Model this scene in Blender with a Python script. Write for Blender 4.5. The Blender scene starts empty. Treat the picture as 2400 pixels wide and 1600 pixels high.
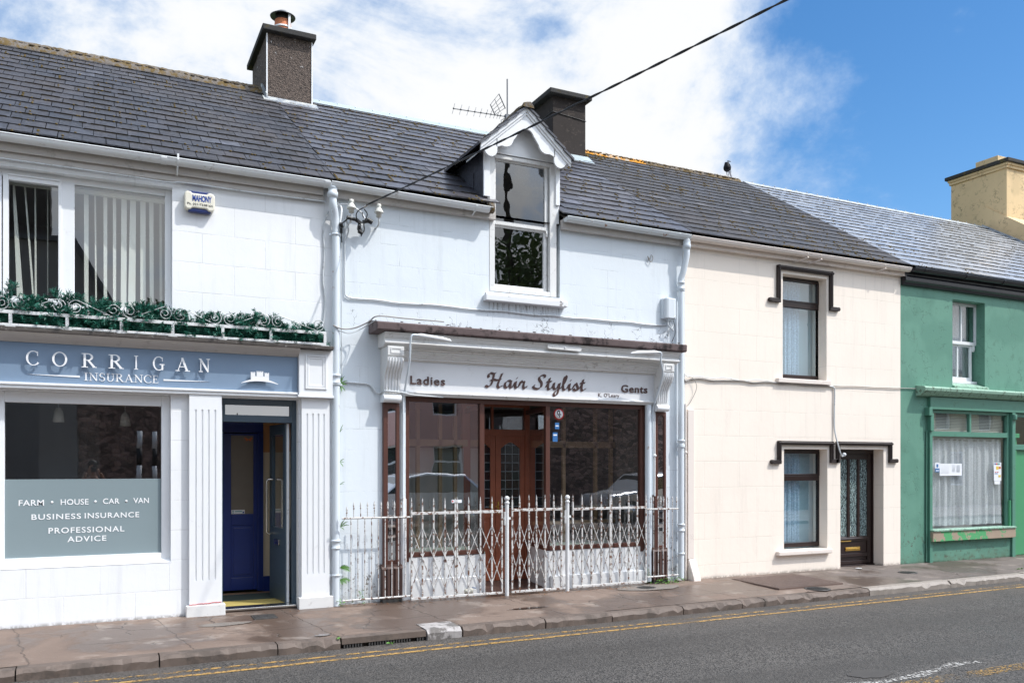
import bpy, bmesh, math, random
from mathutils import Vector, Matrix, noise
R = math.radians
random.seed(7)
scene = bpy.context.scene
COL = scene.collection

# ------------------------------------------------------------------ camera
cam_d = bpy.data.cameras.new('camera'); cam = bpy.data.objects.new('camera', cam_d); COL.objects.link(cam)
cam.location = (0, -10, 1.7)
cam.rotation_euler = (R(90), 0, -math.atan(977 / 2000))
cam_d.sensor_width = 36; cam_d.lens = 30.0; cam_d.shift_y = 292 / 2400
cam_d.clip_start = .02; cam_d.clip_end = 2000
scene.camera = cam
# ------------------------------------------------------------------ light
SUN = Vector((1.1, -1.0, 2.0)).normalized()          # towards the sun
sd = bpy.data.lights.new('sun', 'SUN'); so = bpy.data.objects.new('sun', sd); COL.objects.link(so)
sd.energy = 2.5; sd.angle = R(.8); sd.color = (1, .955, .89)
so.rotation_euler = (-SUN).to_track_quat('-Z', 'Y').to_euler(); so.location = (8, -12, 20)
w = bpy.data.worlds.new('World'); scene.world = w; w.use_nodes = True
wn = w.node_tree; wn.nodes.clear()
def wnode(t, **k):
    n = wn.nodes.new(t)
    for a, b in k.items(): setattr(n, a, b)
    return n
def wl(a, b): wn.links.new(a, b)
sky = wnode('ShaderNodeTexSky', sky_type='NISHITA', sun_disc=False, sun_elevation=math.asin(SUN.z),
            sun_rotation=math.atan2(SUN.x, SUN.y), altitude=50, air_density=1.0, dust_density=.4, ozone_density=2.2)
tc = wnode('ShaderNodeTexCoord')
def wmath(op, a, b=None, c=None):
    n = wnode('ShaderNodeMath', operation=op)
    for i, v in enumerate((a, b, c)):
        if v is None: continue
        if hasattr(v, 'links'): wl(v, n.inputs[i])
        else: n.inputs[i].default_value = v
    return n.outputs[0]
def wdot(v):
    n = wnode('ShaderNodeVectorMath', operation='DOT_PRODUCT'); wl(tc.outputs['Generated'], n.inputs[0])
    n.inputs[1].default_value = Vector(v).normalized(); return n.outputs['Value']
def wnoise(scale, det, rough, dist=0, off=(0, 0, 0)):
    m = wnode('ShaderNodeMapping'); m.inputs['Location'].default_value = off; m.inputs['Scale'].default_value = (1, 1, 1.5)
    wl(tc.outputs['Generated'], m.inputs[0])
    n = wnode('ShaderNodeTexNoise'); wl(m.outputs[0], n.inputs['Vector'])
    n.inputs['Scale'].default_value = scale; n.inputs['Detail'].default_value = det
    n.inputs['Roughness'].default_value = rough; n.inputs['Distortion'].default_value = dist
    return n.outputs['Fac']
def wramp(v, a, b):
    n = wnode('ShaderNodeMapRange', interpolation_type='SMOOTHSTEP'); wl(v, n.inputs['Value'])
    n.inputs['From Min'].default_value = a; n.inputs['From Max'].default_value = b; return n.outputs[0]
CL = dict(blue=(.80, .50, .36), left=(-.10, .84, .45), white=(.36, .80, .45))
n1 = wnoise(2.6, 9, .62, .5, (3.1, 1.7, .4)); n2 = wnoise(7.5, 8, .6, .2, (1.3, 5, 2))
b_blue = wramp(wdot(CL['blue']), .925, 1.0)          # a clear patch of blue, high to the north-east
b_left = wramp(wdot(CL['left']), .955, .998)
b_white = wramp(wdot(CL['white']), .86, .97)
v = wmath('MULTIPLY_ADD', n1, 1.7, -.55); v = wmath('MULTIPLY_ADD', n2, 1.0, v); v = wmath('ADD', v, -.22)
v = wmath('MULTIPLY_ADD', b_white, .16, v)
v = wmath('MULTIPLY_ADD', b_blue, -.54, v)
hz = wnode('ShaderNodeSeparateXYZ'); wl(tc.outputs['Generated'], hz.inputs[0])
v = wmath('MULTIPLY_ADD', wramp(hz.outputs[2], .40, .22), .20, v)      # haze thickens towards the horizon
v = wmath('MULTIPLY_ADD', wramp(hz.outputs[1], .1, -.5), .12, v)
v = wmath('ADD', v, .10)
v = wmath('MULTIPLY_ADD', b_left, .24, v)
mask = wramp(v, .42, .96)
thick = wramp(v, .62, 1.05)
ccol = wnode('ShaderNodeMix', data_type='RGBA'); wl(thick, ccol.inputs['Factor'])
ccol.inputs['A'].default_value = (.66, .80, 1, 1); ccol.inputs['B'].default_value = (.98, .99, 1, 1)
hs = wnode('ShaderNodeHueSaturation'); hs.inputs['Saturation'].default_value = 1.30; wl(sky.outputs[0], hs.inputs['Color'])
bg1 = wnode('ShaderNodeBackground'); wl(hs.outputs[0], bg1.inputs[0]); bg1.inputs[1].default_value = .12
bg2 = wnode('ShaderNodeBackground'); wl(ccol.outputs['Result'], bg2.inputs[0]); glow = wmath('MULTIPLY_ADD', wramp(wdot(tuple(SUN)), .74, 1.0), 3.2, .70); wl(glow, bg2.inputs[1])   # thin cloud is brighter round the sun
mx = wnode('ShaderNodeMixShader'); wl(mask, mx.inputs[0]); wl(bg1.outputs[0], mx.inputs[1]); wl(bg2.outputs[0], mx.inputs[2])
wo = wnode('ShaderNodeOutputWorld'); wl(mx.outputs[0], wo.inputs[0])
vs = scene.view_settings
scene.display_settings.display_device = 'sRGB'
vs.view_transform = 'Standard'; vs.look = 'None'; vs.gamma = 1; vs.exposure = .53; vs.use_curve_mapping = False

# ------------------------------------------------------------------ materials
class NT:
    def __init__(s, name):
        s.m = bpy.data.materials.new(name); s.m.use_nodes = True
        s.t = s.m.node_tree; s.t.nodes.clear()
        s.out = s.t.nodes.new('ShaderNodeOutputMaterial')
        s.pos = s.t.nodes.new('ShaderNodeNewGeometry').outputs['Position']
    def n(s, typ, ins=None, **k):
        n = s.t.nodes.new('ShaderNode' + typ)
        for a, b in k.items(): setattr(n, a, b)
        for a, b in (ins or {}).items(): s.set(n.inputs[a], b)
        return n
    def set(s, sock, v):
        if hasattr(v, 'links'): s.t.links.new(v, sock)
        elif isinstance(v, (tuple, list)) and sock.type == 'RGBA': sock.default_value = tuple(v[:3]) + (1,)
        else: sock.default_value = v
    def math(s, op, a, b=0., c=None):
        d = {0: a, 1: b}
        if c is not None: d[2] = c
        return s.n('Math', d, operation=op).outputs[0]
    def noise(s, scale, det=4, rough=.55, dist=0, vec=None):
        return s.n('TexNoise', {'Vector': vec or s.pos, 'Scale': scale, 'Detail': det, 'Roughness': rough, 'Distortion': dist}).outputs['Fac']
    def ramp(s, v, a, b, lo=0., hi=1.):
        return s.n('MapRange', {'Value': v, 'From Min': a, 'From Max': b, 'To Min': lo, 'To Max': hi}, interpolation_type='SMOOTHSTEP').outputs[0]
    def mix(s, f, a, b, blend='MIX'):
        return s._mix(f, a, b, blend)
    def _mix(s, f, a, b, blend):
        n = s.t.nodes.new('ShaderNodeMix'); n.data_type = 'RGBA'; n.blend_type = blend
        s.set(n.inputs[0], f); s.set(n.inputs[6], a); s.set(n.inputs[7], b)
        return n.outputs[2]
    def sep(s): return s.n('SeparateXYZ', {0: s.pos}).outputs
    def comb(s, x=0., y=0., z=0.): return s.n('CombineXYZ', {0: x, 1: y, 2: z}).outputs[0]
    def scale(s, v): return s.n('VectorMath', {0: s.pos, 1: v}, operation='MULTIPLY').outputs[0]
    def bump(s, h, st, dist=.01, nrm=None):
        d = {'Height': h, 'Strength': st, 'Distance': dist}
        if nrm: d['Normal'] = nrm
        return s.n('Bump', d).outputs[0]
    def done(s, col, rough=.6, metal=0., nrm=None, spec=.5, **k):
        d = {'Base Color': col, 'Roughness': rough, 'Metallic': metal, 'Specular IOR Level': spec}
        if nrm: d['Normal'] = nrm
        d.update(k)
        b = s.n('BsdfPrincipled', d); s.t.links.new(b.outputs[0], s.out.inputs[0]); return s.m

def mul(c, k): return tuple(x * k for x in c)
def plain(name, col, rough=.55, metal=0., var=.12, vscale=6., bump=.1, bscale=60., dirt=None, damt=0., dscale=9., spec=.5, dth=(.55, .72)):
    """paint, metal, wood or stone with a little mottling, grain and optional stains"""
    t = NT(name)
    c = t.mix(t.noise(vscale, 5, .6), mul(col, 1 - var), mul(col, 1 + var))
    r = rough
    if dirt:
        f = t.math('MULTIPLY', t.ramp(t.noise(dscale, 7, .68), *dth), damt)
        c = t.mix(f, c, dirt); r = t.math('MULTIPLY_ADD', f, .3, rough)
    return t.done(c, r, metal, t.bump(t.noise(bscale, 3), bump, .004), spec)

def wall_mat(name, col, bw, bh, x0, z0, jw=.006, jdark=.62, jkeep=0., grime=(.2, .17, .14), gtop=.3, gamt=.5, crack=0., crackz=None,
             streaks=(), patch=None, peel=0., stain=None, cw=.026):
    """painted render scored with ashlar joints, splashed along its foot"""
    t = NT(name); x, y, z = t.sep()
    c = t.mix(t.noise(1.3, 6, .6), mul(col, .955), mul(col, 1.02))
    c = t.mix(t.math('MULTIPLY', t.ramp(t.noise(34, 4, .7), .62, .8), .10), c, mul(col, .72))
    h = t.math('MULTIPLY', t.noise(9, 6, .6), .5)
    h = t.math('MULTIPLY_ADD', t.noise(90, 3), .16, h)
    if bw:
        wob = t.math('MULTIPLY_ADD', t.noise(1.7, 3), .012, z)
        vec = t.comb(t.math('ADD', x, -x0), t.math('ADD', wob, -z0 - .006), 0.)
        br = t.n('TexBrick', {'Vector': vec, 'Color1': (1, 1, 1), 'Color2': (1, 1, 1), 'Mortar': (0, 0, 0), 'Scale': 1., 'Mortar Size': jw,
                              'Mortar Smooth': .25, 'Brick Width': bw, 'Row Height': bh}, offset=.5)
        j = br.outputs['Fac']
        br_n = t.ramp(t.noise(2.6, 5, .65), jkeep, jkeep + .22)
        jm = t.math('MULTIPLY', j, br_n)
        c = t.mix(jm, c, mul(col, jdark))
        h = t.math('MULTIPLY_ADD', jm, -1.2, h)
    if crack:
        warp = t.n('VectorMath', {0: t.pos, 1: t.n('VectorMath', {0: t.n('TexNoise', {'Vector': t.pos, 'Scale': 6., 'Detail': 4.}).outputs['Color'], 1: (.35, .35, .35)}, operation='MULTIPLY').outputs[0]}, operation='ADD').outputs[0]
        vo = t.n('TexVoronoi', {'Vector': warp, 'Scale': 5.5}, feature='DISTANCE_TO_EDGE').outputs['Distance']
        f = t.ramp(vo, .0, cw, 1., 0.)
        f = t.math('MULTIPLY', f, t.ramp(t.noise(3.1, 3, .6), .50, .57))
        if crackz:
            f = t.math('MULTIPLY', f, t.math('MULTIPLY', t.ramp(z, crackz[0] - .1, crackz[0]), t.ramp(z, crackz[1], crackz[1] + .1, 1., 0.)))
        f = t.math('MULTIPLY', f, crack)
        c = t.mix(f, c, mul(col, .22)); h = t.math('MULTIPLY_ADD', f, -1.5, h)
    if peel:
        f = t.ramp(t.noise(11, 6, .72), .565, .585); f = t.math('MULTIPLY', f, t.ramp(z, .35, 1.0, 1., .0))
        f = t.math('MULTIPLY', f, peel); c = t.mix(f, c, (.09, .075, .06)); h = t.math('MULTIPLY_ADD', f, -1.5, h)
    if stain:
        c = t.mix(t.math('MULTIPLY', t.ramp(t.noise(4.2, 7, .72), .56, .70), .7), c, stain)
    run = t.noise(1., 5, .7, vec=t.scale((7, 1, .55)))              # faint rain streaks
    c = t.mix(t.math('MULTIPLY', t.ramp(run, .50, .72), .20), c, mul(col, .55))
    c = t.mix(t.math('MULTIPLY', t.ramp(t.noise(.8, 4, .5), .48, .56), .35), c, mul(col, .93))
    if patch:
        c = t.mix(t.math('MULTIPLY', t.ramp(t.noise(.9, 3, .5), .5, .6), .5), c, patch)
    for (xa, xb, za, zb) in streaks:                      # dark run-off under a sill
        st = t.noise(1., 5, .75, vec=t.scale((22, 1, 2.2)))
        inx = t.math('MULTIPLY', t.ramp(x, xa, xa + .12), t.ramp(x, xb - .12, xb, 1., 0.))
        inz = t.math('MULTIPLY', t.ramp(z, za, zb), t.math('LESS_THAN', z, zb))
        f = t.math('MULTIPLY', t.math('MULTIPLY', inx, inz), t.ramp(st, .47, .62))
        c = t.mix(t.math('MULTIPLY', f, .85), c, (.05, .05, .045))
    g = t.math('MULTIPLY', t.ramp(z, .02, gtop, 1., 0.), t.ramp(t.noise(5.5, 7, .7), .36, .62))
    c = t.mix(t.math('MULTIPLY', g, gamt), c, grime)
    g2 = t.math('MULTIPLY', t.ramp(z, .05, .10, 1., 0.), t.ramp(t.noise(16, 5, .7), .4, .55))
    c = t.mix(t.math('MULTIPLY', g2, .6), c, mul(grime, .4))
    return t.done(c, .62, 0., t.bump(h, .35, .012), .35)

def slate_mat(name, col, rough, spread=.35, lichen=.25, spec=.5, lz=(5, 9), warm=(.085, .068, .06), moss=.6):
    t = NT(name)
    a = t.n('Attribute', attribute_name='tint').outputs['Color']
    s = t.n('SeparateColor', {0: a}).outputs
    c = t.mix(s[0], mul(col, 1 - spread), mul(col, 1 + spread))
    c = t.mix(t.math('MULTIPLY', s[1], .55), c, warm)
    if moss > .2: c = t.mix(t.ramp(s[2], .962, .968), c, mul(col, 3.1))          # the odd pale replacement slate
    c = t.mix(t.ramp(t.noise(7, 6, .65), .3, .75), mul(col, .72), c)
    c = t.mix(t.math('MULTIPLY', t.ramp(t.noise(26, 5, .75), .46, .64), .60 * min(1, moss * 1.6)), c, mul(col, 2.3))
    c = t.mix(t.math('MULTIPLY', t.ramp(t.noise(.55, 4, .6), .45, .65), .35), c, mul(warm, .8))
    st = t.noise(1., 4, .7, vec=t.scale((40, 6, 6)))
    c = t.mix(t.math('MULTIPLY', t.ramp(st, .5, .75), .30 * min(1, moss * 1.6)), c, mul(col, 2.2))
    x, y, z = t.sep()
    li = t.math('MULTIPLY', t.ramp(t.noise(36, 3, .6), .60, .68), t.ramp(t.noise(1.1, 4, .6), .42, .58))
    li = t.math('MULTIPLY', li, t.ramp(z, lz[0], lz[1], .25, 1.))
    c = t.mix(t.math('MULTIPLY', li, lichen), c, (.42, .40, .33))
    mo = t.math('MULTIPLY', t.ramp(t.noise(26, 5, .7), .60, .70), t.ramp(t.noise(1.9, 3, .6), .42, .62))
    c = t.mix(t.math('MULTIPLY', mo, moss), c, (.075, .055, .022))
    r = t.math('ADD', t.math('MULTIPLY_ADD', t.noise(5, 5, .6), .34, rough - .17), t.math('MULTIPLY', s[2], .12))
    return t.done(c, r, 0., t.bump(t.noise(55, 5, .65), .25, .004), spec)

def glass_mat(name, tint=(.92, .95, .96), k=2.2, base=.12, wob=.0004, rough=.0):
    t = NT(name)
    nr = t.bump(t.noise(2.2, 2), 1., wob)
    g = t.t.nodes.new('ShaderNodeNewGeometry').outputs
    ca = t.math('ABSOLUTE', t.n('VectorMath', {0: g['Normal'], 1: g['Incoming']}, operation='DOT_PRODUCT').outputs['Value'])
    fr = t.math('MULTIPLY_ADD', t.math('POWER', t.math('SUBTRACT', 1., ca), 5.), .96, .04)
    f = t.math('MINIMUM', t.math('MULTIPLY_ADD', fr, k, base), 1.)
    a = t.n('BsdfTransparent', {0: tint}); b = t.n('BsdfGlossy', {'Color': (.95, .97, 1), 'Roughness': rough, 'Normal': nr})
    m = t.n('MixShader', {0: f, 1: a.outputs[0], 2: b.outputs[0]}); t.t.links.new(m.outputs[0], t.out.inputs[0]); return t.m

def cloth_mat(name, col, alpha, scale=55, folds=0.):
    t = NT(name)
    a = t.n('BsdfTransparent', {0: (1, 1, 1)})
    d = t.n('BsdfDiffuse', {'Color': col}); tr = t.n('BsdfTranslucent', {'Color': col})
    dm = t.n('MixShader', {0: .12, 1: d.outputs[0], 2: tr.outputs[0]})
    f = t.ramp(t.noise(scale, 3, .7), .35, .65, alpha - .18, min(1, alpha + .14))
    m = t.n('MixShader', {0: f, 1: a.outputs[0], 2: dm.outputs[0]}); t.t.links.new(m.outputs[0], t.out.inputs[0]); return t.m

WHITE = (.80, .815, .83)
M = {}
M['wall_white'] = wall_mat('white_render', (.83, .845, .86), .68, .327, .044, .02, jw=.005, jdark=.84, jkeep=.36, gtop=.11, gamt=.35)
M['wall_blue'] = wall_mat('pale_blue_white_render', (.72, .775, .82), .50, .25, .10, .145, jw=.005, jdark=.78, jkeep=.46, crack=.9, crackz=(3.42, 3.72),
                          peel=.9, gtop=.55, gamt=.55, streaks=((4.5, 5.66, 3.62, 3.81),))
M['wall_cream'] = wall_mat('cream_render', (.90, .81, .715), .66, .38, .095, .25, jw=.0045, jdark=.86, jkeep=.34, gtop=.14, gamt=.5, grime=(.25, .2, .16))
M['wall_green'] = wall_mat('green_render', (.130, .292, .220), 0, 0, 0, 0, crack=.5, cw=.035, stain=(.075, .15, .105), peel=.8, gtop=.28, gamt=.5, grime=(.10, .12, .07), patch=(.085, .215, .16))
M['wall_yellow'] = wall_mat('yellow_render', (.72, .535, .30), 0, 0, 0, 0, crack=.8, cw=.045, grime=(.2, .16, .1), patch=(.52, .385, .21), stain=(.16, .12, .07))
M['white'] = plain('white_gloss_paint', WHITE, .35, var=.03, bump=.04, dirt=(.42, .40, .37), damt=.35, dscale=7, dth=(.6, .8))
M['white_old'] = plain('weathered_white_paint', (.72, .72, .71), .5, var=.08, bump=.12, bscale=40, dirt=(.22, .19, .16), damt=.6, dscale=11, dth=(.56, .74))
M['white_peel'] = plain('peeling_white_paint', (.74, .755, .77), .55, var=.06, bump=.2, bscale=30, dirt=(.12, .10, .085), damt=.75, dscale=8, dth=(.6, .66))
M['sign_white'] = plain('sign_white_paint', (.74, .755, .78), .4, var=.03, bump=.04, dirt=(.45, .44, .44), damt=.3, dscale=5)
M['gutter'] = plain('painted_gutter', (.74, .76, .77), .42, var=.05, bump=.1, bscale=30, dirt=(.24, .20, .16), damt=.55, dscale=10, dth=(.58, .74))
M['gutter_rust'] = plain('rusting_painted_gutter', (.66, .70, .72), .45, var=.07, bump=.15, bscale=30, dirt=(.30, .12, .04), damt=.9, dscale=10, dth=(.60, .68))
M['gutter_cream'] = plain('cream_gutter', (.78, .70, .64), .45, var=.04, bump=.06, dirt=(.35, .28, .22), damt=.4)
M['gutter_black'] = plain('black_plastic_gutter', (.016, .017, .022), .3, var=.1)
M['pipe_blue'] = plain('pale_painted_pipe', (.66, .72, .77), .4, var=.04, bump=.1, bscale=30, dirt=(.26, .13, .06), damt=.7, dscale=9, dth=(.63, .7))
M['fascia_brown'] = plain('weathered_brown_fascia', (.115, .082, .080), .75, var=.35, vscale=9, bump=.6, bscale=25, dirt=(.012, .01, .01), damt=.9, dscale=4, dth=(.50, .64))
M['ledge_dark'] = plain('mossy_dark_ledge', (.075, .065, .058), .85, var=.35, vscale=14, bump=.5, bscale=40, dirt=(.32, .30, .28), damt=.7, dscale=14, dth=(.56, .66))
M['soffit'] = plain('grey_soffit', (.50, .47, .44), .6, var=.06, dirt=(.22, .2, .18), damt=.5, dscale=7)
M['sign_blue'] = plain('slate_blue_fascia', (.195, .275, .385), .42, var=.03, bump=.02)
M['letter_white'] = plain('white_acrylic', (.86, .87, .88), .3, var=.01, bump=0)
M['letter_brown'] = plain('brown_letter_paint', (.085, .042, .036), .45, var=.25, vscale=20)
M['film'] = plain('frosted_film', (.235, .295, .315), .14, var=.05, vscale=1.2, bump=0)
M['frame_grey'] = plain('slate_grey_aluminium', (.055, .085, .115), .3, var=.06, bump=.03)
M['door_blue'] = plain('royal_blue_gloss', (.012, .034, .205), .3, var=.08, bump=.05)
M['steel'] = plain('brushed_steel', (.62, .61, .58), .22, 1., var=.05, bump=.02)
M['lead'] = plain('lead_flashing', (.30, .33, .37), .5, .3, var=.2, bump=.2, dirt=(.6, .6, .55), damt=.7, dscale=8, dth=(.42, .6))
M['zinc'] = plain('pale_ridge_metal', (.52, .60, .62), .35, .3, var=.08)
M['pebble'] = None
M['concrete_dark'] = plain('sooty_concrete', (.040, .039, .038), .9, var=.35, vscale=10, bump=.5, bscale=30, dirt=(.12, .095, .03), damt=.7, dscale=6, dth=(.56, .66))
M['stack_dark'] = plain('sooty_render', (.026, .0195, .017), .9, var=.4, vscale=6, bump=.5, bscale=45, dirt=(.12, .10, .085), damt=.7, dscale=14, dth=(.56, .70))
M['terracotta'] = plain('terracotta', (.50, .165, .07), .7, var=.15, dirt=(.05, .04, .035), damt=.5, dscale=12)
M['soot'] = plain('soot_black', (.025, .022, .02), .8, var=.2)
M['dark_metal'] = plain('dark_galvanised_metal', (.16, .165, .175), .45, .6, var=.1)
M['ridge_moss'] = plain('lichen_ridge', (.15, .13, .112), .95, var=.75, vscale=30, bump=.9, bscale=35, dirt=(.13, .085, .025), damt=.9, dscale=12, dth=(.46, .56))
M['ridge_orange'] = plain('orange_lichen_ridge', (.40, .34, .27), .95, var=.4, vscale=20, bump=.9, bscale=35, dirt=(.58, .25, .015), damt=.95, dscale=4.5, dth=(.44, .54))
M['moss_shade_dark'] = plain('mossy_underlay_shade', (.022, .017, .010), .95, var=.6, vscale=12)  # dark moss; also row shadow lines and grating pit shade put in as colour
M['moss'] = plain('moss', (.115, .080, .024), .95, var=.6, vscale=30, bump=.8, bscale=90)
M['slate_new'] = slate_mat('charcoal_slate', (.041, .043, .052), .48, .6, .6, .4)
M['slate_old'] = slate_mat('weathered_purple_slate', (.052, .053, .066), .34, .9, 1., .75)
M['slate_cream'] = slate_mat('grey_fibre_slate', (.049, .049, .054), .56, .55, .6, .3)
M['slate_wet_sheen'] = slate_mat('smooth_slate_sky_sheen', (.40, .415, .44), .20, .06, .0, 1.0, moss=.12, warm=(.34, .35, .37))  # wet slate; the sky's pale sheen is put into the base colour
M['slate_cheek'] = slate_mat('dark_hung_slate', (.05, .055, .07), .45, .15, .0)
M['wood_brown'] = plain('brown_stained_wood', (.088, .033, .023), .42, var=.25, vscale=9, bump=.1, dirt=(.35, .26, .22), damt=.35, dscale=40, dth=(.64, .72))
M['wood_door'] = plain('red_brown_door', (.30, .085, .042), .38, var=.3, vscale=5, bump=.08)
M['wood_pale'] = plain('pale_timber', (.30, .19, .10), .5, var=.2)
M['tile_brown'] = plain('brown_glazed_tile', (.085, .046, .037), .62, var=.25, vscale=12, bump=.15)
M['upvc_brown'] = plain('dark_brown_upvc', (.022, .012, .011), .28, var=.15, bump=.02)
M['hood_brown'] = plain('dark_brown_paint', (.020, .011, .010), .55, var=.15, bump=.05)
M['brass'] = plain('brass', (.75, .48, .13), .25, 1., var=.08)
M['green_trim'] = plain('green_gloss', (.092, .245, .18), .4, var=.08, bump=.1, dirt=(.05, .09, .06), damt=.4, dscale=9)
M['green_pale'] = plain('weathered_green_ledge', (.27, .44, .34), .6, var=.15, bump=.3, dirt=(.08, .10, .06), damt=.8, dscale=14, dth=(.52, .64))
M['green_bright'] = plain('bright_green_paint', (.07, .29, .14), .35, var=.06)
M['green_peel'] = plain('peeling_green_sill', (.36, .28, .21), .7, var=.15, bump=.3, dirt=(.09, .36, .15), damt=1., dscale=4.5, dth=(.50, .53))
M['paper'] = plain('paper', (.80, .82, .86), .6, var=.02, bump=0)
M['paper_blue'] = plain('blue_print', (.03, .14, .36), .5, var=.05, bump=0)
M['paper_yellow'] = plain('yellow_print', (.75, .55, .08), .5, var=.05, bump=0)
M['paper_red'] = plain('red_print', (.55, .03, .03), .5, var=.05, bump=0)
M['paper_teal'] = plain('teal_print', (.08, .35, .40), .5, var=.05, bump=0)
M['ink'] = plain('black_ink', (.012, .012, .014), .5, var=.05, bump=0)
M['ink_blue'] = plain('blue_ink', (.02, .06, .30), .45, var=.05, bump=0)
M['box_cream'] = plain('cream_plastic', (.76, .73, .62), .35, var=.03, bump=.02, dirt=(.45, .4, .3), damt=.3)
M['box_blue'] = plain('blue_plastic', (.018, .035, .16), .3, var=.05)
M['box_grey'] = plain('pale_grey_plastic', (.66, .71, .75), .4, var=.03, bump=.02)
M['cable_black'] = plain('black_cable', (.014, .014, .015), .45, var=.2)
M['cable_white'] = plain('painted_cable', (.58, .61, .63), .5, var=.12, dirt=(.1, .08, .06), damt=.7, dscale=7)
M['cable_grey'] = plain('grey_cable', (.30, .28, .26), .5, var=.2)
M['porcelain'] = plain('porcelain', (.72, .72, .66), .2, var=.05, bump=0)
M['iron_white'] = plain('white_painted_iron', (.70, .71, .71), .42, var=.08, bump=.12, dirt=(.36, .35, .34), damt=.5, dscale=20)
M['iron_rust'] = plain('rust_flaked_white_iron', (.60, .595, .58), .5, var=.12, bump=.2, bscale=60, dirt=(.13, .05, .022), damt=.95, dscale=20, dth=(.515, .575))
M['iron_scroll'] = plain('pale_wrought_iron', (.50, .52, .52), .4, .3, var=.1)
M['cast_iron'] = plain('cast_iron_cover', (.075, .072, .07), .5, .4, var=.3, vscale=20, bump=.6, bscale=60)
M['grate'] = plain('brown_iron_grating', (.15, .105, .088), .6, .2, var=.25, vscale=12)
M['plant'] = plain('fern_green', (.10, .26, .03), .5, var=.5, vscale=25)
M['needle'] = plain('artificial_fir', (.006, .090, .058), .5, var=.8, vscale=30)
M['needle_tip'] = plain('artificial_fir_tip', (.035, .21, .15), .5, var=.5, vscale=30)
M['leaf'] = plain('dead_leaf', (.20, .085, .03), .8, var=.5, vscale=30)
M['bird'] = plain('black_feathers', (.008, .008, .011), .6, var=.4, vscale=40, spec=.2)
M['bird_grey'] = plain('grey_feathers', (.10, .10, .13), .5, var=.4, vscale=40)
M['room'] = plain('room_plaster', (.40, .385, .365), .9, var=.06)
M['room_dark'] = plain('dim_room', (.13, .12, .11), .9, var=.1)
M['room_cream'] = plain('cream_hall', (.62, .56, .45), .8, var=.04)
M['room_peach'] = plain('peach_hall', (.48, .27, .13), .8, var=.04)
M['floor_wood'] = plain('wood_floor', (.34, .22, .14), .5, var=.2)
M['mat_green'] = plain('dark_door_mat', (.035, .055, .05), .95, var=.4, vscale=60)
M['mat_yellow'] = plain('coir_mat', (.40, .32, .10), .9, var=.25, vscale=40)
M['blind'] = plain('vertical_blind', (.70, .70, .62), .8, var=.04)
M['net'] = cloth_mat('net_curtain', (.92, .93, .94), .93)
M['net_blue'] = cloth_mat('blue_white_net', (.62, .74, .86), .72)
M['backing'] = plain('pale_blind_cloth', (.50, .66, .70), .8, var=.05, vscale=2)
M['lace'] = None
M['glass'] = glass_mat('window_glass')
M['glass_old'] = glass_mat('old_window_glass', (.86, .89, .90), 2.2, .19, .0008)
M['glass_sky'] = glass_mat('bluish_window_glass', (.84, .94, .97), 2.2, .14)
M['glass_dormer'] = glass_mat('dormer_glass', (.86, .89, .90), 2.2, .10, .0014)
M['strip'] = glass_mat('bright_mirror', (.5, .5, .5), 2, .68, .001)
M['mirror'] = glass_mat('mirror_glass', (.45, .42, .5), 2.5, .34, .004)
def _pebble():
    t = NT('pebble_dash'); vo = t.n('TexVoronoi', {'Vector': t.pos, 'Scale': 58.}).outputs
    c = t.mix(t.n('SeparateColor', {0: vo['Color']}).outputs[0], (.055, .042, .036), (.155, .118, .098))
    c = t.mix(t.math('MULTIPLY', t.ramp(t.noise(26, 2), .64, .70), 1.), c, (.022, .018, .016))
    x, y, z = t.sep()
    f = t.math('MULTIPLY', t.ramp(t.noise(19, 3, .6), .66, .70), t.ramp(z, 7.9, 8.25))
    c = t.mix(f, c, (.7, .7, .7))
    return t.done(c, .9, 0., t.bump(vo['Distance'], .6, .02))
M['pebble'] = _pebble()
def _lace():
    t = NT('textured_door_glass')
    wv = t.n('TexWave', {'Vector': t.pos, 'Scale': 9., 'Distortion': 9., 'Detail': 3., 'Detail Scale': 3.}).outputs['Fac']
    c = t.mix(t.ramp(wv, .3, .8), (.03, .05, .055), (.30, .42, .42))
    return t.done(c, .12, 0., t.bump(wv, .8, .02), .9)
M['lace'] = _lace()
def _stained():
    t = NT('leaded_dark_glass'); x, y, z = t.sep()
    vec = t.comb(x, z, 0.)
    br = t.n('TexBrick', {'Vector': vec, 'Color1': (.010, .016, .020), 'Color2': (.03, .012, .012), 'Mortar': (.20, .22, .24), 'Scale': 1., 'Mortar Size': .005, 'Brick Width': .11, 'Row Height': .125}, offset=0.)
    return t.done(br.outputs['Color'], .1, 0., None, .8)
M['stained'] = _stained()
def _stone():
    t = NT('rubble_stone')
    vo = t.n('TexVoronoi', {'Vector': t.scale((1, 1, 1.8)), 'Scale': 5.5}, feature='DISTANCE_TO_EDGE').outputs['Distance']
    vc = t.n('TexVoronoi', {'Vector': t.scale((1, 1, 1.8)), 'Scale': 5.5}).outputs['Color']
    c = t.mix(t.n('SeparateColor', {0: vc}).outputs[0], (.10, .072, .06), (.36, .24, .20))
    c = t.mix(t.ramp(vo, 0., .06, 1., 0.), c, (.03, .025, .022))
    return t.done(c, .9, 0., t.bump(vo, .5, .05))
M['stone'] = _stone()
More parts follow.
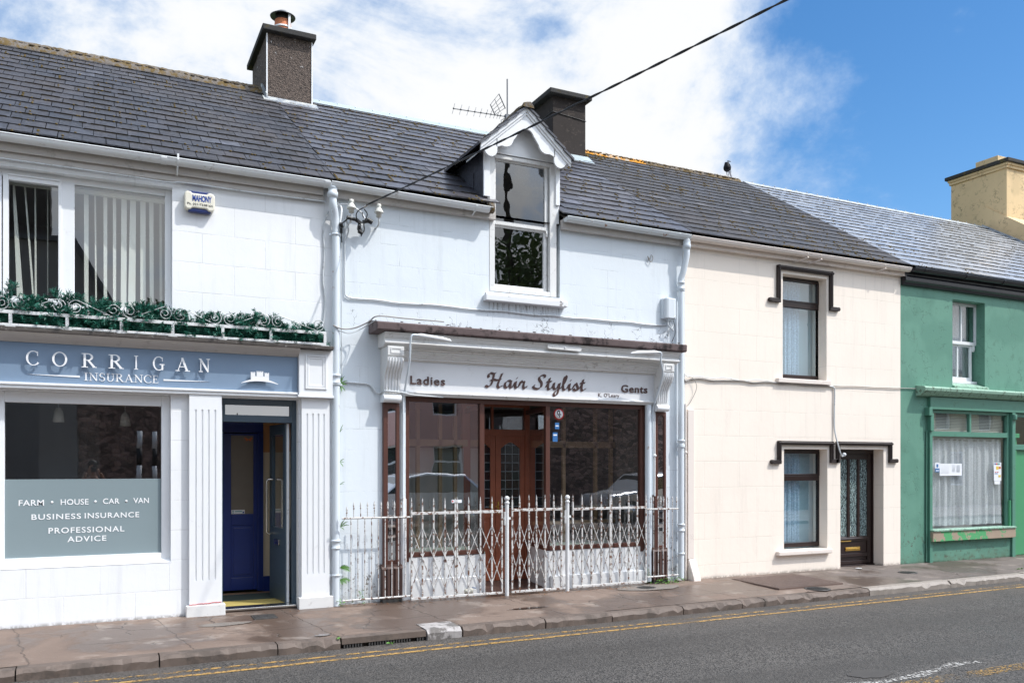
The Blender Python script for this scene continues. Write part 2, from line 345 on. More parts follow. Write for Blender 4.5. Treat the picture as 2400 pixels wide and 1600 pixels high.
def _asphalt():
    t = NT('worn_asphalt'); x, y, z = t.sep()
    vo = t.n('TexVoronoi', {'Vector': t.pos, 'Scale': 95.}).outputs
    s = t.n('SeparateColor', {0: vo['Color']}).outputs
    c = t.mix(t.ramp(s[0], .15, .85), (.012, .011, .0102), (.125, .114, .104))
    c = t.mix(t.ramp(t.noise(70, 2), .64, .76), c, (.24, .228, .215))
    c = t.mix(t.math('MULTIPLY', t.ramp(t.noise(150, 3, .6), .60, .68), .7), c, (.016, .016, .017))
    big = t.ramp(t.noise(.7, 5, .6), .35, .7)
    c = t.mix(t.math('MULTIPLY', big, .35), c, (.060, .056, .053))
    lane = t.noise(1., 4, .6, vec=t.scale((.12, 1.3, 1)))
    c = t.mix(t.math('MULTIPLY', t.ramp(lane, .38, .68), .55), c, mul((.075, .068, .062), .6))
    oil = t.ramp(t.noise(.33, 6, .7, .6), .60, .66); c = t.mix(t.math('MULTIPLY', oil, .30), c, (.03, .028, .028))
    edge = t.ramp(y, -2.75, -2.05)                        # a band of smooth silt beside the kerb
    e2 = t.math('MULTIPLY', edge, t.ramp(t.noise(2.3, 5, .65), .32, .6))
    c = t.mix(t.math('MULTIPLY', e2, .55), c, (.105, .088, .076))
    h = t.math('MULTIPLY_ADD', vo['Distance'], .8, t.math('MULTIPLY', t.noise(30, 4), .4))
    return t.done(c, t.ramp(t.noise(1.2, 4), .3, .7, .62, .8), 0., t.bump(h, .55, .01), .4)
M['asphalt'] = _asphalt()
def _pave():
    t = NT('old_concrete_pavement'); x, y, z = t.sep()
    c = t.mix(t.noise(1.1, 6, .62), (.135, .088, .066), (.285, .208, .162))
    c = t.mix(t.math('MULTIPLY', t.noise(45, 4, .7), .55), c, (.12, .095, .08))
    c = t.mix(t.math('MULTIPLY', t.ramp(t.noise(120, 2), .63, .72), .5), c, (.36, .32, .28))
    grey = t.ramp(x, 8.2, 10.6); c = t.mix(t.math('MULTIPLY', grey, .65), c, (.115, .105, .10))
    damp = t.ramp(t.noise(.85, 5, .6, .4), .44, .56)
    c = t.mix(t.math('MULTIPLY', damp, .7), c, (.070, .045, .033))
    pale = t.math('MULTIPLY', t.ramp(t.noise(2.1, 5, .65), .56, .66), .45); c = t.mix(pale, c, (.34, .285, .245))
    # slab joints, some straight and some wandering
    wob = t.math('MULTIPLY_ADD', t.noise(3.5, 5, .65), .16, x); wob = t.math('MULTIPLY_ADD', y, .13, wob)
    m = t.math('ABSOLUTE', t.math('SUBTRACT', t.math('FRACT', t.math('DIVIDE', wob, 1.32)), .5))
    j = t.ramp(m, .0, .010, 1., 0.)
    wy = t.math('MULTIPLY_ADD', t.noise(1.6, 5, .6), .22, y)
    m2 = t.math('ABSOLUTE', t.math('SUBTRACT', t.math('FRACT', t.math('DIVIDE', t.math('ADD', wy, 1.52), 1.02)), .5))
    j2 = t.math('MULTIPLY', t.ramp(m2, .0, .011, 1., 0.), t.ramp(t.noise(.8, 3), .44, .54))
    warp = t.n('VectorMath', {0: t.pos, 1: t.n('VectorMath', {0: t.n('TexNoise', {'Vector': t.pos, 'Scale': 4., 'Detail': 4.}).outputs['Color'], 1: (.3, .3, .0)}, operation='MULTIPLY').outputs[0]}, operation='ADD').outputs[0]
    vo = t.n('TexVoronoi', {'Vector': warp, 'Scale': 1.3}, feature='DISTANCE_TO_EDGE').outputs['Distance']
    cr = t.math('MULTIPLY', t.ramp(vo, 0., .014, 1., 0.), t.ramp(t.noise(1.0, 3), .50, .58))
    jj = t.math('MAXIMUM', t.math('MAXIMUM', t.math('MULTIPLY', j, .8), j2), cr)
    c = t.mix(t.math('MULTIPLY', jj, .70), c, (.035, .028, .022))
    r = t.ramp(damp, 0., 1., .8, .38)
    h = t.math('MULTIPLY_ADD', jj, -1.5, t.math('MULTIPLY', t.noise(35, 5, .65), .5))
    return t.done(c, r, 0., t.bump(h, .5, .01), .5)
M['pave'] = _pave()
M['kerb'] = plain('old_kerb_stone', (.13, .098, .080), .7, var=.4, vscale=5, bump=.6, bscale=25, dirt=(.06, .05, .043), damt=.6, dscale=3.5, dth=(.5, .62))
M['kerb_pale'] = plain('pale_kerb_stone', (.38, .355, .345), .7, var=.3, vscale=6, bump=.5, bscale=25, dirt=(.09, .08, .072), damt=.8, dscale=8, dth=(.46, .58))
M['kerb_grey'] = plain('grey_kerb_stone', (.27, .235, .205), .6, var=.2, vscale=6, bump=.4, bscale=25)
def worn_paint(name, col, lo, hi, sc=22.):
    t = NT(name); f = t.ramp(t.noise(sc, 6, .7), lo, hi)
    f = t.math('MULTIPLY', f, t.ramp(t.noise(1.4, 4, .6), lo - .16, hi - .04))
    d = t.n('BsdfPrincipled', {'Base Color': t.mix(t.noise(8, 4), mul(col, .75), mul(col, 1.15)), 'Roughness': .6})
    m = t.n('MixShader', {0: f, 1: t.n('BsdfTransparent', {0: (1, 1, 1)}).outputs[0], 2: d.outputs[0]})
    t.t.links.new(m.outputs[0], t.out.inputs[0]); return t.m
M['yellow'] = worn_paint('worn_yellow_line', (.44, .26, .075), .42, .50, 26.)
M['yellow_thin'] = worn_paint('well_worn_yellow_line', (.44, .26, .075), .47, .54, 22.)
M['yellow_faint'] = worn_paint('faint_yellow_line', (.40, .24, .07), .52, .57, 40.)
M['white_faint'] = worn_paint('faint_white_mark', (.55, .53, .50), .50, .56, 40.)
M['patch'] = plain('smooth_tar_patch', (.055, .05, .046), .75, var=.2, vscale=6, bump=.3)
M['mortar_patch'] = plain('grey_cement_patch', (.19, .165, .145), .7, var=.2, vscale=5, bump=.2)
M['water'] = plain('puddle_film', (.075, .055, .045), .06, var=.1, bump=.02, bscale=8)
M['grass'] = plain('bank_green', (.05, .09, .02), .9, var=.4, vscale=3)
M['tree_leaf'] = plain('tree_foliage', (.09, .13, .04), .6, var=.6, vscale=4)
M['bark'] = plain('bark', (.06, .045, .035), .9, var=.4)
M['pink'] = plain('pink_render', (.74, .47, .42), .8, var=.05)
M['cream2'] = plain('pale_yellow_render', (.62, .55, .36), .8, var=.05)
M['grey_render'] = plain('grey_render', (.22, .215, .21), .85, var=.12)
M['car_silver'] = plain('silver_car_paint', (.55, .57, .60), .22, .5, var=.02, bump=0)
M['car_glass'] = plain('car_glass', (.015, .017, .02), .05, var=.05, bump=0, spec=.9)
M['rubber'] = plain('rubber', (.015, .015, .015), .8, var=.1)
M['red_lamp'] = plain('red_lamp_lens', (.5, .02, .02), .2, var=.1, bump=0)
M['skin'] = plain('skin', (.45, .24, .16), .5, var=.08, bump=0)
M['shirt'] = plain('dark_shirt', (.02, .02, .025), .85, var=.2)
M['jeans'] = plain('blue_jeans', (.04, .06, .11), .85, var=.2)
M['hair'] = plain('dark_hair', (.02, .014, .01), .6, var=.3)
M['redpaint'] = plain('red_sealant', (.45, .02, .015), .5, var=.1)
M['orange'] = plain('orange_print', (.55, .12, .02), .5, var=.2)

# ------------------------------------------------------------------ mesh helpers
class MB:
    """collects shapes in world metres, then links them as ONE mesh object"""
    def __init__(s): s.v = []; s.f = []; s.c = {}; s.sm = set()
    def add(s, vs, fs, smooth=False, tint=None):
        o = len(s.v); s.v += [tuple(p) for p in vs]
        for f in fs:
            if smooth: s.sm.add(len(s.f))
            if tint: s.c[len(s.f)] = tint
            s.f.append([i + o for i in f])
        return s
    def quad(s, a, b, c, d): return s.add([a, b, c, d], [(0, 1, 2, 3)])
    def box(s, x0, x1, y0, y1, z0, z1):
        v = [(x, y, z) for x in (x0, x1) for y in (y0, y1) for z in (z0, z1)]
        return s.add(v, [(0, 1, 3, 2), (4, 6, 7, 5), (0, 4, 5, 1), (2, 3, 7, 6), (0, 2, 6, 4), (1, 5, 7, 3)])
    def prism(s, poly, axis, a, b):
        """extrude a polygon: axis 'y' takes (x,z), axis 'x' takes (y,z), axis 'z' takes (x,y)"""
        mk = {'y': lambda p, t: (p[0], t, p[1]), 'x': lambda p, t: (t, p[0], p[1]), 'z': lambda p, t: (p[0], p[1], t)}[axis]
        n = len(poly); v = [mk(p, a) for p in poly] + [mk(p, b) for p in poly]
        return s.add(v, [tuple(range(n))[::-1], tuple(range(n, 2 * n))] + [(i, (i + 1) % n, n + (i + 1) % n, n + i) for i in range(n)])
    def tube(s, pts, r, seg=8, caps=True, flat=None):
        pts = [Vector(p) for p in pts]; n = len(pts); rs = r if isinstance(r, (list, tuple)) else [r] * n
        vs = []; up = None
        for i, p in enumerate(pts):
            d = (pts[min(i + 1, n - 1)] - pts[max(i - 1, 0)]).normalized()
            if up is None: up = d.orthogonal().normalized()
            up = (up - d * up.dot(d)); up = up.normalized() if up.length > 1e-6 else d.orthogonal().normalized()
            q = d.cross(up)
            for k in range(seg):
                a = 2 * math.pi * k / seg
                vs.append(p + (up * math.cos(a) + q * math.sin(a)) * rs[i])
        fs = [(i * seg + k, i * seg + (k + 1) % seg, (i + 1) * seg + (k + 1) % seg, (i + 1) * seg + k) for i in range(n - 1) for k in range(seg)]
        s.add(vs, fs, True)
        if caps: s.add(vs[:seg], [tuple(range(seg))[::-1]]); s.add(vs[-seg:], [tuple(range(seg))])
        return s
    def lathe(s, prof, c, seg=20, axis='z'):
        vs = []
        for r, h in prof:
            for k in range(seg):
                a = 2 * math.pi * k / seg; x, y = r * math.cos(a), r * math.sin(a)
                vs.append({'z': (c[0] + x, c[1] + y, c[2] + h), 'y': (c[0] + x, c[1] + h, c[2] + y), 'x': (c[0] + h, c[1] + x, c[2] + y)}[axis])
        n = len(prof)
        return s.add(vs, [(i * seg + k, i * seg + (k + 1) % seg, (i + 1) * seg + (k + 1) % seg, (i + 1) * seg + k) for i in range(n - 1) for k in range(seg)], True)
    def ball(s, c, r, sc=(1, 1, 1), seg=10, rings=6):
        vs = []
        for i in range(rings + 1):
            t = math.pi * i / rings
            for k in range(seg):
                a = 2 * math.pi * k / seg
                vs.append((c[0] + r * sc[0] * math.sin(t) * math.cos(a), c[1] + r * sc[1] * math.sin(t) * math.sin(a), c[2] + r * sc[2] * math.cos(t)))
        return s.add(vs, [(i * seg + k, i * seg + (k + 1) % seg, (i + 1) * seg + (k + 1) % seg, (i + 1) * seg + k) for i in range(rings) for k in range(seg)], True)
    def build(s, name, mat, parent=None, bevel=0., recalc=True, label=None):
        me = bpy.data.meshes.new(name)
        V = [Vector(p) for p in s.v]
        lo = Vector([min(p[i] for p in V) for i in range(3)]); hi = Vector([max(p[i] for p in V) for i in range(3)])
        c = (lo + hi) / 2
        me.from_pydata([p - c for p in V], [], s.f)
        if s.c:
            at = me.color_attributes.new('tint', 'FLOAT_COLOR', 'CORNER')
            for p in me.polygons:
                t = s.c.get(p.index, (.5, 0, .5))
                for li in p.loop_indices: at.data[li].color = (t[0], t[1], t[2], 1)
        for i in s.sm: me.polygons[i].use_smooth = True
        me.materials.append(M[mat] if isinstance(mat, str) else mat)
        if recalc and not s.c:
            bm = bmesh.new(); bm.from_mesh(me); bmesh.ops.remove_doubles(bm, verts=bm.verts, dist=1e-6) if recalc == 'weld' else None
            bmesh.ops.recalc_face_normals(bm, faces=bm.faces); bm.to_mesh(me); bm.free()
        o = bpy.data.objects.new(name, me); COL.objects.link(o)
        if parent:
            o.parent = parent; o.location = c - wloc(parent)
        else: o.location = c
        if bevel:
            b = o.modifiers.new('edge', 'BEVEL'); b.width = bevel; b.segments = 2; b.limit_method = 'ANGLE'; b.angle_limit = R(40)
        if label: o['label'] = label
        return o
def wloc(o):
    p = Vector(o.location)
    while o.parent: o = o.parent; p += Vector(o.location)
    return p
def tag(o, label, cat=None, group=None, kind=None):
    if label: o['label'] = label
    if cat: o['category'] = cat
    if group: o['group'] = group
    if kind: o['kind'] = kind
    return o
def thing(name, label, cat, loc, group=None):
    o = bpy.data.objects.new(name, None); COL.objects.link(o); o.location = loc; o.empty_display_size = .1
    return tag(o, label, cat, group)
def struct(o): o['kind'] = 'structure'; return o
def copy_tree(o, parent=None):
    c = o.copy(); COL.objects.link(c); c.parent = parent
    for ch in list(o.children): copy_tree(ch, c)
    return c
def box(name, mat, parent, *a, bevel=0., label=None): return MB().box(*a).build(name, mat, parent, bevel, label=label)

def text(name, mat, parent, body, x0, x1, z0, z1, y, depth=.004, bold=0., spacing=1., shear=0., dz=0., sx=None):
    """lettering fitted to a rectangle on a wall that faces -y; dz raises its right end"""
    cu = bpy.data.curves.new('t', 'FONT'); cu.body = body; cu.size = 1; cu.extrude = .5; cu.offset = bold; cu.space_character = spacing; cu.shear = shear; cu.resolution_u = 4
    to = bpy.data.objects.new('t', cu); COL.objects.link(to)
    dg = bpy.context.evaluated_depsgraph_get(); me = bpy.data.meshes.new_from_object(to.evaluated_get(dg))
    bpy.data.objects.remove(to); bpy.data.curves.remove(cu)
    xs = [v.co.x for v in me.vertices]; ys = [v.co.y for v in me.vertices]
    ax, bx, ay, by = min(xs), max(xs), min(ys), max(ys)
    mb = MB()
    vs = []
    for v in me.vertices:
        u = (v.co.x - ax) / (bx - ax)
        vs.append((x0 + u * (x1 - x0), y - (depth if v.co.z > 0 else 0), z0 + (v.co.y - ay) / (by - ay) * (z1 - z0) + dz * u))
    mb.add(vs, [tuple(p.vertices) for p in me.polygons]); bpy.data.meshes.remove(me)
    return mb.build(name, mat, parent)

# a small serif alphabet drawn from bars and bowls (unit height, widths as given)
def serif_pieces(ch):
    """returns (width, list of convex quads [(x,z)*4])"""
    P = []; T = .135; t = .055
    def bar(a, b, w):
        d = Vector((b[0] - a[0], b[1] - a[1])); n = Vector((-d.y, d.x)).normalized() * w / 2
        P.append([(a[0] + n.x, a[1] + n.y), (b[0] + n.x, b[1] + n.y), (b[0] - n.x, b[1] - n.y), (a[0] - n.x, a[1] - n.y)])
    def rect(x0, x1, z0, z1): P.append([(x0, z0), (x1, z0), (x1, z1), (x0, z1)])
    def serif(x, z, w=.30): rect(x - w / 2, x + w / 2, z, z + t) if z < .5 else rect(x - w / 2, x + w / 2, z - t, z)
    def bowl(cx, cz, rx, rz, a0, a1, thick=T, thin=t, n=22):
        for i in range(n):
            q = []
            for k in (i, i + 1):
                a = R(a0 + (a1 - a0) * k / n)
                q.append(((cx + rx * math.cos(a), cz + rz * math.sin(a)), (cx + (rx - thick) * math.cos(a), cz + (rz - thin) * math.sin(a))))
            P.append([q[0][0], q[1][0], q[1][1], q[0][1]])
    if ch == 'I': rect(.13, .13 + T, 0, 1); serif(.2, 0, .38); serif(.2, 1, .38); return .4, P
    if ch == 'O': bowl(.46, .5, .46, .515, 0, 360, n=40); return .92, P
    if ch in 'CG':
        bowl(.46, .5, .46, .515, 48, 322, n=34); rect(.70, .755, .68, .95)
        if ch == 'C': rect(.70, .745, .06, .24); return .78, P
        rect(.66, .66 + T, .03, .42); serif(.70, .47, .36); P[-1] = [(.52, .40), (.90, .40), (.90, .455), (.52, .455)]; return .9, P
    if ch == 'R':
        rect(.10, .10 + T, 0, 1); serif(.17, 0, .36); serif(.10, 1, .22)
        bowl(.34, .745, .30, .255, -90, 90, .13, .055); rect(.23, .35, .945, 1.0); rect(.23, .36, .49, .545)
        bar((.36, .52), (.70, .03), .13); rect(.60, .84, 0, t); return .82, P
    if ch == 'A':
        bar((.13, .02), (.43, .98), .055); bar((.41, .99), (.74, .02), .14); rect(.22, .62, .30, .355); serif(.11, 0, .28); serif(.76, 0, .34); return .88, P
    if ch == 'N':
        rect(.14, .20, 0, 1); bar((.14, .97), (.75, .03), .14); rect(.72, .78, 0, 1); serif(.17, 0, .3); serif(.75, 1, .3); rect(.02, .2, .945, 1); return .9, P
    if ch == 'S':
        bowl(.32, .735, .27, .28, 55, 270, .12, .055); bowl(.32, .255, .28, .27, 90, -130, .12, .055)
        rect(.50, .545, .72, .95); rect(.06, .105, .05, .28); return .62, P
    if ch == 'U':
        rect(.13, .13 + T, .32, 1); rect(.68, .735, .32, 1); bowl(.43, .33, .305, .345, 180, 360, .11, .06); serif(.19, 1, .34); serif(.70, 1, .28); return .86, P
    if ch == 'E':
        rect(.12, .12 + T, 0, 1); rect(.02, .62, 0, t); rect(.02, .60, 1 - t, 1); rect(.24, .48, .475, .53)
        rect(.58, .62, 0, .22); rect(.56, .60, .80, 1); rect(.44, .48, .40, .60); return .68, P
    return .4, P
def serif_letter(ch, x0, x1, z0, z1, y, depth, shear=0.):
    wd, P = serif_pieces(ch); mb = MB(); k = 0
    for q in P:
        pts = [(x0 + p[0] / wd * (x1 - x0), z0 + p[1] * (z1 - z0) + shear * p[0]) for p in q]
        mb.prism(pts, 'y', y, y - depth - .00012 * k); k += 1
    return mb

def smooth_path(pts, n=7, closed=False):
    out = []; P = [Vector(p) for p in pts]
    for i in range(len(P) - 1):
        p0 = P[max(i - 1, 0)]; p1 = P[i]; p2 = P[i + 1]; p3 = P[min(i + 2, len(P) - 1)]
        for k in range(n):
            t = k / n; t2 = t * t; t3 = t2 * t
            out.append(.5 * ((2 * p1) + (-p0 + p2) * t + (2 * p0 - 5 * p1 + 4 * p2 - p3) * t2 + (-p0 + 3 * p1 - 3 * p2 + p3) * t3))
    out.append(P[-1]); return out

def wall(mb, x0, x1, z0, z1, holes, y=0., th=.30):
    xs = sorted({x0, x1} | {h[0] for h in holes} | {h[1] for h in holes}); zs = sorted({z0, z1} | {h[2] for h in holes} | {h[3] for h in holes})
    for i in range(len(xs) - 1):
        for j in range(len(zs) - 1):
            cx, cz = (xs[i] + xs[i + 1]) / 2, (zs[j] + zs[j + 1]) / 2
            if cx < x0 or cx > x1 or cz < z0 or cz > z1: continue
            if any(h[0] < cx < h[1] and h[2] < cz < h[3] for h in holes): continue
            a, b, c, d = xs[i], xs[i + 1], zs[j], zs[j + 1]
            mb.add([(a, y, c), (b, y, c), (b, y, d), (a, y, d)], [(0, 1, 2, 3)])
            mb.add([(a, y + th, c), (b, y + th, c), (b, y + th, d), (a, y + th, d)], [(3, 2, 1, 0)])
    for h in holes + [(x0, x1, z0, z1)]:
        a, b, c, d = h
        for p, q in (((a, c), (a, d)), ((b, c), (b, d)), ((a, c), (b, c)), ((a, d), (b, d))):
            mb.add([(p[0], y, p[1]), (q[0], y, q[1]), (q[0], y + th, q[1]), (p[0], y + th, p[1])], [(0, 1, 2, 3)])
    return mb

# roof planes: every roof in the row rises from the same eaves at the same pitch
EZ, EY, SL = 5.05, -.12, .636
ANG = math.atan(SL)
def roofp(x, s, h=0.):
    """point on a front roof slope: s metres up the slope from the eaves, h above it"""
    return (x, EY + s * math.cos(ANG) - h * math.sin(ANG), EZ + s * math.sin(ANG) + h * math.cos(ANG))
RIDGE_S = 4.12 / math.cos(ANG)
def slates(mb, x0, x1, wd, ex, s1, hole=None, th=.011, rnd=random, jit=1., cut=None):
    r = 0; s = 0.
    while s < s1 - .02:
        e = min(s + ex + .06, s1); off = (wd / 2 if r % 2 else 0) + rnd.uniform(-.012, .012)
        x = x0 - off
        while x < x1:
            ga = rnd.uniform(.003, .007); a, b = max(x + ga, x0), min(x + wd - .002, x1); x += wd
            if b - a < .02: continue
            cx = (a + b) / 2
            if hole and hole(cx, s + ex / 2): continue
            if cut: 
                b = min(b, cut(s))
                if b - a < .03: continue
            j = rnd.uniform(-.004, .004) * jit; l = rnd.uniform(0, .005) * jit; rot = rnd.uniform(-.004, .004) * jit
            if jit > .5 and rnd.random() < .014: j -= rnd.uniform(.02, .045)          # a slipped slate
            h0 = th * 1.35 + l; h1 = .004
            P = [roofp(a, s + j - rot, h0), roofp(b, s + j + rot, h0 + rnd.uniform(-.002, .002)), roofp(b, e, h1), roofp(a, e, h1),
                 roofp(a, s + j - rot, h0 - th - l), roofp(b, s + j + rot, h0 - th - l)]
            t = (rnd.random(), max(0, rnd.random() * 1.8 - .8), rnd.random())
            mb.add(P, [(0, 1, 2, 3), (4, 5, 1, 0), (4, 0, 3), (1, 5, 2)], False, t)
        s += ex; r += 1
    return mb
def moss_on_roof(x0, x1, wd, ex, n, rnd, smax=RIDGE_S, hole=None, size=(.010, .026)):
    mb = MB()
    for i in range(n):
        row = rnd.randrange(int(smax / ex)); s = row * ex
        x = x0 + (rnd.randrange(int((x1 - x0) / wd)) + (.5 if row % 2 else 0)) * wd
        if x > x1 or (hole and hole(x, s)): continue
        if noise.noise(Vector((x * .8, s * 1.1, wd * 9))) < rnd.uniform(-.35, .42): continue      # moss gathers in drifts
        k = rnd.choice((1, 1, 2, 3, 4)); up = rnd.random() < .5
        for q in range(k):
            r = rnd.uniform(*size); xx = x + (0 if up else rnd.uniform(-.16, .16)); ss = s + (rnd.uniform(-.01, ex * .7) if up else rnd.uniform(-.012, .004))
            mb.ball(roofp(min(max(xx, x0), x1), ss, .014), r, (1.2, 1.1, .8), 6, 4)
    return mb
def parts(name, mat, parent, boxes, bevel=0.):
    return [box(name, mat, parent, *b, bevel=bevel) for b in boxes]
def stuff(o): o['kind'] = 'stuff'; return o
def moss_shade_strips(x0, x1, ex, smax, rnd, cover=.6, hole=None, th=.006):
    """dark strips along lower course edges: moss, and row shadow put in as colour"""
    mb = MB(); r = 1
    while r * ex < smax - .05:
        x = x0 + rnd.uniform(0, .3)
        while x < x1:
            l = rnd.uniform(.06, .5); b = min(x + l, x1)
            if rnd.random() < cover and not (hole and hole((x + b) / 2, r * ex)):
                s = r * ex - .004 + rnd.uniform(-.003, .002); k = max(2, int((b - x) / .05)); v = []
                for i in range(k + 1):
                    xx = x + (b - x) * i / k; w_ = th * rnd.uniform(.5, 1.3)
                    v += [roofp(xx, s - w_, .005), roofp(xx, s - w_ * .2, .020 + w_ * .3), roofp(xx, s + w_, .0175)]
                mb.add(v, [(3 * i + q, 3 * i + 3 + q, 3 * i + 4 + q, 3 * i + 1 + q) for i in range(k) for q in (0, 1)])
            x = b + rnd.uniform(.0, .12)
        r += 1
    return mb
def gutter_run(mb, x0, x1, y=-.135, z=5.0, r=.058, dz=0.):
    """half-round gutter with a rolled lip, closed ends"""
    n = 10; pr = [(y + r * math.cos(math.pi + math.pi * k / n), z + r * math.sin(math.pi + math.pi * k / n)) for k in range(n + 1)]
    pr += [(p[0] * 1 + (y - p[0]) * .12, p[1] + .004) for p in pr[::-1]]
    v = [(x0, p[0], p[1]) for p in pr] + [(x1, p[0], p[1] + dz) for p in pr]; m = len(pr)
    mb.add(v, [(i, (i + 1) % m, m + (i + 1) % m, m + i) for i in range(m)], False)
    for x, d in ((x0, 0), (x1, dz)):
        mb.add([(x, p[0], p[1] + d) for p in pr[:n + 1]], [tuple(range(n + 1))])
    mb.tube([(x0, y - r, z + .002), (x1, y - r, z + .002 + dz)], .007, 6)
    return mb
def gutter_band(mb, x, y=-.135, z=5.0, r=.066, w=.03):
    n = 10
    pr = [(y + r * math.cos(math.pi + math.pi * k / n), z + .004 + r * math.sin(math.pi + math.pi * k / n)) for k in range(n + 1)]
    mb.prism(pr, 'x', x - w / 2, x + w / 2); return mb
def bars_frame(mb, x0, x1, z0, z1, y0, y1, w, wb=None, wt=None, wr=None):
    wb = w if wb is None else wb; wt = w if wt is None else wt; wr = w if wr is None else wr
    mb.box(x0, x0 + w, y0, y1, z0, z1); mb.box(x1 - wr, x1, y0, y1, z0, z1)
    mb.box(x0 + w, x1 - wr, y0 + .001, y1 - .001, z0, z0 + wb); mb.box(x0 + w, x1 - wr, y0 + .001, y1 - .001, z1 - wt, z1); return mb
def pane(mb, x0, x1, z0, z1, y): return mb.add([(x0, y, z0), (x1, y, z0), (x1, y, z1), (x0, y, z1)], [(0, 1, 2, 3)])

# ================================================================== GROUND
def yk(x): return -1.90 + .024 * x                      # kerb face
GZ, RZ = .055, -.07
def pz(y): return GZ + .014 * y if y < 0 else GZ        # the pavement falls gently to the kerb
rg = random.Random(3)
mb = MB(); mb.quad((-400, -400, -.30), (400, -400, -.30), (400, 400, -.30), (-400, 400, -.30)); struct(mb.build('ground', 'grass'))
mb = MB(); mb.quad((-60, -9.2, RZ), (90, -9.2, RZ), (90, .6, RZ), (-60, .6, RZ)); struct(mb.build('road', 'asphalt'))
mb = MB(); mb.quad((-60, -14.2, .03), (90, -14.2, .03), (90, -9.2, .03), (-60, -9.2, .03)); mb.quad((-60, -9.2, RZ - .05), (90, -9.2, RZ - .05), (90, -9.2, .03), (-60, -9.2, .03))
struct(mb.build('opposite_pavement', 'pave'))
mb = MB(); xs = [-30 + .5 * i for i in range(131)]
def pys(x): return [1.25, .6, 0, -.4, -.8, -1.2, yk(x) + .30, yk(x) + .145]
vs = []
for x in xs:
    for k, y in enumerate(pys(x)): vs.append((x, y, pz(y) + (rg.uniform(-.004, .004) if 2 < k < 7 else 0)))
m = 8; mb.add(vs, [(i * m + k, (i + 1) * m + k, (i + 1) * m + k + 1, i * m + k + 1) for i in range(len(xs) - 1) for k in range(m - 1)], True)
struct(mb.build('pavement', 'pave'))
# kerb stones, one row; broken arrises and gaps between
def kerb_row(name, mat, spans, dz=0., seed=1, deep=.145):
    r2 = random.Random(seed); mb = MB()
    for a, b in spans:
        n = max(2, int((b - a) / .07)); pts = []
        t = r2.uniform(-.008, .006) + dz
        for i in range(n + 1):
            x = a + .006 + (b - a - .012) * i / n
            ch = r2.uniform(0, .018) + (r2.uniform(.02, .05) if r2.random() < .10 else 0)
            y = yk(x); zt = pz(y) + t
            pts.append([(x, y + r2.uniform(-.006, .006), RZ - .03), (x, y - .004 + r2.uniform(-.010, .008), zt - .028 - ch), (x, y + .022 + ch, zt - r2.uniform(0, .004)), (x, y + deep, zt + .002), (x, y + deep, RZ - .03)])
        v = [p for q in pts for p in q]
        mb.add(v, [(i * 5 + k, (i + 1) * 5 + k, (i + 1) * 5 + k + 1, i * 5 + k + 1) for i in range(n) for k in range(4)])
        mb.add(pts[0], [(0, 1, 2, 3, 4)]); mb.add(pts[-1], [(4, 3, 2, 1, 0)])
    return struct(mb.build(name, mat))
sp = []; x = -30.
while x < 2.14:
    l = rg.uniform(.75, 1.15); sp.append((x, min(x + l, 2.14))); x += l
x = 3.43
while x < 7.6:
    l = rg.uniform(.6, 1.05); sp.append((x, min(x + l, 7.6))); x += l
sp.append((7.6, 8.45)); sp.append((8.45, 9.5))
kerb_row('kerb', 'kerb', sp, 0, 5)
kerb_row('pale_kerb', 'kerb_pale', [(3.03, 3.42)], .006, 6, .34)
kerb_row('grey_kerb', 'kerb_grey', [(9.5, 11.2), (11.2, 13.0), (13.0, 14.7)], .004, 7)
kerb_row('far_kerb', 'kerb', [(14.7 + 1.0 * i, 15.7 + 1.0 * i) for i in range(14)], 0, 8)
# slotted road gully set in the kerb
g = thing('kerb_drain', 'dark slotted iron drain set into the kerb beside the pale kerb block', 'drain', (2.6, yk(2.6), RZ))
mb = MB(); mb.prism([(2.15, yk(2.15) + .005), (3.02, yk(3.02) + .005), (3.02, yk(3) + .15), (2.15, yk(2.15) + .15)], 'z', RZ + .042, pz(-1.85) + .001)
mb.prism([(2.15, yk(2.15) + .07), (3.02, yk(3.02) + .07), (3.02, yk(3) + .15), (2.15, yk(2.15) + .15)], 'z', RZ - .03, RZ + .0415); mb.build('lintel', 'kerb', g)
for lo_, hi_ in ((0, 7), (9, 25), (27, 30)):
  mb = MB()
  mb.box(2.17 + lo_ * .028, 2.17 + (hi_ - 1) * .028 + .014, yk(2.6) + .012, yk(2.6) + .055, RZ - .01, RZ + .003)
  for i in range(lo_, hi_):
    xx = 2.17 + i * .028
    mb.box(xx, xx + .014, yk(xx) + .01, yk(xx) + .06, RZ, RZ + .040)
  mb.build('grille', 'cast_iron', g)
# road markings, worn thin
def strip(name, mat, yf, w, x0, x1, z=RZ + .004, seed=2):
    mb = MB(); v = []; n = 90; r2 = random.Random(seed)
    for i in range(n + 1):
        x = x0 + (x1 - x0) * i / n; y = yf(x) + r2.uniform(-.006, .006); v += [(x, y - w / 2, z), (x, y + w / 2, z)]
    mb.add(v, [(2 * i, 2 * i + 2, 2 * i + 3, 2 * i + 1) for i in range(n)]); return struct(mb.build(name, mat))
strip('yellow_line', 'yellow_thin', lambda x: -2.165 + .0225 * x, .055, -8, 26)
strip('yellow_line', 'yellow', lambda x: -2.335 + .0235 * x, .06, -8, 26, seed=3)
strip('centre_line', 'yellow_faint', lambda x: -5.19 + .0 * x, .16, 5.2, 12)
mb = MB(); pts = smooth_path([(5.2, -4.93, 0), (5.7, -5.03, 0), (6.2, -5.02, 0), (6.6, -4.95, 0), (6.95, -4.88, 0), (7.2, -4.93, 0)], 6); v = []
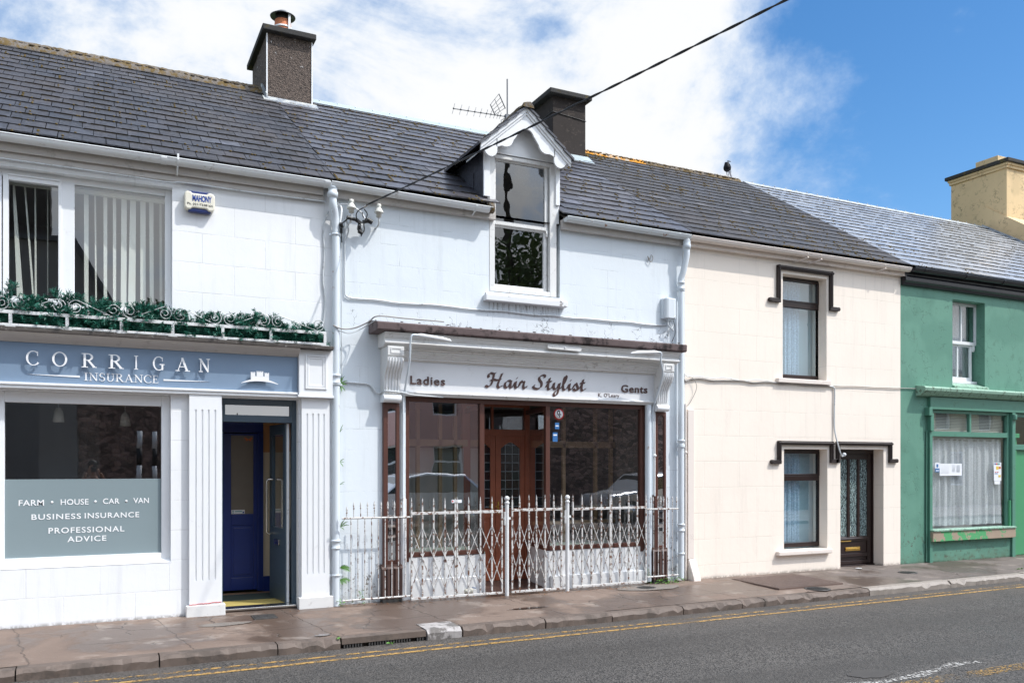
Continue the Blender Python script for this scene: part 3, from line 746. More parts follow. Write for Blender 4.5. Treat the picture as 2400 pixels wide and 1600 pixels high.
for i, p in enumerate(pts):
    w2 = .03 + .03 * math.sin(i * .35) ** 2; v += [(p.x, p.y - w2, RZ + .004), (p.x, p.y + w2, RZ + .004)]
mb.add(v, [(2 * i, 2 * i + 2, 2 * i + 3, 2 * i + 1) for i in range(len(pts) - 1)]); struct(mb.build('white_mark', 'white_faint'))
def blob(name, mat, cx, cy, rx, ry, z, seed, n=26, j=.18):
    r2 = random.Random(seed); mb = MB()
    mb.add([(cx + rx * math.cos(2 * math.pi * k / n) * (1 + r2.uniform(-j, j)), cy + ry * math.sin(2 * math.pi * k / n) * (1 + r2.uniform(-j, j)), z) for k in range(n)], [tuple(range(n))])
    return mb.build(name, mat)
struct(blob('tar_patch', 'patch', 5.95, -4.80, .22, .13, RZ + .005, 4))
struct(blob('cement_patch', 'mortar_patch', 1.22, -.66, .26, .10, pz(-.66) + .006, 5))
struct(blob('cement_patch', 'mortar_patch', 6.75, -.38, .45, .26, pz(-.38) + .006, 6, 12, .2))
struct(blob('puddle', 'water', 4.55, -1.12, .26, .045, pz(-1.12) + .007, 7, 30, .35))
struct(blob('puddle', 'water', 2.02, -1.62, .09, .05, pz(-1.62) + .008, 8, 20, .3))
# covers and gratings in the pavement
def rcover(name, label, cat, cx, cy, r, slots):
    t = thing(name, label, cat, (cx, cy, pz(cy)))
    mb = MB(); z = pz(cy) + .006; mb.lathe([(0, -.01), (r, -.01), (r, .004), (r * .86, .004), (r * .84, .0), (0, .0)], (cx, cy, z), 24); mb.build('frame', 'cast_iron', t)
    mb = MB()
    for i in range(slots):
        q = -r * .66 + i * r * 1.32 / (slots - 1); h = math.sqrt(max(0, (r * .78) ** 2 - q * q)); mb.box(cx + q - .006, cx + q + .006, cy - h, cy + h, z, z + .006)
    mb.build('ribs', 'cast_iron', t); return t
rcover('drain_cover', 'small round slotted iron cover below the brown railing end', 'drain cover', 6.72, -.40, .13, 8)
rcover('manhole_cover', 'small round iron cover between the brown cellar grating and the kerb', 'manhole cover', 8.80, -1.42, .17, 9)
rcover('manhole_cover', 'small round iron cover in the pavement outside the dark brown door', 'manhole cover', 11.35, -.78, .14, 7)
t = thing('meter_cover', 'square cast iron meter cover in front of the blue doorway', 'cover', (1.66, -.40, pz(-.4)))
mb = MB(); z = pz(-.4) + .003; mb.box(1.54, 1.79, -.53, -.28, z - .01, z + .006); mb.build('frame', 'cast_iron', t, .003)
mb = MB(); mb.box(1.56, 1.77, -.51, -.30, z + .006, z + .010); 
for q in (0, 1): mb.box(1.60 + .1 * q, 1.63 + .1 * q, -.48, -.33, z + .010, z + .014)
mb.box(1.60, 1.73, -.42, -.39, z + .010, z + .0135); mb.build('lid', 'cast_iron', t, .002)
t = thing('cellar_grating', 'large rectangular brown iron cellar grating set in the pavement', 'grating', (8.95, -.70, pz(-.7)))
mb = MB(); z = pz(-.7) - .004
def gp(u, w): return (8.28 + 1.16 * u + .10 * w, -1.25 + .03 * u + 1.02 * w)
for i in range(58):
    u = i / 57; a = gp(u - .006, .01); b = gp(u + .006, .01); c = gp(u + .006, .99); d = gp(u - .006, .99); mb.prism([a, b, c, d], 'z', z, z + .022)
mb.build('bars', 'grate', t)
mb = MB()
for a, b, c, d in ((-.02, 1.02, -.03, .0), (-.02, 1.02, 1., 1.03), (-.025, -.01, 0, 1), (1.01, 1.025, 0, 1), (-.01, 1.01, .49, .51)):
    mb.prism([gp(a, c), gp(b, c), gp(b, d), gp(a, d)], 'z', z - .005, z + .020)
mb.build('frame', 'grate', t)
mb = MB(); mb.quad(*[(*gp(*q), z + .004) for q in ((0, 0), (1, 0), (1, 1), (0, 1))]); mb.build('pit', 'moss_shade_dark', t)  # flat dark sheet; the pit's shade is put into its colour
tag(blob('plastic_disc', 'letter_white', 11.02, -.13, .055, .05, pz(-.13) + .012, 9, 16, .02), 'small flat white plastic cap on the ground by the dark brown door', 'drain cap')

# ================================================================== ROOFS (shared helper)
def back_slope(name, mat, parent, x0, x1, rs=RIDGE_S):
    yr = EY + rs * math.cos(ANG); zr = EZ + rs * math.sin(ANG)
    mb = MB(); mb.prism([(yr, zr), (2 * yr, EZ), (2 * yr, EZ - .04), (yr, zr - .05)], 'x', x0, x1)
    mb.prism([(EY + .01, EZ - .035), (yr, zr - .03), (yr, zr - .05), (EY + .01, EZ - .055)], 'x', x0, x1)
    return mb.build(name, mat, parent)
YR = EY + RIDGE_S * math.cos(ANG); ZR = EZ + RIDGE_S * math.sin(ANG)
def ridge(name, mat, parent, x0, x1, h=.055, w=.13, n=None, seed=1, rough=.012):
    r2 = random.Random(seed); n = n or int((x1 - x0) / .05); v = []; k = 8
    for i in range(n + 1):
        x = x0 + (x1 - x0) * i / n
        for q in range(k):
            a = math.pi * q / (k - 1); rr = 1 + r2.uniform(-rough, rough) * 8
            yy = YR - w * math.cos(a) * rr; zz = ZR + .01 + h * math.sin(a) * rr - SL * abs(yy - YR) * .92
            v.append((x, yy, zz))
    mb = MB(); mb.add(v, [(i * k + q, (i + 1) * k + q, (i + 1) * k + q + 1, i * k + q + 1) for i in range(n) for q in range(k - 1)], True)
    mb.add(v[:k], [tuple(range(k))]); mb.add(v[-k:], [tuple(range(k))[::-1]])
    return mb.build(name, mat, parent)
def room(parent, x0, x1, y1, levels, mat='room', y0=.30):
    mb = MB(); z0, z1 = levels[0], levels[-1]
    mb.quad((x0, y1, z0), (x1, y1, z0), (x1, y1, z1), (x0, y1, z1))
    for x in (x0, x1): mb.quad((x, y0, z0), (x, y1, z0), (x, y1, z1), (x, y0, z1))
    for z in levels: mb.quad((x0, y0, z), (x1, y0, z), (x1, y1, z), (x0, y1, z))
    return mb.build('interior', mat, parent)

# ================================================================== INSURANCE OFFICE (white, left)
A = thing('insurance_office', 'white two storey office with a dark slate roof and a blue shop sign', 'building', (0, 0, 0))
mb = wall(MB(), -8, 2.56, -.2, 5.02, [(-.93, .757, 3.36, 4.735), (-.96, .742, .655, 2.47), (1.275, 2.125, -.2, 2.47)])
mb.build('wall', 'wall_white', A)
room(A, -7.8, 1.20, 3.2, (.02, 2.75, 4.95), 'room')
mb = MB(); mb.box(-8, 2.56, .001, 8.2, 4.98, 5.0); mb.box(-8.0, -7.95, .3, 8.2, -.2, 5); mb.box(-8, 2.56, 8.1, 8.2, -.2, 5); mb.prism([(0.05, 5), (YR, ZR - .06), (2 * YR - .05, 5)], 'x', -8, -7.95)
mb.build('rear_wall', 'grey_render', A)
# roof
RA = MB(); slates(RA, -8, 2.52, .225, .272, RIDGE_S, None, .010, random.Random(11)); rfA = RA.build('roof', 'slate_new', A, recalc=False)
back_slope('roof_slope', 'moss_shade_dark', rfA, -8, 2.54)
ridge('ridge_capping', 'ridge_moss', rfA, -8, 2.40, .085, .17, seed=4)
mb = moss_on_roof(-1.2, 2.5, .225, .272, 330, random.Random(2), size=(.006, .015)); stuff(mb.build('moss', 'moss', rfA)); stuff(moss_shade_strips(-2, 2.5, .272, RIDGE_S, random.Random(81), .55, None, .005).build('moss_shade_line', 'moss_shade_dark', rfA))
mb = MB(); r2 = random.Random(9)
for i in range(420):
    x = r2.uniform(-2.5, 2.3); d = r2.uniform(.0, .13); mb.ball((x, YR - d, ZR + .075 - d * .62), r2.uniform(.010, .026), (1.7, 1.2, .6), 6, 4)
stuff(mb.build('ridge_moss', 'ridge_moss', rfA))
# eaves board, gutter
mb = MB(); mb.box(-8, 2.40, -.07, 0, 4.865, 4.99); mb.box(-8, 2.42, -.035, 0, 4.80, 4.864); mb.build('eaves_board', 'soffit', A, .004)
mb = MB(); gutter_run(mb, -8, 2.44, -.135, 5.0, .062, 0); g = mb.build('gutter', 'gutter', A)
for x, w_ in ((.66, .06), (2.42, .07)): gutter_band(MB(), x, -.135, 5.0, .070, w_).build('joint', 'gutter', g, .003)
mb = MB(); gutter_band(mb, .80, -.135, 5.0, .071, .022); mb.box(.79, .81, -.205, -.195, 4.985, 5.05); mb.tube([(.80, -.15, 4.93), (.80, -.10, 4.89), (.80, -.06, 4.86)], .010); mb.build('bracket', 'gutter', g, .002)
mb = MB(); mb.tube(smooth_path([(-4, -.045, 4.79), (-.8, -.045, 4.79), (.2, -.045, 4.785), (.7, -.05, 4.775), (.9, -.05, 4.795), (1.6, -.045, 4.79), (2.45, -.045, 4.80)], 6), .009, 6)
tag(mb.build('eaves_cable', 'cable_white'), 'thin white cable clipped under the gutter of the white insurance office', 'cable')
# upper window
mb = MB(); bars_frame(mb, -.93, .757, 3.36, 4.735, .10, .17, .075, .05, .07, .067); mb.box(-.335, -.195, .10, .17, 3.36, 4.735)
wA = mb.build('window', 'white', A, .005)
mb = MB(); bars_frame(mb, -.845, -.318, 3.40, 4.68, .085, .15, .05, .04, .055, .028); mb.box(-.80, -.33, .07, .10, 4.67, 4.685); mb.build('sash', 'white', wA, .004)
pane(MB(), -.80, -.345, 3.43, 4.63, .13).build('pane', 'glass', wA); pane(MB(), -.20, .70, 3.40, 4.675, .13).build('pane', 'glass', wA)
# vertical blinds behind it
vb = thing('vertical_blind', 'pale vertical louvre blind hanging behind the upstairs window above the garland', 'blind', (0, .24, 3.4))
mb = MB(); mb.box(-.86, .72, .22, .27, 4.62, 4.66); mb.build('headrail', 'blind', vb)
def slat(xa, xb, wa, wb, z0=3.38, z1=4.62, y=.245):
    m_ = MB(); m_.add([(xa - wa / 2, y, z1), (xa + wa / 2, y + .02, z1), (xb + wb / 2, y + .02, z0), (xb - wb / 2, y, z0), (xa - wa / 2, y + .002, z1), (xa + wa / 2, y + .022, z1), (xb + wb / 2, y + .022, z0), (xb - wb / 2, y + .002, z0)],
        [(0, 1, 2, 3), (7, 6, 5, 4), (0, 3, 7, 4), (1, 5, 6, 2)]); m_.build('slat', 'blind', vb)
for xa, xb, wa, wb in ((-.76, -.70, .02, .06), (-.66, -.575, .014, .02), (-.565, -.56, .012, .02), (-.45, -.45, .008, .008), (-.275, -.275, .05, .05), (-.33, -.33, .03, .035),
        (-.085, -.085, .045, .04), (.0, .01, .016, .016), (.10, .10, .04, .032), (.19, .19, .034, .03), (.285, .28, .055, .06), (.375, .36, .06, .075), (.475, .475, .055, .055), (.56, .565, .046, .04), (.655, .66, .026, .03), (.745, .75, .04, .04)):
    slat(xa, xb, wa, wb)
# shop window
mb = MB(); bars_frame(mb, -.96, .742, .655, 2.47, .08, .17, .13, .10, .115, .09); wS = mb.build('shop_window', 'white', A, .006)
pane(MB(), -.835, .655, .75, 2.36, .12).build('pane', 'glass', wS)
box('film', 'film', wS, -.835, .655, .1125, .116, .752, 1.565)
lt = MB(); 
for body, x0, x1, z0, z1 in (('FARM', -.707, -.478, 1.292, 1.352), ('HOUSE', -.325, -.063, 1.294, 1.354), ('CAR', .075, .236, 1.297, 1.356), ('VAN', .372, .527, 1.299, 1.357),
        ('BUSINESS', -.592, -.135, 1.145, 1.203), ('INSURANCE', -.100, .430, 1.147, 1.205), ('PROFESSIONAL', -.437, .284, .998, 1.058), ('ADVICE', -.262, .108, .903, .962)):
    text('lettering', 'letter_white', wS, body, x0, x1, z0, z1, .112, .003, .012, 1.15 if len(body) > 5 else 1.05)
for x in (-.405, .002, .303): MB().lathe([(0, 0), (.0125, 0), (.0125, -.003), (0, -.003)], (x, .112, 1.324), 14, 'y').build('dot', 'letter_white', wS)
mb = MB(); mb.prism([(-.004, .6555), (.085, .69), (.085, .6555)], 'x', -.9595, .7415); mb.build('sill', 'white', A)
# inside the office: pale pillar, lamps
box('pillar', 'room', A, -.60, .05, 1.6, 1.9, .05, 2.7)
for i, (x, y, z) in enumerate(((-.36, .55, 2.24), (.31, .75, 2.22))):
    t = thing('pendant_lamp', ('white ribbed pendant lamp nearest the left side of the office window', 'white pendant lamp hanging behind the right half of the office window')[i], 'lamp', (x, y, 2.7), 'pendant lamps in the office window')
    MB().lathe([(.02, .10), (.045, .06), (.055, 0), (.06, -.06), (.05, -.06), (.0, .09)], (x, y, z), 16).build('lamp_shade', 'porcelain', t)
    MB().tube([(x, y, z + .09), (x, y, 2.72)], .006).build('cord', 'cable_white', t)
# cornice ledge over the fascia
mb = MB(); mb.box(-8, 2.485, -.215, 0, 3.045, 3.085); mb.build('ledge', 'ledge_dark', A, .006)
mb = MB(); mb.prism([(-.20, 3.044), (-.175, 3.02), (-.11, 2.985), (-.07, 2.958), (0, 2.958), (0, 3.044)], 'x', -8, 2.104); mb.build('cornice', 'soffit', A)
mb = MB(); mb.box(-8, 2.10, -.085, 0, 2.488, 2.538); mb.box(-8, 2.10, -.10, 0, 2.522, 2.548); mb.build('sign_rail', 'white', A, .005)
# corner block with framed panel
mb = MB(); mb.box(2.105, 2.495, -.12, 0, 2.52, 3.044); mb.box(2.09, 2.505, -.135, 0, 2.492, 2.519)
for k, (x0, x1, z0, z1) in enumerate(((2.175, 2.425, 2.59, 2.985), (2.20, 2.40, 2.615, 2.96))):
    d = .013 - .005 * k; ww = .022
    mb.box(x0, x0 + ww, -.12 - d, -.12, z0, z1); mb.box(x1 - ww, x1, -.12 - d, -.12, z0, z1); mb.box(x0 + ww, x1 - ww, -.12 - d, -.12, z0, z0 + ww); mb.box(x0 + ww, x1 - ww, -.12 - d, -.12, z1 - ww, z1)
mb.build('corner_block', 'white', A, .004)
# fluted pilasters
def pilaster(x0, x1, z0, z1, fz0, fz1, parent, pl):
    mb = MB(); y = -.07; mb.box(x0, x1, y, 0, z0, fz0); mb.box(x0, x1, y, 0, fz1, z1)
    n = 4; w_ = (x1 - x0); pts = [(x0, 0), (x0, y)]
    for i in range(n):
        c = x0 + w_ * (.20 + .2 * i); pts += [(c - .010, y), (c - .005, y + .014), (c + .005, y + .014), (c + .010, y)]
    pts += [(x1, y), (x1, 0)]
    mb.prism(pts, 'z', fz0, fz1); p = mb.build('pilaster', 'white', parent)
    mb = MB(); mb.box(*pl); mb.build('plinth', 'white_old', p, .008); return p
p1 = pilaster(.925, 1.262, .17, 2.488, .443, 2.323, A, (.89, 1.30, -.10, 0, .0, .178))
pilaster(2.145, 2.470, .18, 2.491, .451, 2.31, A, (2.108, 2.518, -.10, 0, .02, .185))
mb = MB(); r2 = random.Random(4)
for i in range(22): mb.ball((.93 + i * .0155, -.074, .184 + .012 * (i / 22) + r2.uniform(-.003, .003)), .007, (1.3, 1, .7), 6, 4)
mb.build('sealant', 'redpaint', p1)
# entrance
mb = MB(); mb.box(1.275, 1.30, .12, .22, .08, 2.47); mb.box(2.075, 2.125, .12, .22, .08, 2.47); mb.box(1.30, 2.075, .121, .219, 2.40, 2.47); mb.box(1.30, 2.075, .115, .219, 2.205, 2.285); mb.box(1.30, 1.325, .12, .16, 2.285, 2.40); mb.box(2.05, 2.075, .12, .16, 2.285, 2.40)
df = mb.build('door_frame', 'frame_grey', A, .004)
pane(MB(), 1.31, 2.07, 2.28, 2.405, .15).build('transom_pane', 'mirror', df)
box('threshold', 'steel', df, 1.29, 2.10, .0, .20, .075, .098, bevel=.004); box('step', 'kerb', df, 1.275, 2.125, .02, .30, -.05, .074)
# leaf, swung inwards: hinge at (2.055,.20), free edge at (1.985,.80)
H = Vector((2.055, .20, 0)); D = (Vector((1.985, .82, 0)) - H).normalized(); N_ = Vector((-D.y, D.x, 0))   # N_ points left, to the outside face
def leaf(mb, a0, a1, t0, t1, z0, z1):
    P = [H + D * a + N_ * t for a, t in ((a0, t0), (a1, t0), (a1, t1), (a0, t1))]
    mb.prism([(p.x, p.y) for p in P], 'z', z0, z1)
mb = MB(); L = .62
leaf(mb, 0, .09, 0, .045, .095, 2.20); leaf(mb, L - .09, L, 0, .045, .095, 2.20); leaf(mb, .09, L - .09, .001, .044, .095, .96); leaf(mb, .09, L - .09, .001, .044, 2.08, 2.20)
leaf(mb, .09, L - .09, .044, .047, .28, .30)
dl = mb.build('glass_door', 'frame_grey', A, .003)
mb = MB(); P = [H + D * a + N_ * .022 for a in (.09, L - .09)]; mb.quad((P[0].x, P[0].y, .96), (P[1].x, P[1].y, .96), (P[1].x, P[1].y, 2.08), (P[0].x, P[0].y, 2.08)); mb.build('pane', 'glass', dl)
for side in (1, -1):
    q = [H + D * a + N_ * t for a, t in (((.50, .045), (.50, .115), (.50, .115), (.50, .045)) if side > 0 else ((.50, 0), (.50, -.07), (.50, -.07), (.50, 0)))]
    zz = (1.56, 1.56, .87, .87); pts = []
    pts = [(q[0].x, q[0].y, 1.54), (q[1].x, q[1].y, 1.54), (q[2].x, q[2].y, .88), (q[3].x, q[3].y, .88)]
    MB().tube([pts[0], tuple(Vector(pts[0]).lerp(Vector(pts[1]), .8)), tuple(Vector(pts[1]) + Vector((0, 0, -.02))), tuple(Vector(pts[2]) + Vector((0, 0, .02))), tuple(Vector(pts[3]).lerp(Vector(pts[2]), .8)), pts[3]], .013, 10).build('handle', 'steel', dl)
mb = MB(); leaf(mb, .20, .40, .045, .062, .755, .82); mb.build('letter_box', 'steel', dl, .004)
mb = MB(); leaf(mb, -.005, .004, .0, .03, .10, 2.2); mb.build('hinge_strip', 'gutter', dl)
# hall behind
HX0, HX1, HY = 1.22, 2.16, 1.34
mb = MB(); mb.quad((HX1, .22, .08), (HX1, HY, .08), (HX1, HY, 1.88), (HX1, .22, 1.88)); mb.quad((HX0, .3, .08), (HX0, HY, .08), (HX0, HY, 2.5), (HX0, .3, 2.5)); mb.box(1.95, HX1, HY, HY + .02, .2, 1.88); mb.build('hall_wall', 'room_cream', A)
mb = MB(); mb.quad((HX1, .22, 1.88), (HX1, HY, 1.88), (HX1, HY, 2.5), (HX1, .22, 2.5)); mb.box(1.95, HX1, HY, HY + .02, 1.88, 2.5); mb.quad((HX0, .22, 2.48), (HX1, .22, 2.48), (HX1, HY, 2.48), (HX0, HY, 2.48)); mb.build('hall_ceiling', 'room_peach', A)
box('hall_floor', 'floor_wood', A, HX0, HX1, .20, HY, .05, .085)
box('skirting', 'door_blue', A, 1.95, HX1, HY - .015, HY - .0005, .085, .28)
mb = MB(); mb.box(1.22, 1.95, HY - .03, HY, 2.13, 2.27); mb.box(1.875, 1.95, HY - .035, HY, .10, 2.13); mb.box(1.885, 1.90, HY - .05, HY - .03, .10, 2.13); mb.box(1.22, 1.95, HY - .05, HY - .029, 2.245, 2.27)
ij = mb.build('inner_door_frame', 'door_blue', A, .004)
mb = MB(); y0, y1 = HY - .03, HY + .01
for x0, x1, z0, z1 in ((1.22, 1.46, .12, 2.12), (1.46, 1.552, .12, 2.12), (1.828, 1.873, .12, 2.12), (1.552, 1.828, .12, .28), (1.552, 1.828, .95, 1.09), (1.552, 1.828, 2.09, 2.12)): mb.box(x0, x1, y0, y1, z0, z1)
mb.box(1.552, 1.828, y0 + .016, y1, .28, .95); mb.box(1.585, 1.80, y0 + .006, y1, .315, .915)
idr = mb.build('inner_door', 'door_blue', A, .005)
box('pane', plain('obscured_glass', (.20, .175, .145), .25, var=.1, bump=.3, bscale=200), idr, 1.552, 1.828, HY - .012, HY, 1.09, 2.09)
# stickers on the inner door
st = thing('door_sticker', 'small white and green security sticker on the glass of the blue inner door', 'sticker', (1.64, HY - .014, 1.115))
box('sheet', 'paper', st, 1.558, 1.722, HY - .0155, HY - .014, 1.094, 1.144)
for k in range(2): MB().lathe([(0, 0), (.008, 0), (.008, -.001), (0, -.001)], (1.578, HY - .0156, 1.108 + .022 * k), 10, 'y').build('badge', 'paper_teal', st)
box('printed_line', 'paper_teal', st, 1.60, 1.69, HY - .0165, HY - .0156, 1.118, 1.128); box('emblem', 'ink_blue', st, 1.695, 1.715, HY - .0165, HY - .0156, 1.10, 1.12)
mb = MB()
for s_ in (-1, 1):
    mb.prism([(1.768, 2.045), (1.768 + s_ * .045, 2.072), (1.768 + s_ * .05, 2.05), (1.768 + s_ * .03, 2.045), (1.768 + s_ * .035, 2.022), (1.768 + s_ * .008, 2.03)], 'y', HY - .0145, HY - .013)
tag(mb.build('butterfly_sticker', 'orange'), 'orange butterfly sticker at the top of the blue inner door pane', 'sticker')
mb = MB(); mb.box(1.30, 2.02, .62, 1.10, .086, .098); tag(mb.build('door_mat', 'mat_green', None, .003), 'dark grey green door mat inside the open doorway', 'door mat')
mb = MB(); mb.box(1.31, 2.06, .225, .615, .086, .094); tag(mb.build('coir_mat', 'mat_yellow', None, .003), 'yellow coir mat just inside the steel threshold', 'door mat')
# chimney
ch = MB(); ch.box(2.40, 3.10, 3.60, 4.95, 7.0, 8.44); chA = ch.build('chimney', 'pebble', A, .006)
mb = MB(); mb.box(2.32, 3.15, 3.50, 5.05, 8.441, 8.53); mb.build('cap', 'concrete_dark', chA, .012)
parts('corner_bead', 'white', chA, [(2.39, 2.41, 3.588, 3.599, 7.42, 8.43), (3.09, 3.11, 3.588, 3.599, 7.42, 8.43), (2.41, 3.09, 3.588, 3.5985, 7.40, 7.418)])
MB().prism([(3.595, 7.43), (3.46, 7.33), (3.46, 7.35), (3.59, 7.45)], 'x', 2.33, 3.17).build('flashing', 'lead', chA); mb = MB(); mb.prism([(3.50, 7.36), (3.98, 7.71), (3.98, 7.80), (3.50, 7.45)], 'x', 2.375, 2.399); mb.build('flashing', 'lead', chA)
mb = MB(); mb.lathe([(.135, 0), (.135, .30), (.130, .47), (.108, .47), (.10, .03)], (2.77, 4.25, 8.53), 24); pt = mb.build('chimney_pot', 'terracotta', chA)
mb = MB(); mb.lathe([(.112, .0), (.116, .10), (.10, .10), (.095, .0)], (2.77, 4.25, 9.00), 24); mb.build('mesh_guard', 'soot', chA)
mb = MB(); mb.lathe([(.0, .055), (.09, .045), (.205, -.03), (.20, -.04), (.08, .02), (0, .03)], (2.77, 4.25, 9.10), 24); mb.build('cowl', 'dark_metal', chA)
box('strap', 'white', chA, 2.83, 2.866, 4.10, 4.112, 8.54, 9.08); mb = MB(); mb.lathe([(.1365, 0), (.142, 0), (.142, .03), (.1365, .03)], (2.77, 4.25, 8.86), 24); mb.build('strap', 'white', chA)
# alarm box
al = thing('alarm_box', 'cream and blue burglar alarm box on the white upstairs wall', 'alarm', (1.03, 0, 4.6))
mb = MB(); mb.box(.915, 1.15, -.075, 0, 4.485, 4.715); mb.build('backplate', 'box_blue', al, .012)
mb = MB(); pr = [(.875, 4.53), (.89, 4.508), (.93, 4.50), (.955, 4.525), (1.10, 4.525), (1.125, 4.50), (1.17, 4.508), (1.19, 4.53), (1.19, 4.675), (1.17, 4.70), (1.125, 4.705), (1.10, 4.685), (.955, 4.685), (.93, 4.705), (.89, 4.70), (.875, 4.675)]
mb.prism(pr, 'y', -.092, -.002); mb.build('cover', 'box_cream', al, .014)
text('lettering', 'ink_blue', al, 'MAHONY', .955, 1.155, 4.595, 4.665, -.0925, .002, .035, .95); text('lettering', 'ink', al, 'Ph. 021-7338164', .902, 1.165, 4.552, 4.576, -.0925, .002, .005)
# sign: board, raised letters, castle emblem
sg = thing('shop_sign', 'long slate blue fascia sign reading CORRIGAN INSURANCE with a white castle emblem', 'sign', (0, 0, 2.75))
box('board', 'sign_blue', sg, -8, 2.102, -.055, -.002, 2.549, 2.957)
cs = [(-.628, -.518), (-.395, -.258), (-.125, .012), (.128, .268), (.372, .412), (.555, .672), (.786, .922), (1.018, 1.137)]
for i, (chx, (x0, x1)) in enumerate(zip('CORRIGAN', cs)): serif_letter(chx, x0, x1, 2.722 + .0015 * i, 2.868 + .0015 * i, -.088, .012).build('letter', 'letter_white', sg)
xa, xb = -.105, .616; ws = [serif_pieces(c)[0] + .07 for c in 'INSURANCE']; tot = sum(ws) - .07; xx = xa
for c, w_ in zip('INSURANCE', ws):
    ww = (w_ - .07) / tot * (xb - xa); serif_letter(c, xx, xx + ww, 2.592, 2.676, -.0552, .004).build('letter', 'letter_white', sg); xx += w_ / tot * (xb - xa)
mb = MB(); mb.prism([(-.626, 2.634), (-.143, 2.640), (-.143, 2.620), (-.30, 2.624)], 'y', -.060, -.0552); mb.build('flourish', 'letter_white', sg); mb = MB(); mb.prism([(.664, 2.640), (1.136, 2.634), (1.0, 2.628), (.664, 2.622)], 'y', -.060, -.0552); mb.build('flourish', 'letter_white', sg)
mb = MB(); cx, yy = 1.672, -.095
def cren(x0, x1, z0, z1, n, dy=0):
    mb.prism([(x0, z0), (x1, z0), (x1, z1), (x0, z1)], 'y', yy - dy, yy + .012)
    for i in range(n):
        a = x0 + (x1 - x0) * (2 * i) / (2 * n - 1); b = x0 + (x1 - x0) * (2 * i + 1) / (2 * n - 1); mb.prism([(a, z1), (b, z1), (b, z1 + .012), (a, z1 + .012)], 'y', yy - dy, yy + .012)
mb.prism([(cx - .10, 2.675), (cx + .10, 2.675), (cx + .10, 2.715), (cx - .10, 2.715)], 'y', yy, yy + .012)
cren(cx - .10, cx - .052, 2.714, 2.748, 3, .0006); cren(cx - .036, cx + .036, 2.714, 2.760, 4, .0008); cren(cx + .052, cx + .10, 2.714, 2.746, 3, .0006)
n = 16
top = [(cx - .205 + .41 * i / n, 2.632 + .055 * (1 - ((i / n - .5) * 2) ** 2)) for i in range(n + 1)]; bot = [(cx - .20 + .40 * i / n, 2.630 + .028 * (1 - ((i / n - .5) * 2) ** 2)) for i in range(n + 1)]
for i in range(n): mb.prism([top[i], top[i + 1], bot[i + 1], bot[i]], 'y', yy - .001, yy + .012)
mb.build('castle_emblem', 'letter_white', sg)
for x in (1.62, 1.72): box('standoff', 'steel', sg, x - .004, x + .004, -.083, -.055, 2.665, 2.673)

# scrolled balconette with garland
bl = thing('balcony_railing', 'low white wrought iron balcony railing with scrolls above the blue sign', 'railing', (.8, -.19, 3.08))
PX = [-2.25, -1.75, -1.25, -.757, -.257, .247, .747, 1.258, 1.775, 2.385]; yb = -.19
mb = MB(); mb.box(-2.3, 2.40, yb - .013, yb + .013, 3.216, 3.250); mb.build('top_rail', 'iron_white', bl, .003)
mb = MB(); mb.box(-2.3, 2.40, yb - .013, yb + .013, 3.092, 3.118)
for x in PX: mb.box(x - .045, x + .045, yb - .014, yb + .014, 3.084, 3.0915)
mb.build('bottom_rail', 'iron_white', bl, .003)
for x in PX: box('post', 'iron_white', bl, x - .016, x + .016, yb - .0125, yb + .0125, 3.119, 3.215, bevel=.003)
def spiral(cx, cz, r0, a0, turns, sgn, y, n=30):
    return [(cx + (r0 * (1 - .80 * i / n)) * math.cos(a0 + sgn * 2 * math.pi * turns * i / n), y, cz + (r0 * (1 - .80 * i / n)) * math.sin(a0 + sgn * 2 * math.pi * turns * i / n)) for i in range(n + 1)]
cz = 3.326; r0 = .072
for i in range(len(PX) - 1):
    a, b = PX[i] + .076, PX[i + 1] - .076; up = i % 2 == 0
    # S scroll: tangent leaves the top of one volute and meets the foot of the next
    if up: s1 = spiral(a, cz, r0, math.pi / 2 - .35, 1.7, 1, yb); s2 = spiral(b, cz, r0, -math.pi / 2 - .35, 1.7, 1, yb)
    else: s1 = spiral(a, cz, r0, -math.pi / 2 + .35, 1.7, -1, yb); s2 = spiral(b, cz, r0, math.pi / 2 + .35, 1.7, -1, yb)
    MB().tube(s1[::-1] + s2, .0052, 6).build('scroll', 'iron_scroll', bl)
gl = thing('fir_garland', 'green artificial fir garland lying behind the white scrolled railing', 'garland', (.6, -.12, 3.1))
r2 = random.Random(21); mb = MB(); mt = MB()
def sprig(x, y, z, d, ln, nn, rad):
    d = Vector(d).normalized(); o = d.orthogonal().normalized(); q = d.cross(o)
    for i in range(nn):
        s_ = r2.random(); a = r2.uniform(0, 6.28); p = Vector((x, y, z)) + d * ln * s_
        dr = (d * .75 + (o * math.cos(a) + q * math.sin(a))).normalized(); e = p + dr * rad * r2.uniform(.7, 1.15); sd_ = dr.cross(Vector((r2.uniform(-1, 1), r2.uniform(-1, 1), r2.uniform(-1, 1)))).normalized() * .0033
        (mt if r2.random() < .30 else mb).add([p - sd_, p + sd_, e + sd_ * .5, e - sd_ * .5], [(0, 1, 2, 3)])
for i in range(1700):
    x = r2.uniform(-2.0, 2.36); top = 3.36 + .05 * math.sin(x * 5.1) + .035 * math.sin(x * 11.3 + 1) - .025 * max(0, x)
    z = r2.uniform(3.10, top); sprig(x, r2.uniform(-.17, -.03), z, (r2.uniform(-1, 1), r2.uniform(-1, .2), r2.uniform(-.1, 1.1)), r2.uniform(.06, .10), 42, r2.uniform(.026, .044))
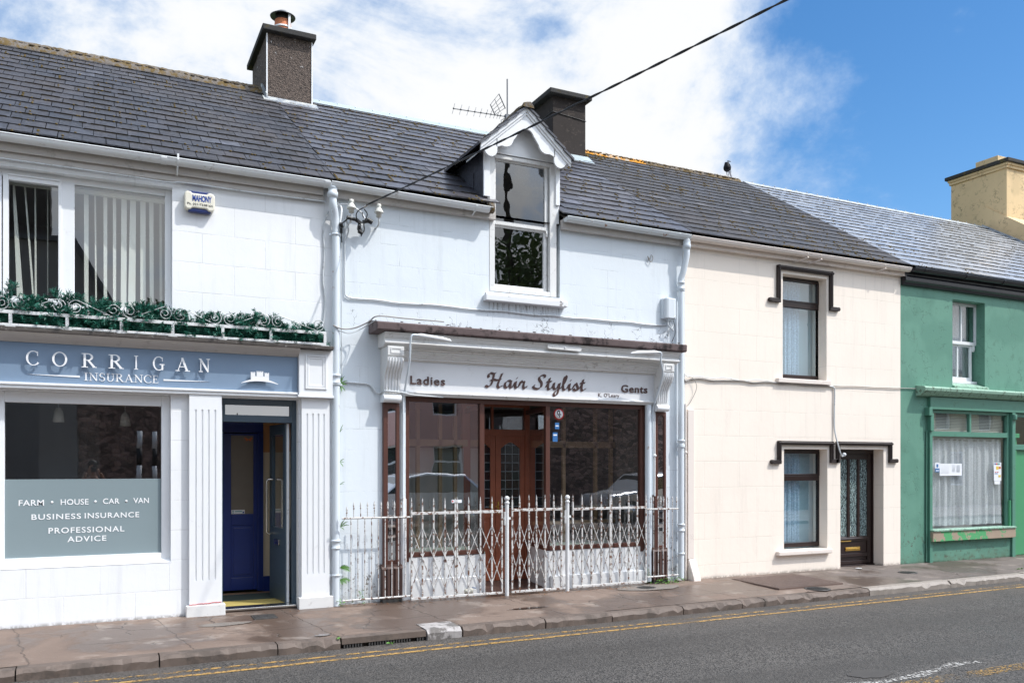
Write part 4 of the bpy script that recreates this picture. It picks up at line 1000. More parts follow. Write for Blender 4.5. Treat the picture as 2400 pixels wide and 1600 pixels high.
for x, z, h_ in ((-.80, 3.42, .17), (-.31, 3.42, .13), (-.24, 3.40, .10), (-.16, 3.39, .12), (-.28, 3.36, .1), (-.55, 3.38, .08), (.12, 3.36, .10), (.45, 3.35, .09), (.72, 3.33, .12), (.85, 3.33, .10), (1.05, 3.31, .11), (1.5, 3.29, .09), (1.9, 3.28, .08), (2.2, 3.27, .09), (-1.2, 3.4, .12)):
    for q in range(4): sprig(x + r2.uniform(-.04, .04), -.15, z - .05, (r2.uniform(-.5, .5), r2.uniform(-.4, 0), 1), h_, 46, .05)
for q in range(46): sprig(r2.uniform(-.9, 2.3), r2.uniform(-.21, -.17), r2.uniform(3.15, 3.36), (r2.uniform(-.9, .9), -.5, r2.uniform(-.9, .5)), r2.uniform(.06, .13), 40, r2.uniform(.03, .055))
mb.build('needles', 'needle', gl, recalc=False); mt.build('needle_tips', 'needle_tip', gl, recalc=False)
MB().tube(smooth_path([(-2.0 + .4 * i, -.085, 3.20 + .02 * math.sin(i * 1.7)) for i in range(12)], 4), [.062 + .012 * math.sin(k * 1.3) for k in range(45)], 10).build('stem', 'needle', gl)
# shared downpipe between the office and the hairdresser
def downpipe(x, y, z0, z1, r, collars, clips):
    mb = MB(); mb.tube([(x, y, z0), (x, y, z1)], r, 14)
    for z in collars: mb.lathe([(r, -.055), (r + .012, -.05), (r + .012, -.035), (r + .006, -.03), (r + .006, .03), (r + .014, .035), (r + .014, .055), (r, .06)], (x, y, z), 14)
    for z in clips: mb.box(x - r - .03, x + r + .03, y + .005, y + .03, z - .012, z + .012); mb.lathe([(r + .004, -.012), (r + .008, -.012), (r + .008, .012), (r + .004, .012)], (x, y, z), 14)
    return mb
mb = downpipe(2.545, -.075, .06, 4.52, .044, (.78, 2.72), (.42, 4.42, 2.66))
mb.tube(smooth_path([(2.49, -.135, 4.97), (2.49, -.135, 4.84), (2.50, -.13, 4.74), (2.53, -.09, 4.62), (2.545, -.075, 4.50)], 6), [.046] * 25, 14)
mb.lathe([(.047, -.03), (.062, -.025), (.062, .03), (.052, .04), (.052, .07), (.06, .08)], (2.49, -.135, 4.86), 14)
mb.build('downpipe', 'pipe_blue', A)

# ================================================================== HAIRDRESSER (pale blue white, centre)
B = thing('hairdresser_house', 'pale blue white house with a gabled dormer and an old brown hairdresser shopfront', 'building', (5.1, 0, 0))
SX0, SX1 = 3.43, 7.02                                     # shopfront opening
mb = wall(MB(), 2.561, 7.66, -.2, 4.94, [(4.625, 5.60, 3.95, 4.94), (SX0, SX1, -.2, 2.60)])
mb.build('wall', 'wall_blue', B)
mb = MB()
for z in (4.93, 2.75): mb.quad((2.57, .31, z), (7.65, .31, z), (7.65, 4.2, z), (2.57, 4.2, z)) if z < 3 else None
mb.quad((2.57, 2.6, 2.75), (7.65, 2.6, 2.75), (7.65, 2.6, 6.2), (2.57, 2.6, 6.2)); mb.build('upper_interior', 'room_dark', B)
mb = MB(); mb.box(2.565, 7.66, 8.1, 8.2, -.2, 5); mb.build('rear_wall', 'grey_render', B)
# roof
def dorm_hole(x, s): return 4.52 < x < 5.58 and s < 1.95
RB = MB(); slates(RB, 2.525, 7.70, .305, .285, RIDGE_S, dorm_hole, .012, random.Random(12), 1.6); rfB = RB.build('roof', 'slate_old', B, recalc=False)
mbk = MB(); yr, zr = YR, ZR
for xa, xb in ((2.54, 4.50), (5.60, 7.68)): mbk.prism([(EY + .01, EZ - .035), (yr, zr - .03), (yr, zr - .05), (EY + .01, EZ - .055)], 'x', xa, xb)
yc = 1.5; zc = EZ + SL * (yc - EY); mbk.prism([(yc, zc - .03), (yr, zr - .03), (yr, zr - .05), (yc, zc - .05)], 'x', 4.50, 5.60)
mbk.prism([(yr, zr), (2 * yr, EZ), (2 * yr, EZ - .04), (yr, zr - .05)], 'x', 2.54, 7.68); mbk.build('roof_slope', 'moss_shade_dark', rfB)
mb = moss_on_roof(2.55, 7.68, .305, .285, 950, random.Random(5), hole=dorm_hole, size=(.007, .017)); stuff(mb.build('moss', 'moss', rfB)); stuff(moss_shade_strips(2.55, 7.68, .285, RIDGE_S, random.Random(82), .6, dorm_hole, .006).build('moss_shade_line', 'moss_shade_dark', rfB))
mb = MB(); mb.prism([(YR - .16, ZR - .075), (YR - .02, ZR + .035), (YR + .02, ZR + .035), (YR + .16, ZR - .075), (YR + .15, ZR - .085), (YR, ZR + .015), (YR - .15, ZR - .085)], 'x', 3.10, 7.28)
for i in range(14): mb.ball((3.3 + i * .3, YR - .06, ZR + .01), .012, (1, 1, 1), 6, 4)
mb.build('ridge_capping', 'zinc', rfB, .003)
# gutters and eaves boards either side of the dormer
parts('eaves_board', 'soffit', B, [(2.56, 4.62, -.07, 0, 4.86, 4.99), (5.60, 7.62, -.07, 0, 4.86, 4.99)], .004)
mb = MB(); gutter_run(mb, 2.47, 4.53, -.135, 5.0, .060, -.03); gA = mb.build('gutter', 'gutter', B)
mb = MB(); gutter_band(mb, 4.30, -.135, 4.97, .068, .02); mb.tube([(4.30, -.17, 4.92), (4.29, -.08, 4.88), (4.29, -.06, 4.87)], .009); mb.build('bracket', 'gutter', gA)
mb = MB(); mb.lathe([(.0, -.01), (.066, -.01), (.066, .05), (.0, .05)], (4.50, -.135, 4.975), 14, 'x'); mb.build('mossy_end', 'ridge_moss', gA)
mb = MB(); gutter_run(mb, 5.61, 7.64, -.135, 5.0, .060, -.01); gB = mb.build('gutter', 'gutter_rust', B, label='pale gutter with rust along its lip')
for x in (5.98, 7.44): gutter_band(MB(), x, -.135, 5.0, .068, .025).build('bracket', 'gutter_rust', gB)
# chimney between this house and the cream one
mb = MB(); mb.box(7.36, 8.04, 3.40, 4.60, 6.9, 8.33); chB = mb.build('chimney', 'stack_dark', B, .008)
mb = MB(); mb.box(7.25, 8.12, 3.29, 4.72, 8.331, 8.42); mb.build('cap', 'concrete_dark', chB, .014)
mb = MB(); mb.prism([(3.399, 7.30), (3.16, 7.125), (3.16, 7.15), (3.399, 7.34)], 'x', 7.30, 8.09); mb.build('flashing', 'zinc', chB)
mb = MB(); mb.tube([(7.352, 3.392, 8.04), (8.048, 3.392, 7.98)], .007, 6); mb.tube([(7.352, 3.392, 8.04), (7.352, 4.5, 8.04)], .007, 6); tag(mb.build('stay_wire', 'cable_black', chB), None)
# ---------------------------------------------------------------- dormer
dm = MB(); bars_frame(dm, 4.56, 5.545, 3.955, 5.73, -.007, .09, .075, .06, .05, .10)
dW = dm.build('dormer_window', 'white_old', B, .005)
mb = MB(); bars_frame(mb, 4.636, 5.43, 4.835, 5.69, .03, .07, .03, .05, .03, .045); mb.build('sash', 'white_old', dW, .003)
mb = MB(); bars_frame(mb, 4.636, 5.43, 3.98, 4.84, .055, .095, .028, .085, .03, .05); mb.build('sash', 'white_old', dW, .003)
mb = MB(); mb.prism([(.028, 4.838), (.02, 4.80), (.03, 4.76), (.05, 4.75), (.05, 4.838)], 'x', 5.405, 5.43); mb.build('sash_horn', 'white_old', dW)
pane(MB(), 4.66, 5.39, 4.88, 5.665, .05).build('pane', 'glass_dormer', dW); pane(MB(), 4.66, 5.385, 4.06, 4.815, .075).build('pane', 'glass_dormer', dW)
mb = MB(); mb.box(4.47, 5.665, -.10, .06, 3.815, 3.893); mb.prism([(-.10, 3.8935), (0.05, 3.8935), (.05, 3.954), (0, 3.935)], 'x', 4.50, 5.63); mb.build('window_sill', 'white_peel', B, .008)
dr = MB()                                                  # cheeks, front boards, gable
parts('corner_board', 'white', B, [(4.470, 4.558, -.03, .0, 5.16, 5.74), (5.522, 5.585, -.03, .0, 5.18, 5.74), (4.53, 4.559, .0, .10, 4.94, 5.74), (5.546, 5.588, .0, .10, 4.94, 5.74)], .004)
mb = MB(); mb.prism([(4.48, 5.74), (5.60, 5.74), (5.035, 6.28)], 'y', -.02, .05); mb.build('gable_panel', 'white', B)
MB().prism([(.005, 5.10), (.005, 5.75), (1.15, 5.80), (1.10, 5.80)], 'x', 5.562, 5.60).build('dormer_cheek', 'slate_cheek', B)
mb = MB(); mb.prism([(.005, 5.10), (.005, 5.75), (1.15, 5.80), (1.10, 5.80)], 'x', 4.49, 4.529)
for x in (4.488,):
    for k in range(3): mb.prism([(.03 + .3 * k, 5.14 + .19 * k), (.30 + .3 * k, 5.33 + .19 * k), (.30 + .3 * k, 5.56), (.03 + .3 * k, 5.56)], 'x', x - .008 - .002 * k, x)
ck = mb.build('dormer_cheek', 'slate_cheek', B)
mb = MB(); mb.prism([(-.03, 5.02), (1.3, 5.88), (1.3, 5.94), (-.03, 5.08)], 'x', 4.43, 4.487); mb.build('flashing', 'lead', ck)
# dormer roof: two little slopes running back into the main roof
AX, AZ = 5.005, 6.335
def dslope(sgn):
    mb = MB(); ex_ = .655; dz = .575; yb0 = -.23
    nrm = Vector((sgn * dz, 0, ex_)).normalized() * .03
    for k in range(5):
        t0, t1 = k / 5, (k + 1) / 5 + .02
        a = Vector((AX + sgn * ex_ * t0, 0, AZ - dz * t0)); b = Vector((AX + sgn * ex_ * t1, 0, AZ - dz * t1))
        lift = Vector((0, 0, .0)) ; ya = (a.z - EZ) / SL + EY + .05; ybk = (b.z - EZ) / SL + EY + .05
        A0, B0 = a + nrm * .2, b + nrm * .9
        mb.add([(A0.x, yb0, A0.z), (B0.x, yb0, B0.z), (B0.x, ybk, B0.z), (A0.x, ya, A0.z), (A0.x, yb0, A0.z - .028), (B0.x, yb0, B0.z - .032), (B0.x, ybk, B0.z - .032), (A0.x, ya, A0.z - .028)],
               [(0, 1, 2, 3), (4, 7, 6, 5), (0, 4, 5, 1), (1, 5, 6, 2), (2, 6, 7, 3), (3, 7, 4, 0)], False, (random.random(), .2, random.random()))
    return mb
dro = dslope(-1); o2 = dslope(1); dro.c.update({k + len(dro.f): v for k, v in o2.c.items()}); 
off = len(dro.v); dro.f += [[i + off for i in f] for f in o2.f]; dro.v += o2.v
dro = dro.build('dormer_roof', 'slate_old', B, recalc=False)
mb = MB(); v = []; r2 = random.Random(8)
for i in range(30):
    y = -.25 + i * .075
    for q in range(6):
        a = math.pi * q / 5; rr = 1 + r2.uniform(-.12, .12); v.append((AX - .085 * math.cos(a) * rr, y, AZ - .03 + .075 * math.sin(a) * rr))
mb.add(v, [(i * 6 + q, (i + 1) * 6 + q, (i + 1) * 6 + q + 1, i * 6 + q + 1) for i in range(29) for q in range(5)]); mb.add(v[:6], [tuple(range(6))]); mb.build('ridge_capping', 'ridge_moss', dro)
# bargeboards with scalloped lower edge
def arc(cx, cz, r, a0, a1, n=9): return [(cx + r * math.cos(R(a0 + (a1 - a0) * i / n)), cz + r * math.sin(R(a0 + (a1 - a0) * i / n))) for i in range(n + 1)]
def board(sgn):
    X = lambda x: AX + sgn * x
    low = [(.0, 6.055)] + [(x, z) for x, z in arc(.0, 5.94, .115, 75, 20, 6)] + [(.145, 5.93), (.18, 5.88)] + arc(.30, 5.895, .118, 190, 290, 8) + arc(.50, 5.712, .088, 150, 330, 12)
    up = [(.648, 5.76), (.0, 6.33)]
    # strips from the lower edge straight up to the slope line
    mb = MB(); P = [(0.0, 6.055)] + [p for p in low[1:]]
    xs_ = [p[0] for p in P]; 
    f = lambda x: 6.33 - .88 * x
    for i in range(len(P) - 1):
        (a, za), (b, zb) = P[i], P[i + 1]
        if b - a < 1e-4: continue
        mb.prism([(X(a), za), (X(b), zb), (X(b), max(f(b), zb + .004)), (X(a), max(f(a), za + .004))], 'y', -.175, -.145)
    last = P[-1]; mb.prism([(X(last[0]), last[1]), (X(.640), 5.745), (X(.640), f(.640)), (X(last[0]), f(last[0]))], 'y', -.175, -.145)
    return mb
for sgn in (-1, 1):
    bb = board(sgn).build('bargeboard', 'white', dro)
    mb = MB(); X = lambda x: AX + sgn * x
    for k, (w0, yy) in enumerate(((.0, -.205), (.07, -.188))):
        mb.prism([(X(0), 6.34 - w0), (X(.655), 6.34 - .88 * .655 - w0), (X(.655), 6.34 - .88 * .655 - w0 - (.072 - .03 * k)), (X(0), 6.34 - w0 - (.072 - .03 * k))], 'y', yy, -.1755 + .0004 * k)
    mb.build('moulding', 'white', dro, .006)
    mb = MB(); x0 = .47; mb.prism([(X(.18), 6.10), (X(.64), 5.69), (X(.64), 5.67), (X(.18), 6.07)], 'y', -.14, .3); mb.build('soffit_board', 'white_old', dro)
# telecom box, cables are things of their own (below)
# ---------------------------------------------------------------- shopfront
SF = B
# cornice: brown capping over a run of mouldings
mb = MB(); mb.prism([(-.355, 3.312), (-.345, 3.295), (0, 3.29), (0, 3.455), (-.345, 3.398), (-.36, 3.385)], 'x', 2.96, 7.435)
cap = mb.build('fascia_capping', 'fascia_brown', B, .006)
mb = MB(); r2 = random.Random(14)
for i in range(60):
    x = r2.uniform(3.0, 7.4); mb.ball((x, r2.uniform(-.30, -.05), 3.41 + r2.uniform(-.01, .02)), r2.uniform(.006, .014), (2, 1, .6), 6, 4)
stuff(mb.build('moss', 'ledge_dark', cap))
crown = [(0, 3.289), (-.315, 3.289), (-.315, 3.275), (-.30, 3.27), (-.285, 3.235), (-.262, 3.21), (-.262, 3.195), (-.285, 3.185), (-.292, 3.168), (-.28, 3.152), (-.235, 3.146), (-.235, 3.128), (0, 3.128)]
mb = MB(); mb.prism(crown, 'x', 3.075, 7.36); mb.build('cornice', 'white_old', B, .002)
arch = [(0, 3.127), (-.200, 3.127), (-.200, 3.108), (-.165, 3.10), (-.165, 3.075), (-.145, 3.068), (-.145, 3.052), (-.125, 3.045), (-.125, 3.028), (-.105, 3.022), (-.105, 3.002), (-.075, 2.994), (-.072, 2.983), (0, 2.983)]
mb = MB(); mb.prism(arch, 'x', 3.30, 7.10); mb.build('architrave', 'white_old', B, .002)
# hairdresser sign
sg = thing('shop_sign', 'white painted fascia reading Ladies Hair Stylist Gents in brown letters', 'sign', (5.2, 0, 2.8))
box('board', 'sign_white', sg, 3.33, 7.10, -.060, -.002, 2.612, 2.982)
mb = MB(); mb.prism([(0, 2.611), (-.085, 2.611), (-.092, 2.60), (-.085, 2.585), (-.07, 2.58), (-.06, 2.56), (0, 2.56)], 'x', 3.32, 7.10); mb.build('moulding', 'white_old', sg, .002)
text('lettering', 'letter_brown', sg, 'Ladies', 3.468, 3.922, 2.704, 2.806, -.0602, .012, .012, 1.12)
text('lettering', 'letter_brown', sg, 'Gents', 6.535, 6.968, 2.722, 2.826, -.0602, .012, .014, 1.1)
text('lettering', 'letter_brown', sg, "K. O'Leary", 6.163, 6.503, 2.632, 2.698, -.0602, .004, .004, 1.1)
# the script words, drawn as pen strokes
def pen(mb, pts, w, k, scale=(1, 1), org=(0, 0), y=-.0605, nib=35):
    P = smooth_path([(p[0], p[1], 0) for p in pts], 6); nx, nz = math.cos(R(nib)) * w / 2, math.sin(R(nib)) * w / 2
    Q = [(org[0] + p.x * scale[0], org[1] + p.y * scale[1]) for p in P]
    for i in range(len(Q) - 1):
        a, b = Q[i], Q[i + 1]; dx, dz = b[0] - a[0], b[1] - a[1]; l = math.hypot(dx, dz) or 1
        # pen width never thinner than a hairline
        hx, hz = -dz / l * .0042, dx / l * .0042; s_ = 1 if (nx * hx + nz * hz) >= 0 else -1
        ox, oz = nx + s_ * hx, nz + s_ * hz
        yy = y - .0009 - .00006 * ((k + i) % 40)
        mb.prism([(a[0] - ox, a[1] - oz), (b[0] - ox, b[1] - oz), (b[0] + ox, b[1] + oz), (a[0] + ox, a[1] + oz)], 'y', -.0602, yy - .006)
G = {  # strokes in a box about 1 high for capitals, 0..0.5 for small letters
 'H': (1.12, [[(.18, .66), (.14, .80), (.26, .97), (.48, .93), (.62, .99)], [(.50, .93), (.44, .60), (.33, .22), (.16, .02), (.0, .06), (.02, .14)], [(1.02, .99), (.88, .62), (.74, .22), (.74, .04), (.86, .0), (1.0, .14)], [(.26, .46), (.45, .54), (.66, .50), (.95, .56)]]),
 'a': (.62, [[(.46, .44), (.32, .50), (.12, .36), (.06, .12), (.16, .0), (.30, .10), (.44, .36), (.48, .46)], [(.48, .48), (.42, .16), (.46, .0), (.60, .12)]]),
 'i': (.36, [[(.0, .16), (.16, .46), (.12, .14), (.18, .0), (.34, .14)], [(.20, .68), (.26, .71)]]),
 'r': (.50, [[(.0, .16), (.14, .50), (.20, .42), (.34, .46), (.28, .20), (.30, .02), (.40, .02), (.50, .16)]]),
 'S': (.86, [[(.76, .80), (.80, .94), (.66, 1.0), (.44, .86), (.42, .66), (.56, .44), (.54, .18), (.34, .0), (.08, .04), (.02, .18), (.12, .24)]]),
 't': (.44, [[(.0, .14), (.20, .54), (.26, .80), (.16, .36), (.14, .06), (.24, .0), (.42, .16)], [(.04, .52), (.22, .54), (.38, .56)]]),
 'y': (.60, [[(.0, .16), (.12, .48), (.08, .16), (.16, .02), (.32, .12), (.46, .46)], [(.50, .48), (.42, .06), (.30, -.34), (.14, -.46), (.08, -.32), (.26, -.06), (.58, .14)]]),
 'l': (.42, [[(.0, .14), (.22, .50), (.36, .88), (.30, 1.0), (.20, .80), (.12, .30), (.14, .02), (.26, .02), (.42, .16)]]),
 's': (.48, [[(.0, .14), (.22, .50), (.28, .40), (.36, .16), (.26, .0), (.10, .02), (.06, .12)], [(.30, .02), (.48, .14)]]),
}
def script(body, x0, x1, z0, h, dz=0.):
    tot = sum(G[c][0] if c != ' ' else .42 for c in body); k = (x1 - x0) / tot; x = x0
    for c in body:
        if c == ' ': x += .42 * k; continue
        wd, st = G[c]; mb = MB()
        for q, s_ in enumerate(st): pen(mb, s_, .030, q * 13, (k, h), (x, z0 + dz * (x - x0)))
        mb.build('letter', 'letter_brown', sg); x += wd * k
script('Hair Stylist', 4.485, 5.965, 2.712, .185, .006)
# consoles (scrolled brackets)
def console(x0, x1, nm='console'):
    pr = [(0, 3.127), (-.285, 3.127), (-.285, 3.02), (-.27, 3.0), (-.272, 2.95), (-.24, 2.88), (-.185, 2.82), (-.15, 2.75), (-.135, 2.62), (-.135, 2.565), (0, 2.565)]
    mb = MB(); mb.prism(pr, 'x', x0, x1); c = mb.build(nm, 'white_old', B, .004)
    mb = MB()
    for i in range(5):
        xx = x0 + (x1 - x0) * (.14 + .18 * i)
        q = [(xx, -.274, 2.99), (xx, -.274, 2.95), (xx, -.244, 2.885), (xx, -.190, 2.825), (xx, -.153, 2.75), (xx, -.138, 2.60)]
        mb.tube(q, .011, 6)
    mb.build('reeding', 'white', c)
    mb = MB(); mb.box(x0 + .035, x1 - .035, -.292, -.286, 3.04, 3.052); mb.box(x0 + .035, x1 - .035, -.292, -.286, 3.095, 3.107); mb.box(x0 + .035, x0 + .047, -.2925, -.286, 3.052, 3.095); mb.box(x1 - .047, x1 - .035, -.2925, -.286, 3.052, 3.095); mb.build('panel', 'white_old', c)
    mb = MB(); mb.lathe([(0, 0), (.048, 0), (.048, x1 - x0 + .02), (0, x1 - x0 + .02)], (x0 - .01, -.118, 2.517), 18, 'x'); mb.box(x0 - .005, x1 + .005, -.118, 0, 2.470, 2.562); mb.build('scroll', 'white', c, .003)
    return c
console(3.112, 3.315); console(7.085, 7.272)
parts('console_back', 'white_old', B, [(3.105, 3.32, -.02, 0, 2.565, 3.12), (7.08, 7.28, -.02, 0, 2.565, 3.12)])
# brown pilasters with a mirror strip
def bpil(x0, x1, g0, g1, gz0, gz1, bx0, bx1, bz):
    mb = MB(); mb.box(x0, g0, -.055, 0, bz, 2.468); mb.box(g1, x1, -.055, 0, bz, 2.468); mb.box(g0, g1, -.054, 0, gz1, 2.468); mb.box(g0, g1, -.054, 0, bz, gz0)
    r_ = (g1 - g0) / 2; cx = (g0 + g1) / 2
    for i in range(6):      # arched head
        a0, a1 = math.pi * i / 6, math.pi * (i + 1) / 6
        mb.prism([(cx + r_ * math.cos(a0), gz1 - .035 + .035 * math.sin(a0)), (cx + r_ * math.cos(a1), gz1 - .035 + .035 * math.sin(a1)), (cx + r_ * math.cos(a1), gz1), (cx + r_ * math.cos(a0), gz1)], 'y', -.053, -.002)
    p = mb.build('pilaster', 'wood_brown', B, .003)
    MB().box(g0, g1, -.034, -.022, gz0, gz1).build('mirror_strip', 'strip', p)
    mb = MB(); mb.box(bx0 + .012, bx1 - .012, -.088, 0, .03, bz + .02); n = 5
    for i in range(n):
        a = bx0 + (bx1 - bx0) * i / n; b = bx0 + (bx1 - bx0) * (i + 1) / n; mb.prism([(a + .004, -.088), (a + .012, -.104), (b - .012, -.104), (b - .004, -.088)], 'z', .10, bz - .03)
    mb.prism([(-.105, bz - .03), (-.085, bz), (-.06, bz + .012), (0, bz + .012), (0, bz - .03)], 'x', bx0, bx1)
    mb.build('plinth', 'tile_brown', p)
    box('base', 'concrete_dark', p, bx0 + .01, bx1 - .01, -.10, 0, -.02, .095)
bpil(3.132, 3.335, 3.186, 3.292, .56, 2.40, 3.097, 3.362, .49)
bpil(7.108, 7.298, 7.158, 7.268, .58, 2.42, 7.045, 7.302, .53)
# front windows and angled lobby
WY = .05; LX0, LX1 = 3.455, 4.50; RX0, RX1 = 5.42, 7.0; LYB = 1.0; LDX, RDX = 4.66, 5.62
def stall(poly, name='stall_riser'):
    mb = MB(); mb.prism(poly, 'z', -.05, .575); return mb.build(name, 'white_peel', B, .008)
stall([(3.435, .03), (4.52, .03), (LDX + .0, LYB), (3.435, LYB)]); stall([(5.40, .03), (7.015, .03), (7.015, LYB), (RDX, LYB)])
parts('step', 'white_peel', B, [(5.46, 6.98, -.01, .029, .0, .24), (3.50, 4.50, .01, .029, .02, .30)], .01)
M['board_green'] = plain('pale_green_board', (.42, .50, .42), .5, var=.08)
for P_ in ([(3.435, .04), (4.52, .04), (LDX, LYB), (3.435, LYB)], [(5.40, .04), (7.015, .04), (7.015, LYB), (RDX, LYB)]): MB().prism(P_, 'z', .5752, .600).build('window_board', 'board_green', B)
def vpost(mb, x, y, s, z0, z1): mb.box(x - s, x + s, y - s, y + s, z0, z1)
mb = MB(); mb.box(3.432, 3.482, .02, .09, .52, 2.56); mb.box(6.915, 7.01, .02, .09, .50, 2.56)
mb.box(3.482, 4.44, .021, .089, .575, .635); mb.box(5.45, 6.915, .021, .089, .575, .635)
mb.box(3.482, 6.915, .021, .089, 2.50, 2.58)
vpost(mb, 4.47, .055, .032, .575, 2.50); vpost(mb, 5.43, .055, .032, .575, 2.50)
def rail2(mb, a, b, w, z0, z1):
    d = (Vector(b) - Vector(a)).normalized(); n = Vector((-d.y, d.x)) * w
    mb.prism([(a[0] - n.x, a[1] - n.y), (b[0] - n.x, b[1] - n.y), (b[0] + n.x, b[1] + n.y), (a[0] + n.x, a[1] + n.y)], 'z', z0, z1)
for a, b in (((4.48, .09), (LDX, LYB)), ((5.425, .09), (RDX, LYB))): rail2(mb, a, b, .025, .576, .634); rail2(mb, a, b, .025, 2.44, 2.50)
fw = mb.build('shopfront_frame', 'wood_brown', B, .004)
pane(MB(), 3.482, 4.44, .635, 2.50, .06).build('pane', 'glass_old', fw); pane(MB(), 5.46, 6.915, .635, 2.50, .06).build('pane', 'glass_old', fw)
for a, b in (((4.48, .09), (LDX, LYB)), ((5.425, .09), (RDX, LYB))):
    MB().quad((a[0], a[1], .634), (b[0], b[1], .634), (b[0], b[1], 2.45), (a[0], a[1], 2.45)).build('pane', 'glass_old', fw)
mb = MB()
for x in (3.60, 3.88, 4.20, 4.42, 5.80, 6.12, 6.66, 6.93): mb.box(x - .025, x + .025, .80, .85, .60, 2.55)
mb.box(3.45, 4.60, .80, .851, 1.97, 2.06); mb.box(5.6, 7.0, .80, .851, 1.97, 2.06); mb.box(3.45, 4.60, .80, .851, 1.05, 1.10); mb.box(5.6, 7.0, .80, .851, .86, .91); mb.build('display_back', 'wood_pale', B, .003)
mb = MB(); mb.box(3.46, 4.6, .95, .98, .6, 1.95); mb.build('back_curtain', 'room', B)
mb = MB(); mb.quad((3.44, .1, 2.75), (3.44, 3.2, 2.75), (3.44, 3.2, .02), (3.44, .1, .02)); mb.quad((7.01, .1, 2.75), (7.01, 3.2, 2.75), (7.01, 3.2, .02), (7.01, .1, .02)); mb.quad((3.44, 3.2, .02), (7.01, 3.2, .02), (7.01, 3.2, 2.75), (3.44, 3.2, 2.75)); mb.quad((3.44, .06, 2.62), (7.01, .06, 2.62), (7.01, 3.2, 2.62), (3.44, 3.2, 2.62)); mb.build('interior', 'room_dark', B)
# lobby floor and doors
mb = MB(); mb.prism([(4.51, .02), (5.41, .02), (RDX, LYB + .2), (LDX, LYB + .2)], 'z', .02, .072); mb.build('lobby_floor', 'tile_brown', B)
mb = MB(); mb.box(4.60, 4.67, 1.0, 1.06, .07, 2.60); mb.box(5.585, 5.66, 1.0, 1.06, .07, 2.60); mb.box(4.67, 5.585, 1.001, 1.059, 2.135, 2.225); mb.box(4.67, 5.585, 1.001, 1.059, 2.54, 2.60); mb.box(5.055, 5.085, 1.001, 1.05, 2.225, 2.54)
fd = mb.build('door_frame', 'wood_door', B, .005); pane(MB(), 4.67, 5.585, 2.225, 2.54, 1.03).build('transom_pane', 'glass_old', fd)
def shopdoor(x0, x1, knob):
    mb = MB(); y0, y1 = 1.01, 1.05; g0, g1 = x0 + .085, x1 - .075
    mb.box(x0, g0, y0, y1, .075, 2.134); mb.box(g1, x1, y0, y1, .075, 2.134); mb.box(g0, g1, y0 + .0005, y1, .075, .26); mb.box(g0, g1, y0 + .0005, y1, .96, 1.10)
    cx = (g0 + g1) / 2; h = (g1 - g0) / 2
    n = 12
    for i in range(n):    # shaped head of the glazing
        a, b = g0 + (g1 - g0) * i / n, g0 + (g1 - g0) * (i + 1) / n
        f = lambda x: 1.955 + .085 * math.cos((x - cx) / h * math.pi / 2) ** 1.2 if abs(x - cx) < h - 1e-6 else 1.955
        mb.prism([(a, f(a)), (b, f(b)), (b, 2.134), (a, 2.134)], 'y', y0 + .0007, y1)
    mb.box(g0, g1, y0 + .018, y1, .26, .96); mb.box(g0 + .04, g1 - .04, y0 + .006, y0 + .018, .31, .91)
    d = mb.build('shop_door', 'wood_door', B, .004)
    MB().box(g0 - .005, g1 + .005, y0 + .016, y1 - .012, 1.09, 2.05).build('leaded_pane', 'stained', d)
    mb = MB(); xx = x1 - .04 if knob else x0 + .04; mb.box(xx - .012, xx + .012, y0 - .008, y0, 1.02, 1.20); mb.tube([(xx, y0 - .004, 1.13), (xx, y0 - .04, 1.13), (xx - .07, y0 - .045, 1.13)], .008); mb.build('handle', 'brass', d)
shopdoor(4.672, 5.112, True); shopdoor(5.118, 5.583, False)
# white pipes and conduits on the shopfront
mb = MB(); mb.tube([(7.01, -.03, .08), (7.01, -.03, 2.56)], .048, 12); mb.build('pipe', 'pipe_blue', B)
mb = MB(); mb.tube([(3.385, -.03, .09), (3.385, -.03, 2.56)], .016, 8); mb.box(3.36, 3.43, -.03, .0, .06, 1.30); mb.build('conduit', 'white_peel', B)
mb = MB(); mb.tube([(7.09, -.07, 1.28), (7.09, -.07, 2.54)], .011, 8); mb.lathe([(.011, 0), (.024, .008), (.024, .03), (.011, .04)], (7.09, -.07, 1.83), 10); mb.build('conduit', 'white', B)
# swan-neck lamp arms above the sign
def lamp_arm(label, xb, zb, s, z1, xt):
    t = thing('lamp_arm', label, 'lamp bracket', (xb, -.05, zb), 'old pipe lamp arms over the hairdresser sign')
    MB().tube(smooth_path([(xb, -.06, zb), (xb, -.07, 2.40), (xb + s * -.0, -.12, 2.60), (xb - s * .0, -.30, 2.95), (xt, -.36, 3.15), (xt + s * .005, -.38, z1), (xt + s * .035, -.385, z1 + .022), (xt + s * .09, -.385, z1 + .02)], 7), .013, 8).build('arm', 'pipe_blue', t)
    pts = [(xt + s * .08, -.385, z1 + .022), (xt + s * .12, -.388, z1 + .02), (xt + s * .40, -.39, z1 - .005), (xt + s * .49, -.39, z1 - .018), (xt + s * .515, -.39, z1 - .022)]
    MB().tube(pts, [.016, .026, .026, .02, .004], 10).build('reflector', 'white_peel', t)
lamp_arm('white pipe lamp arm above the word Ladies', 3.375, 1.30, 1, 3.235, 3.365); lamp_arm('white pipe lamp arm above the word Gents', 7.06, 1.30, -1, 3.235, 6.985)
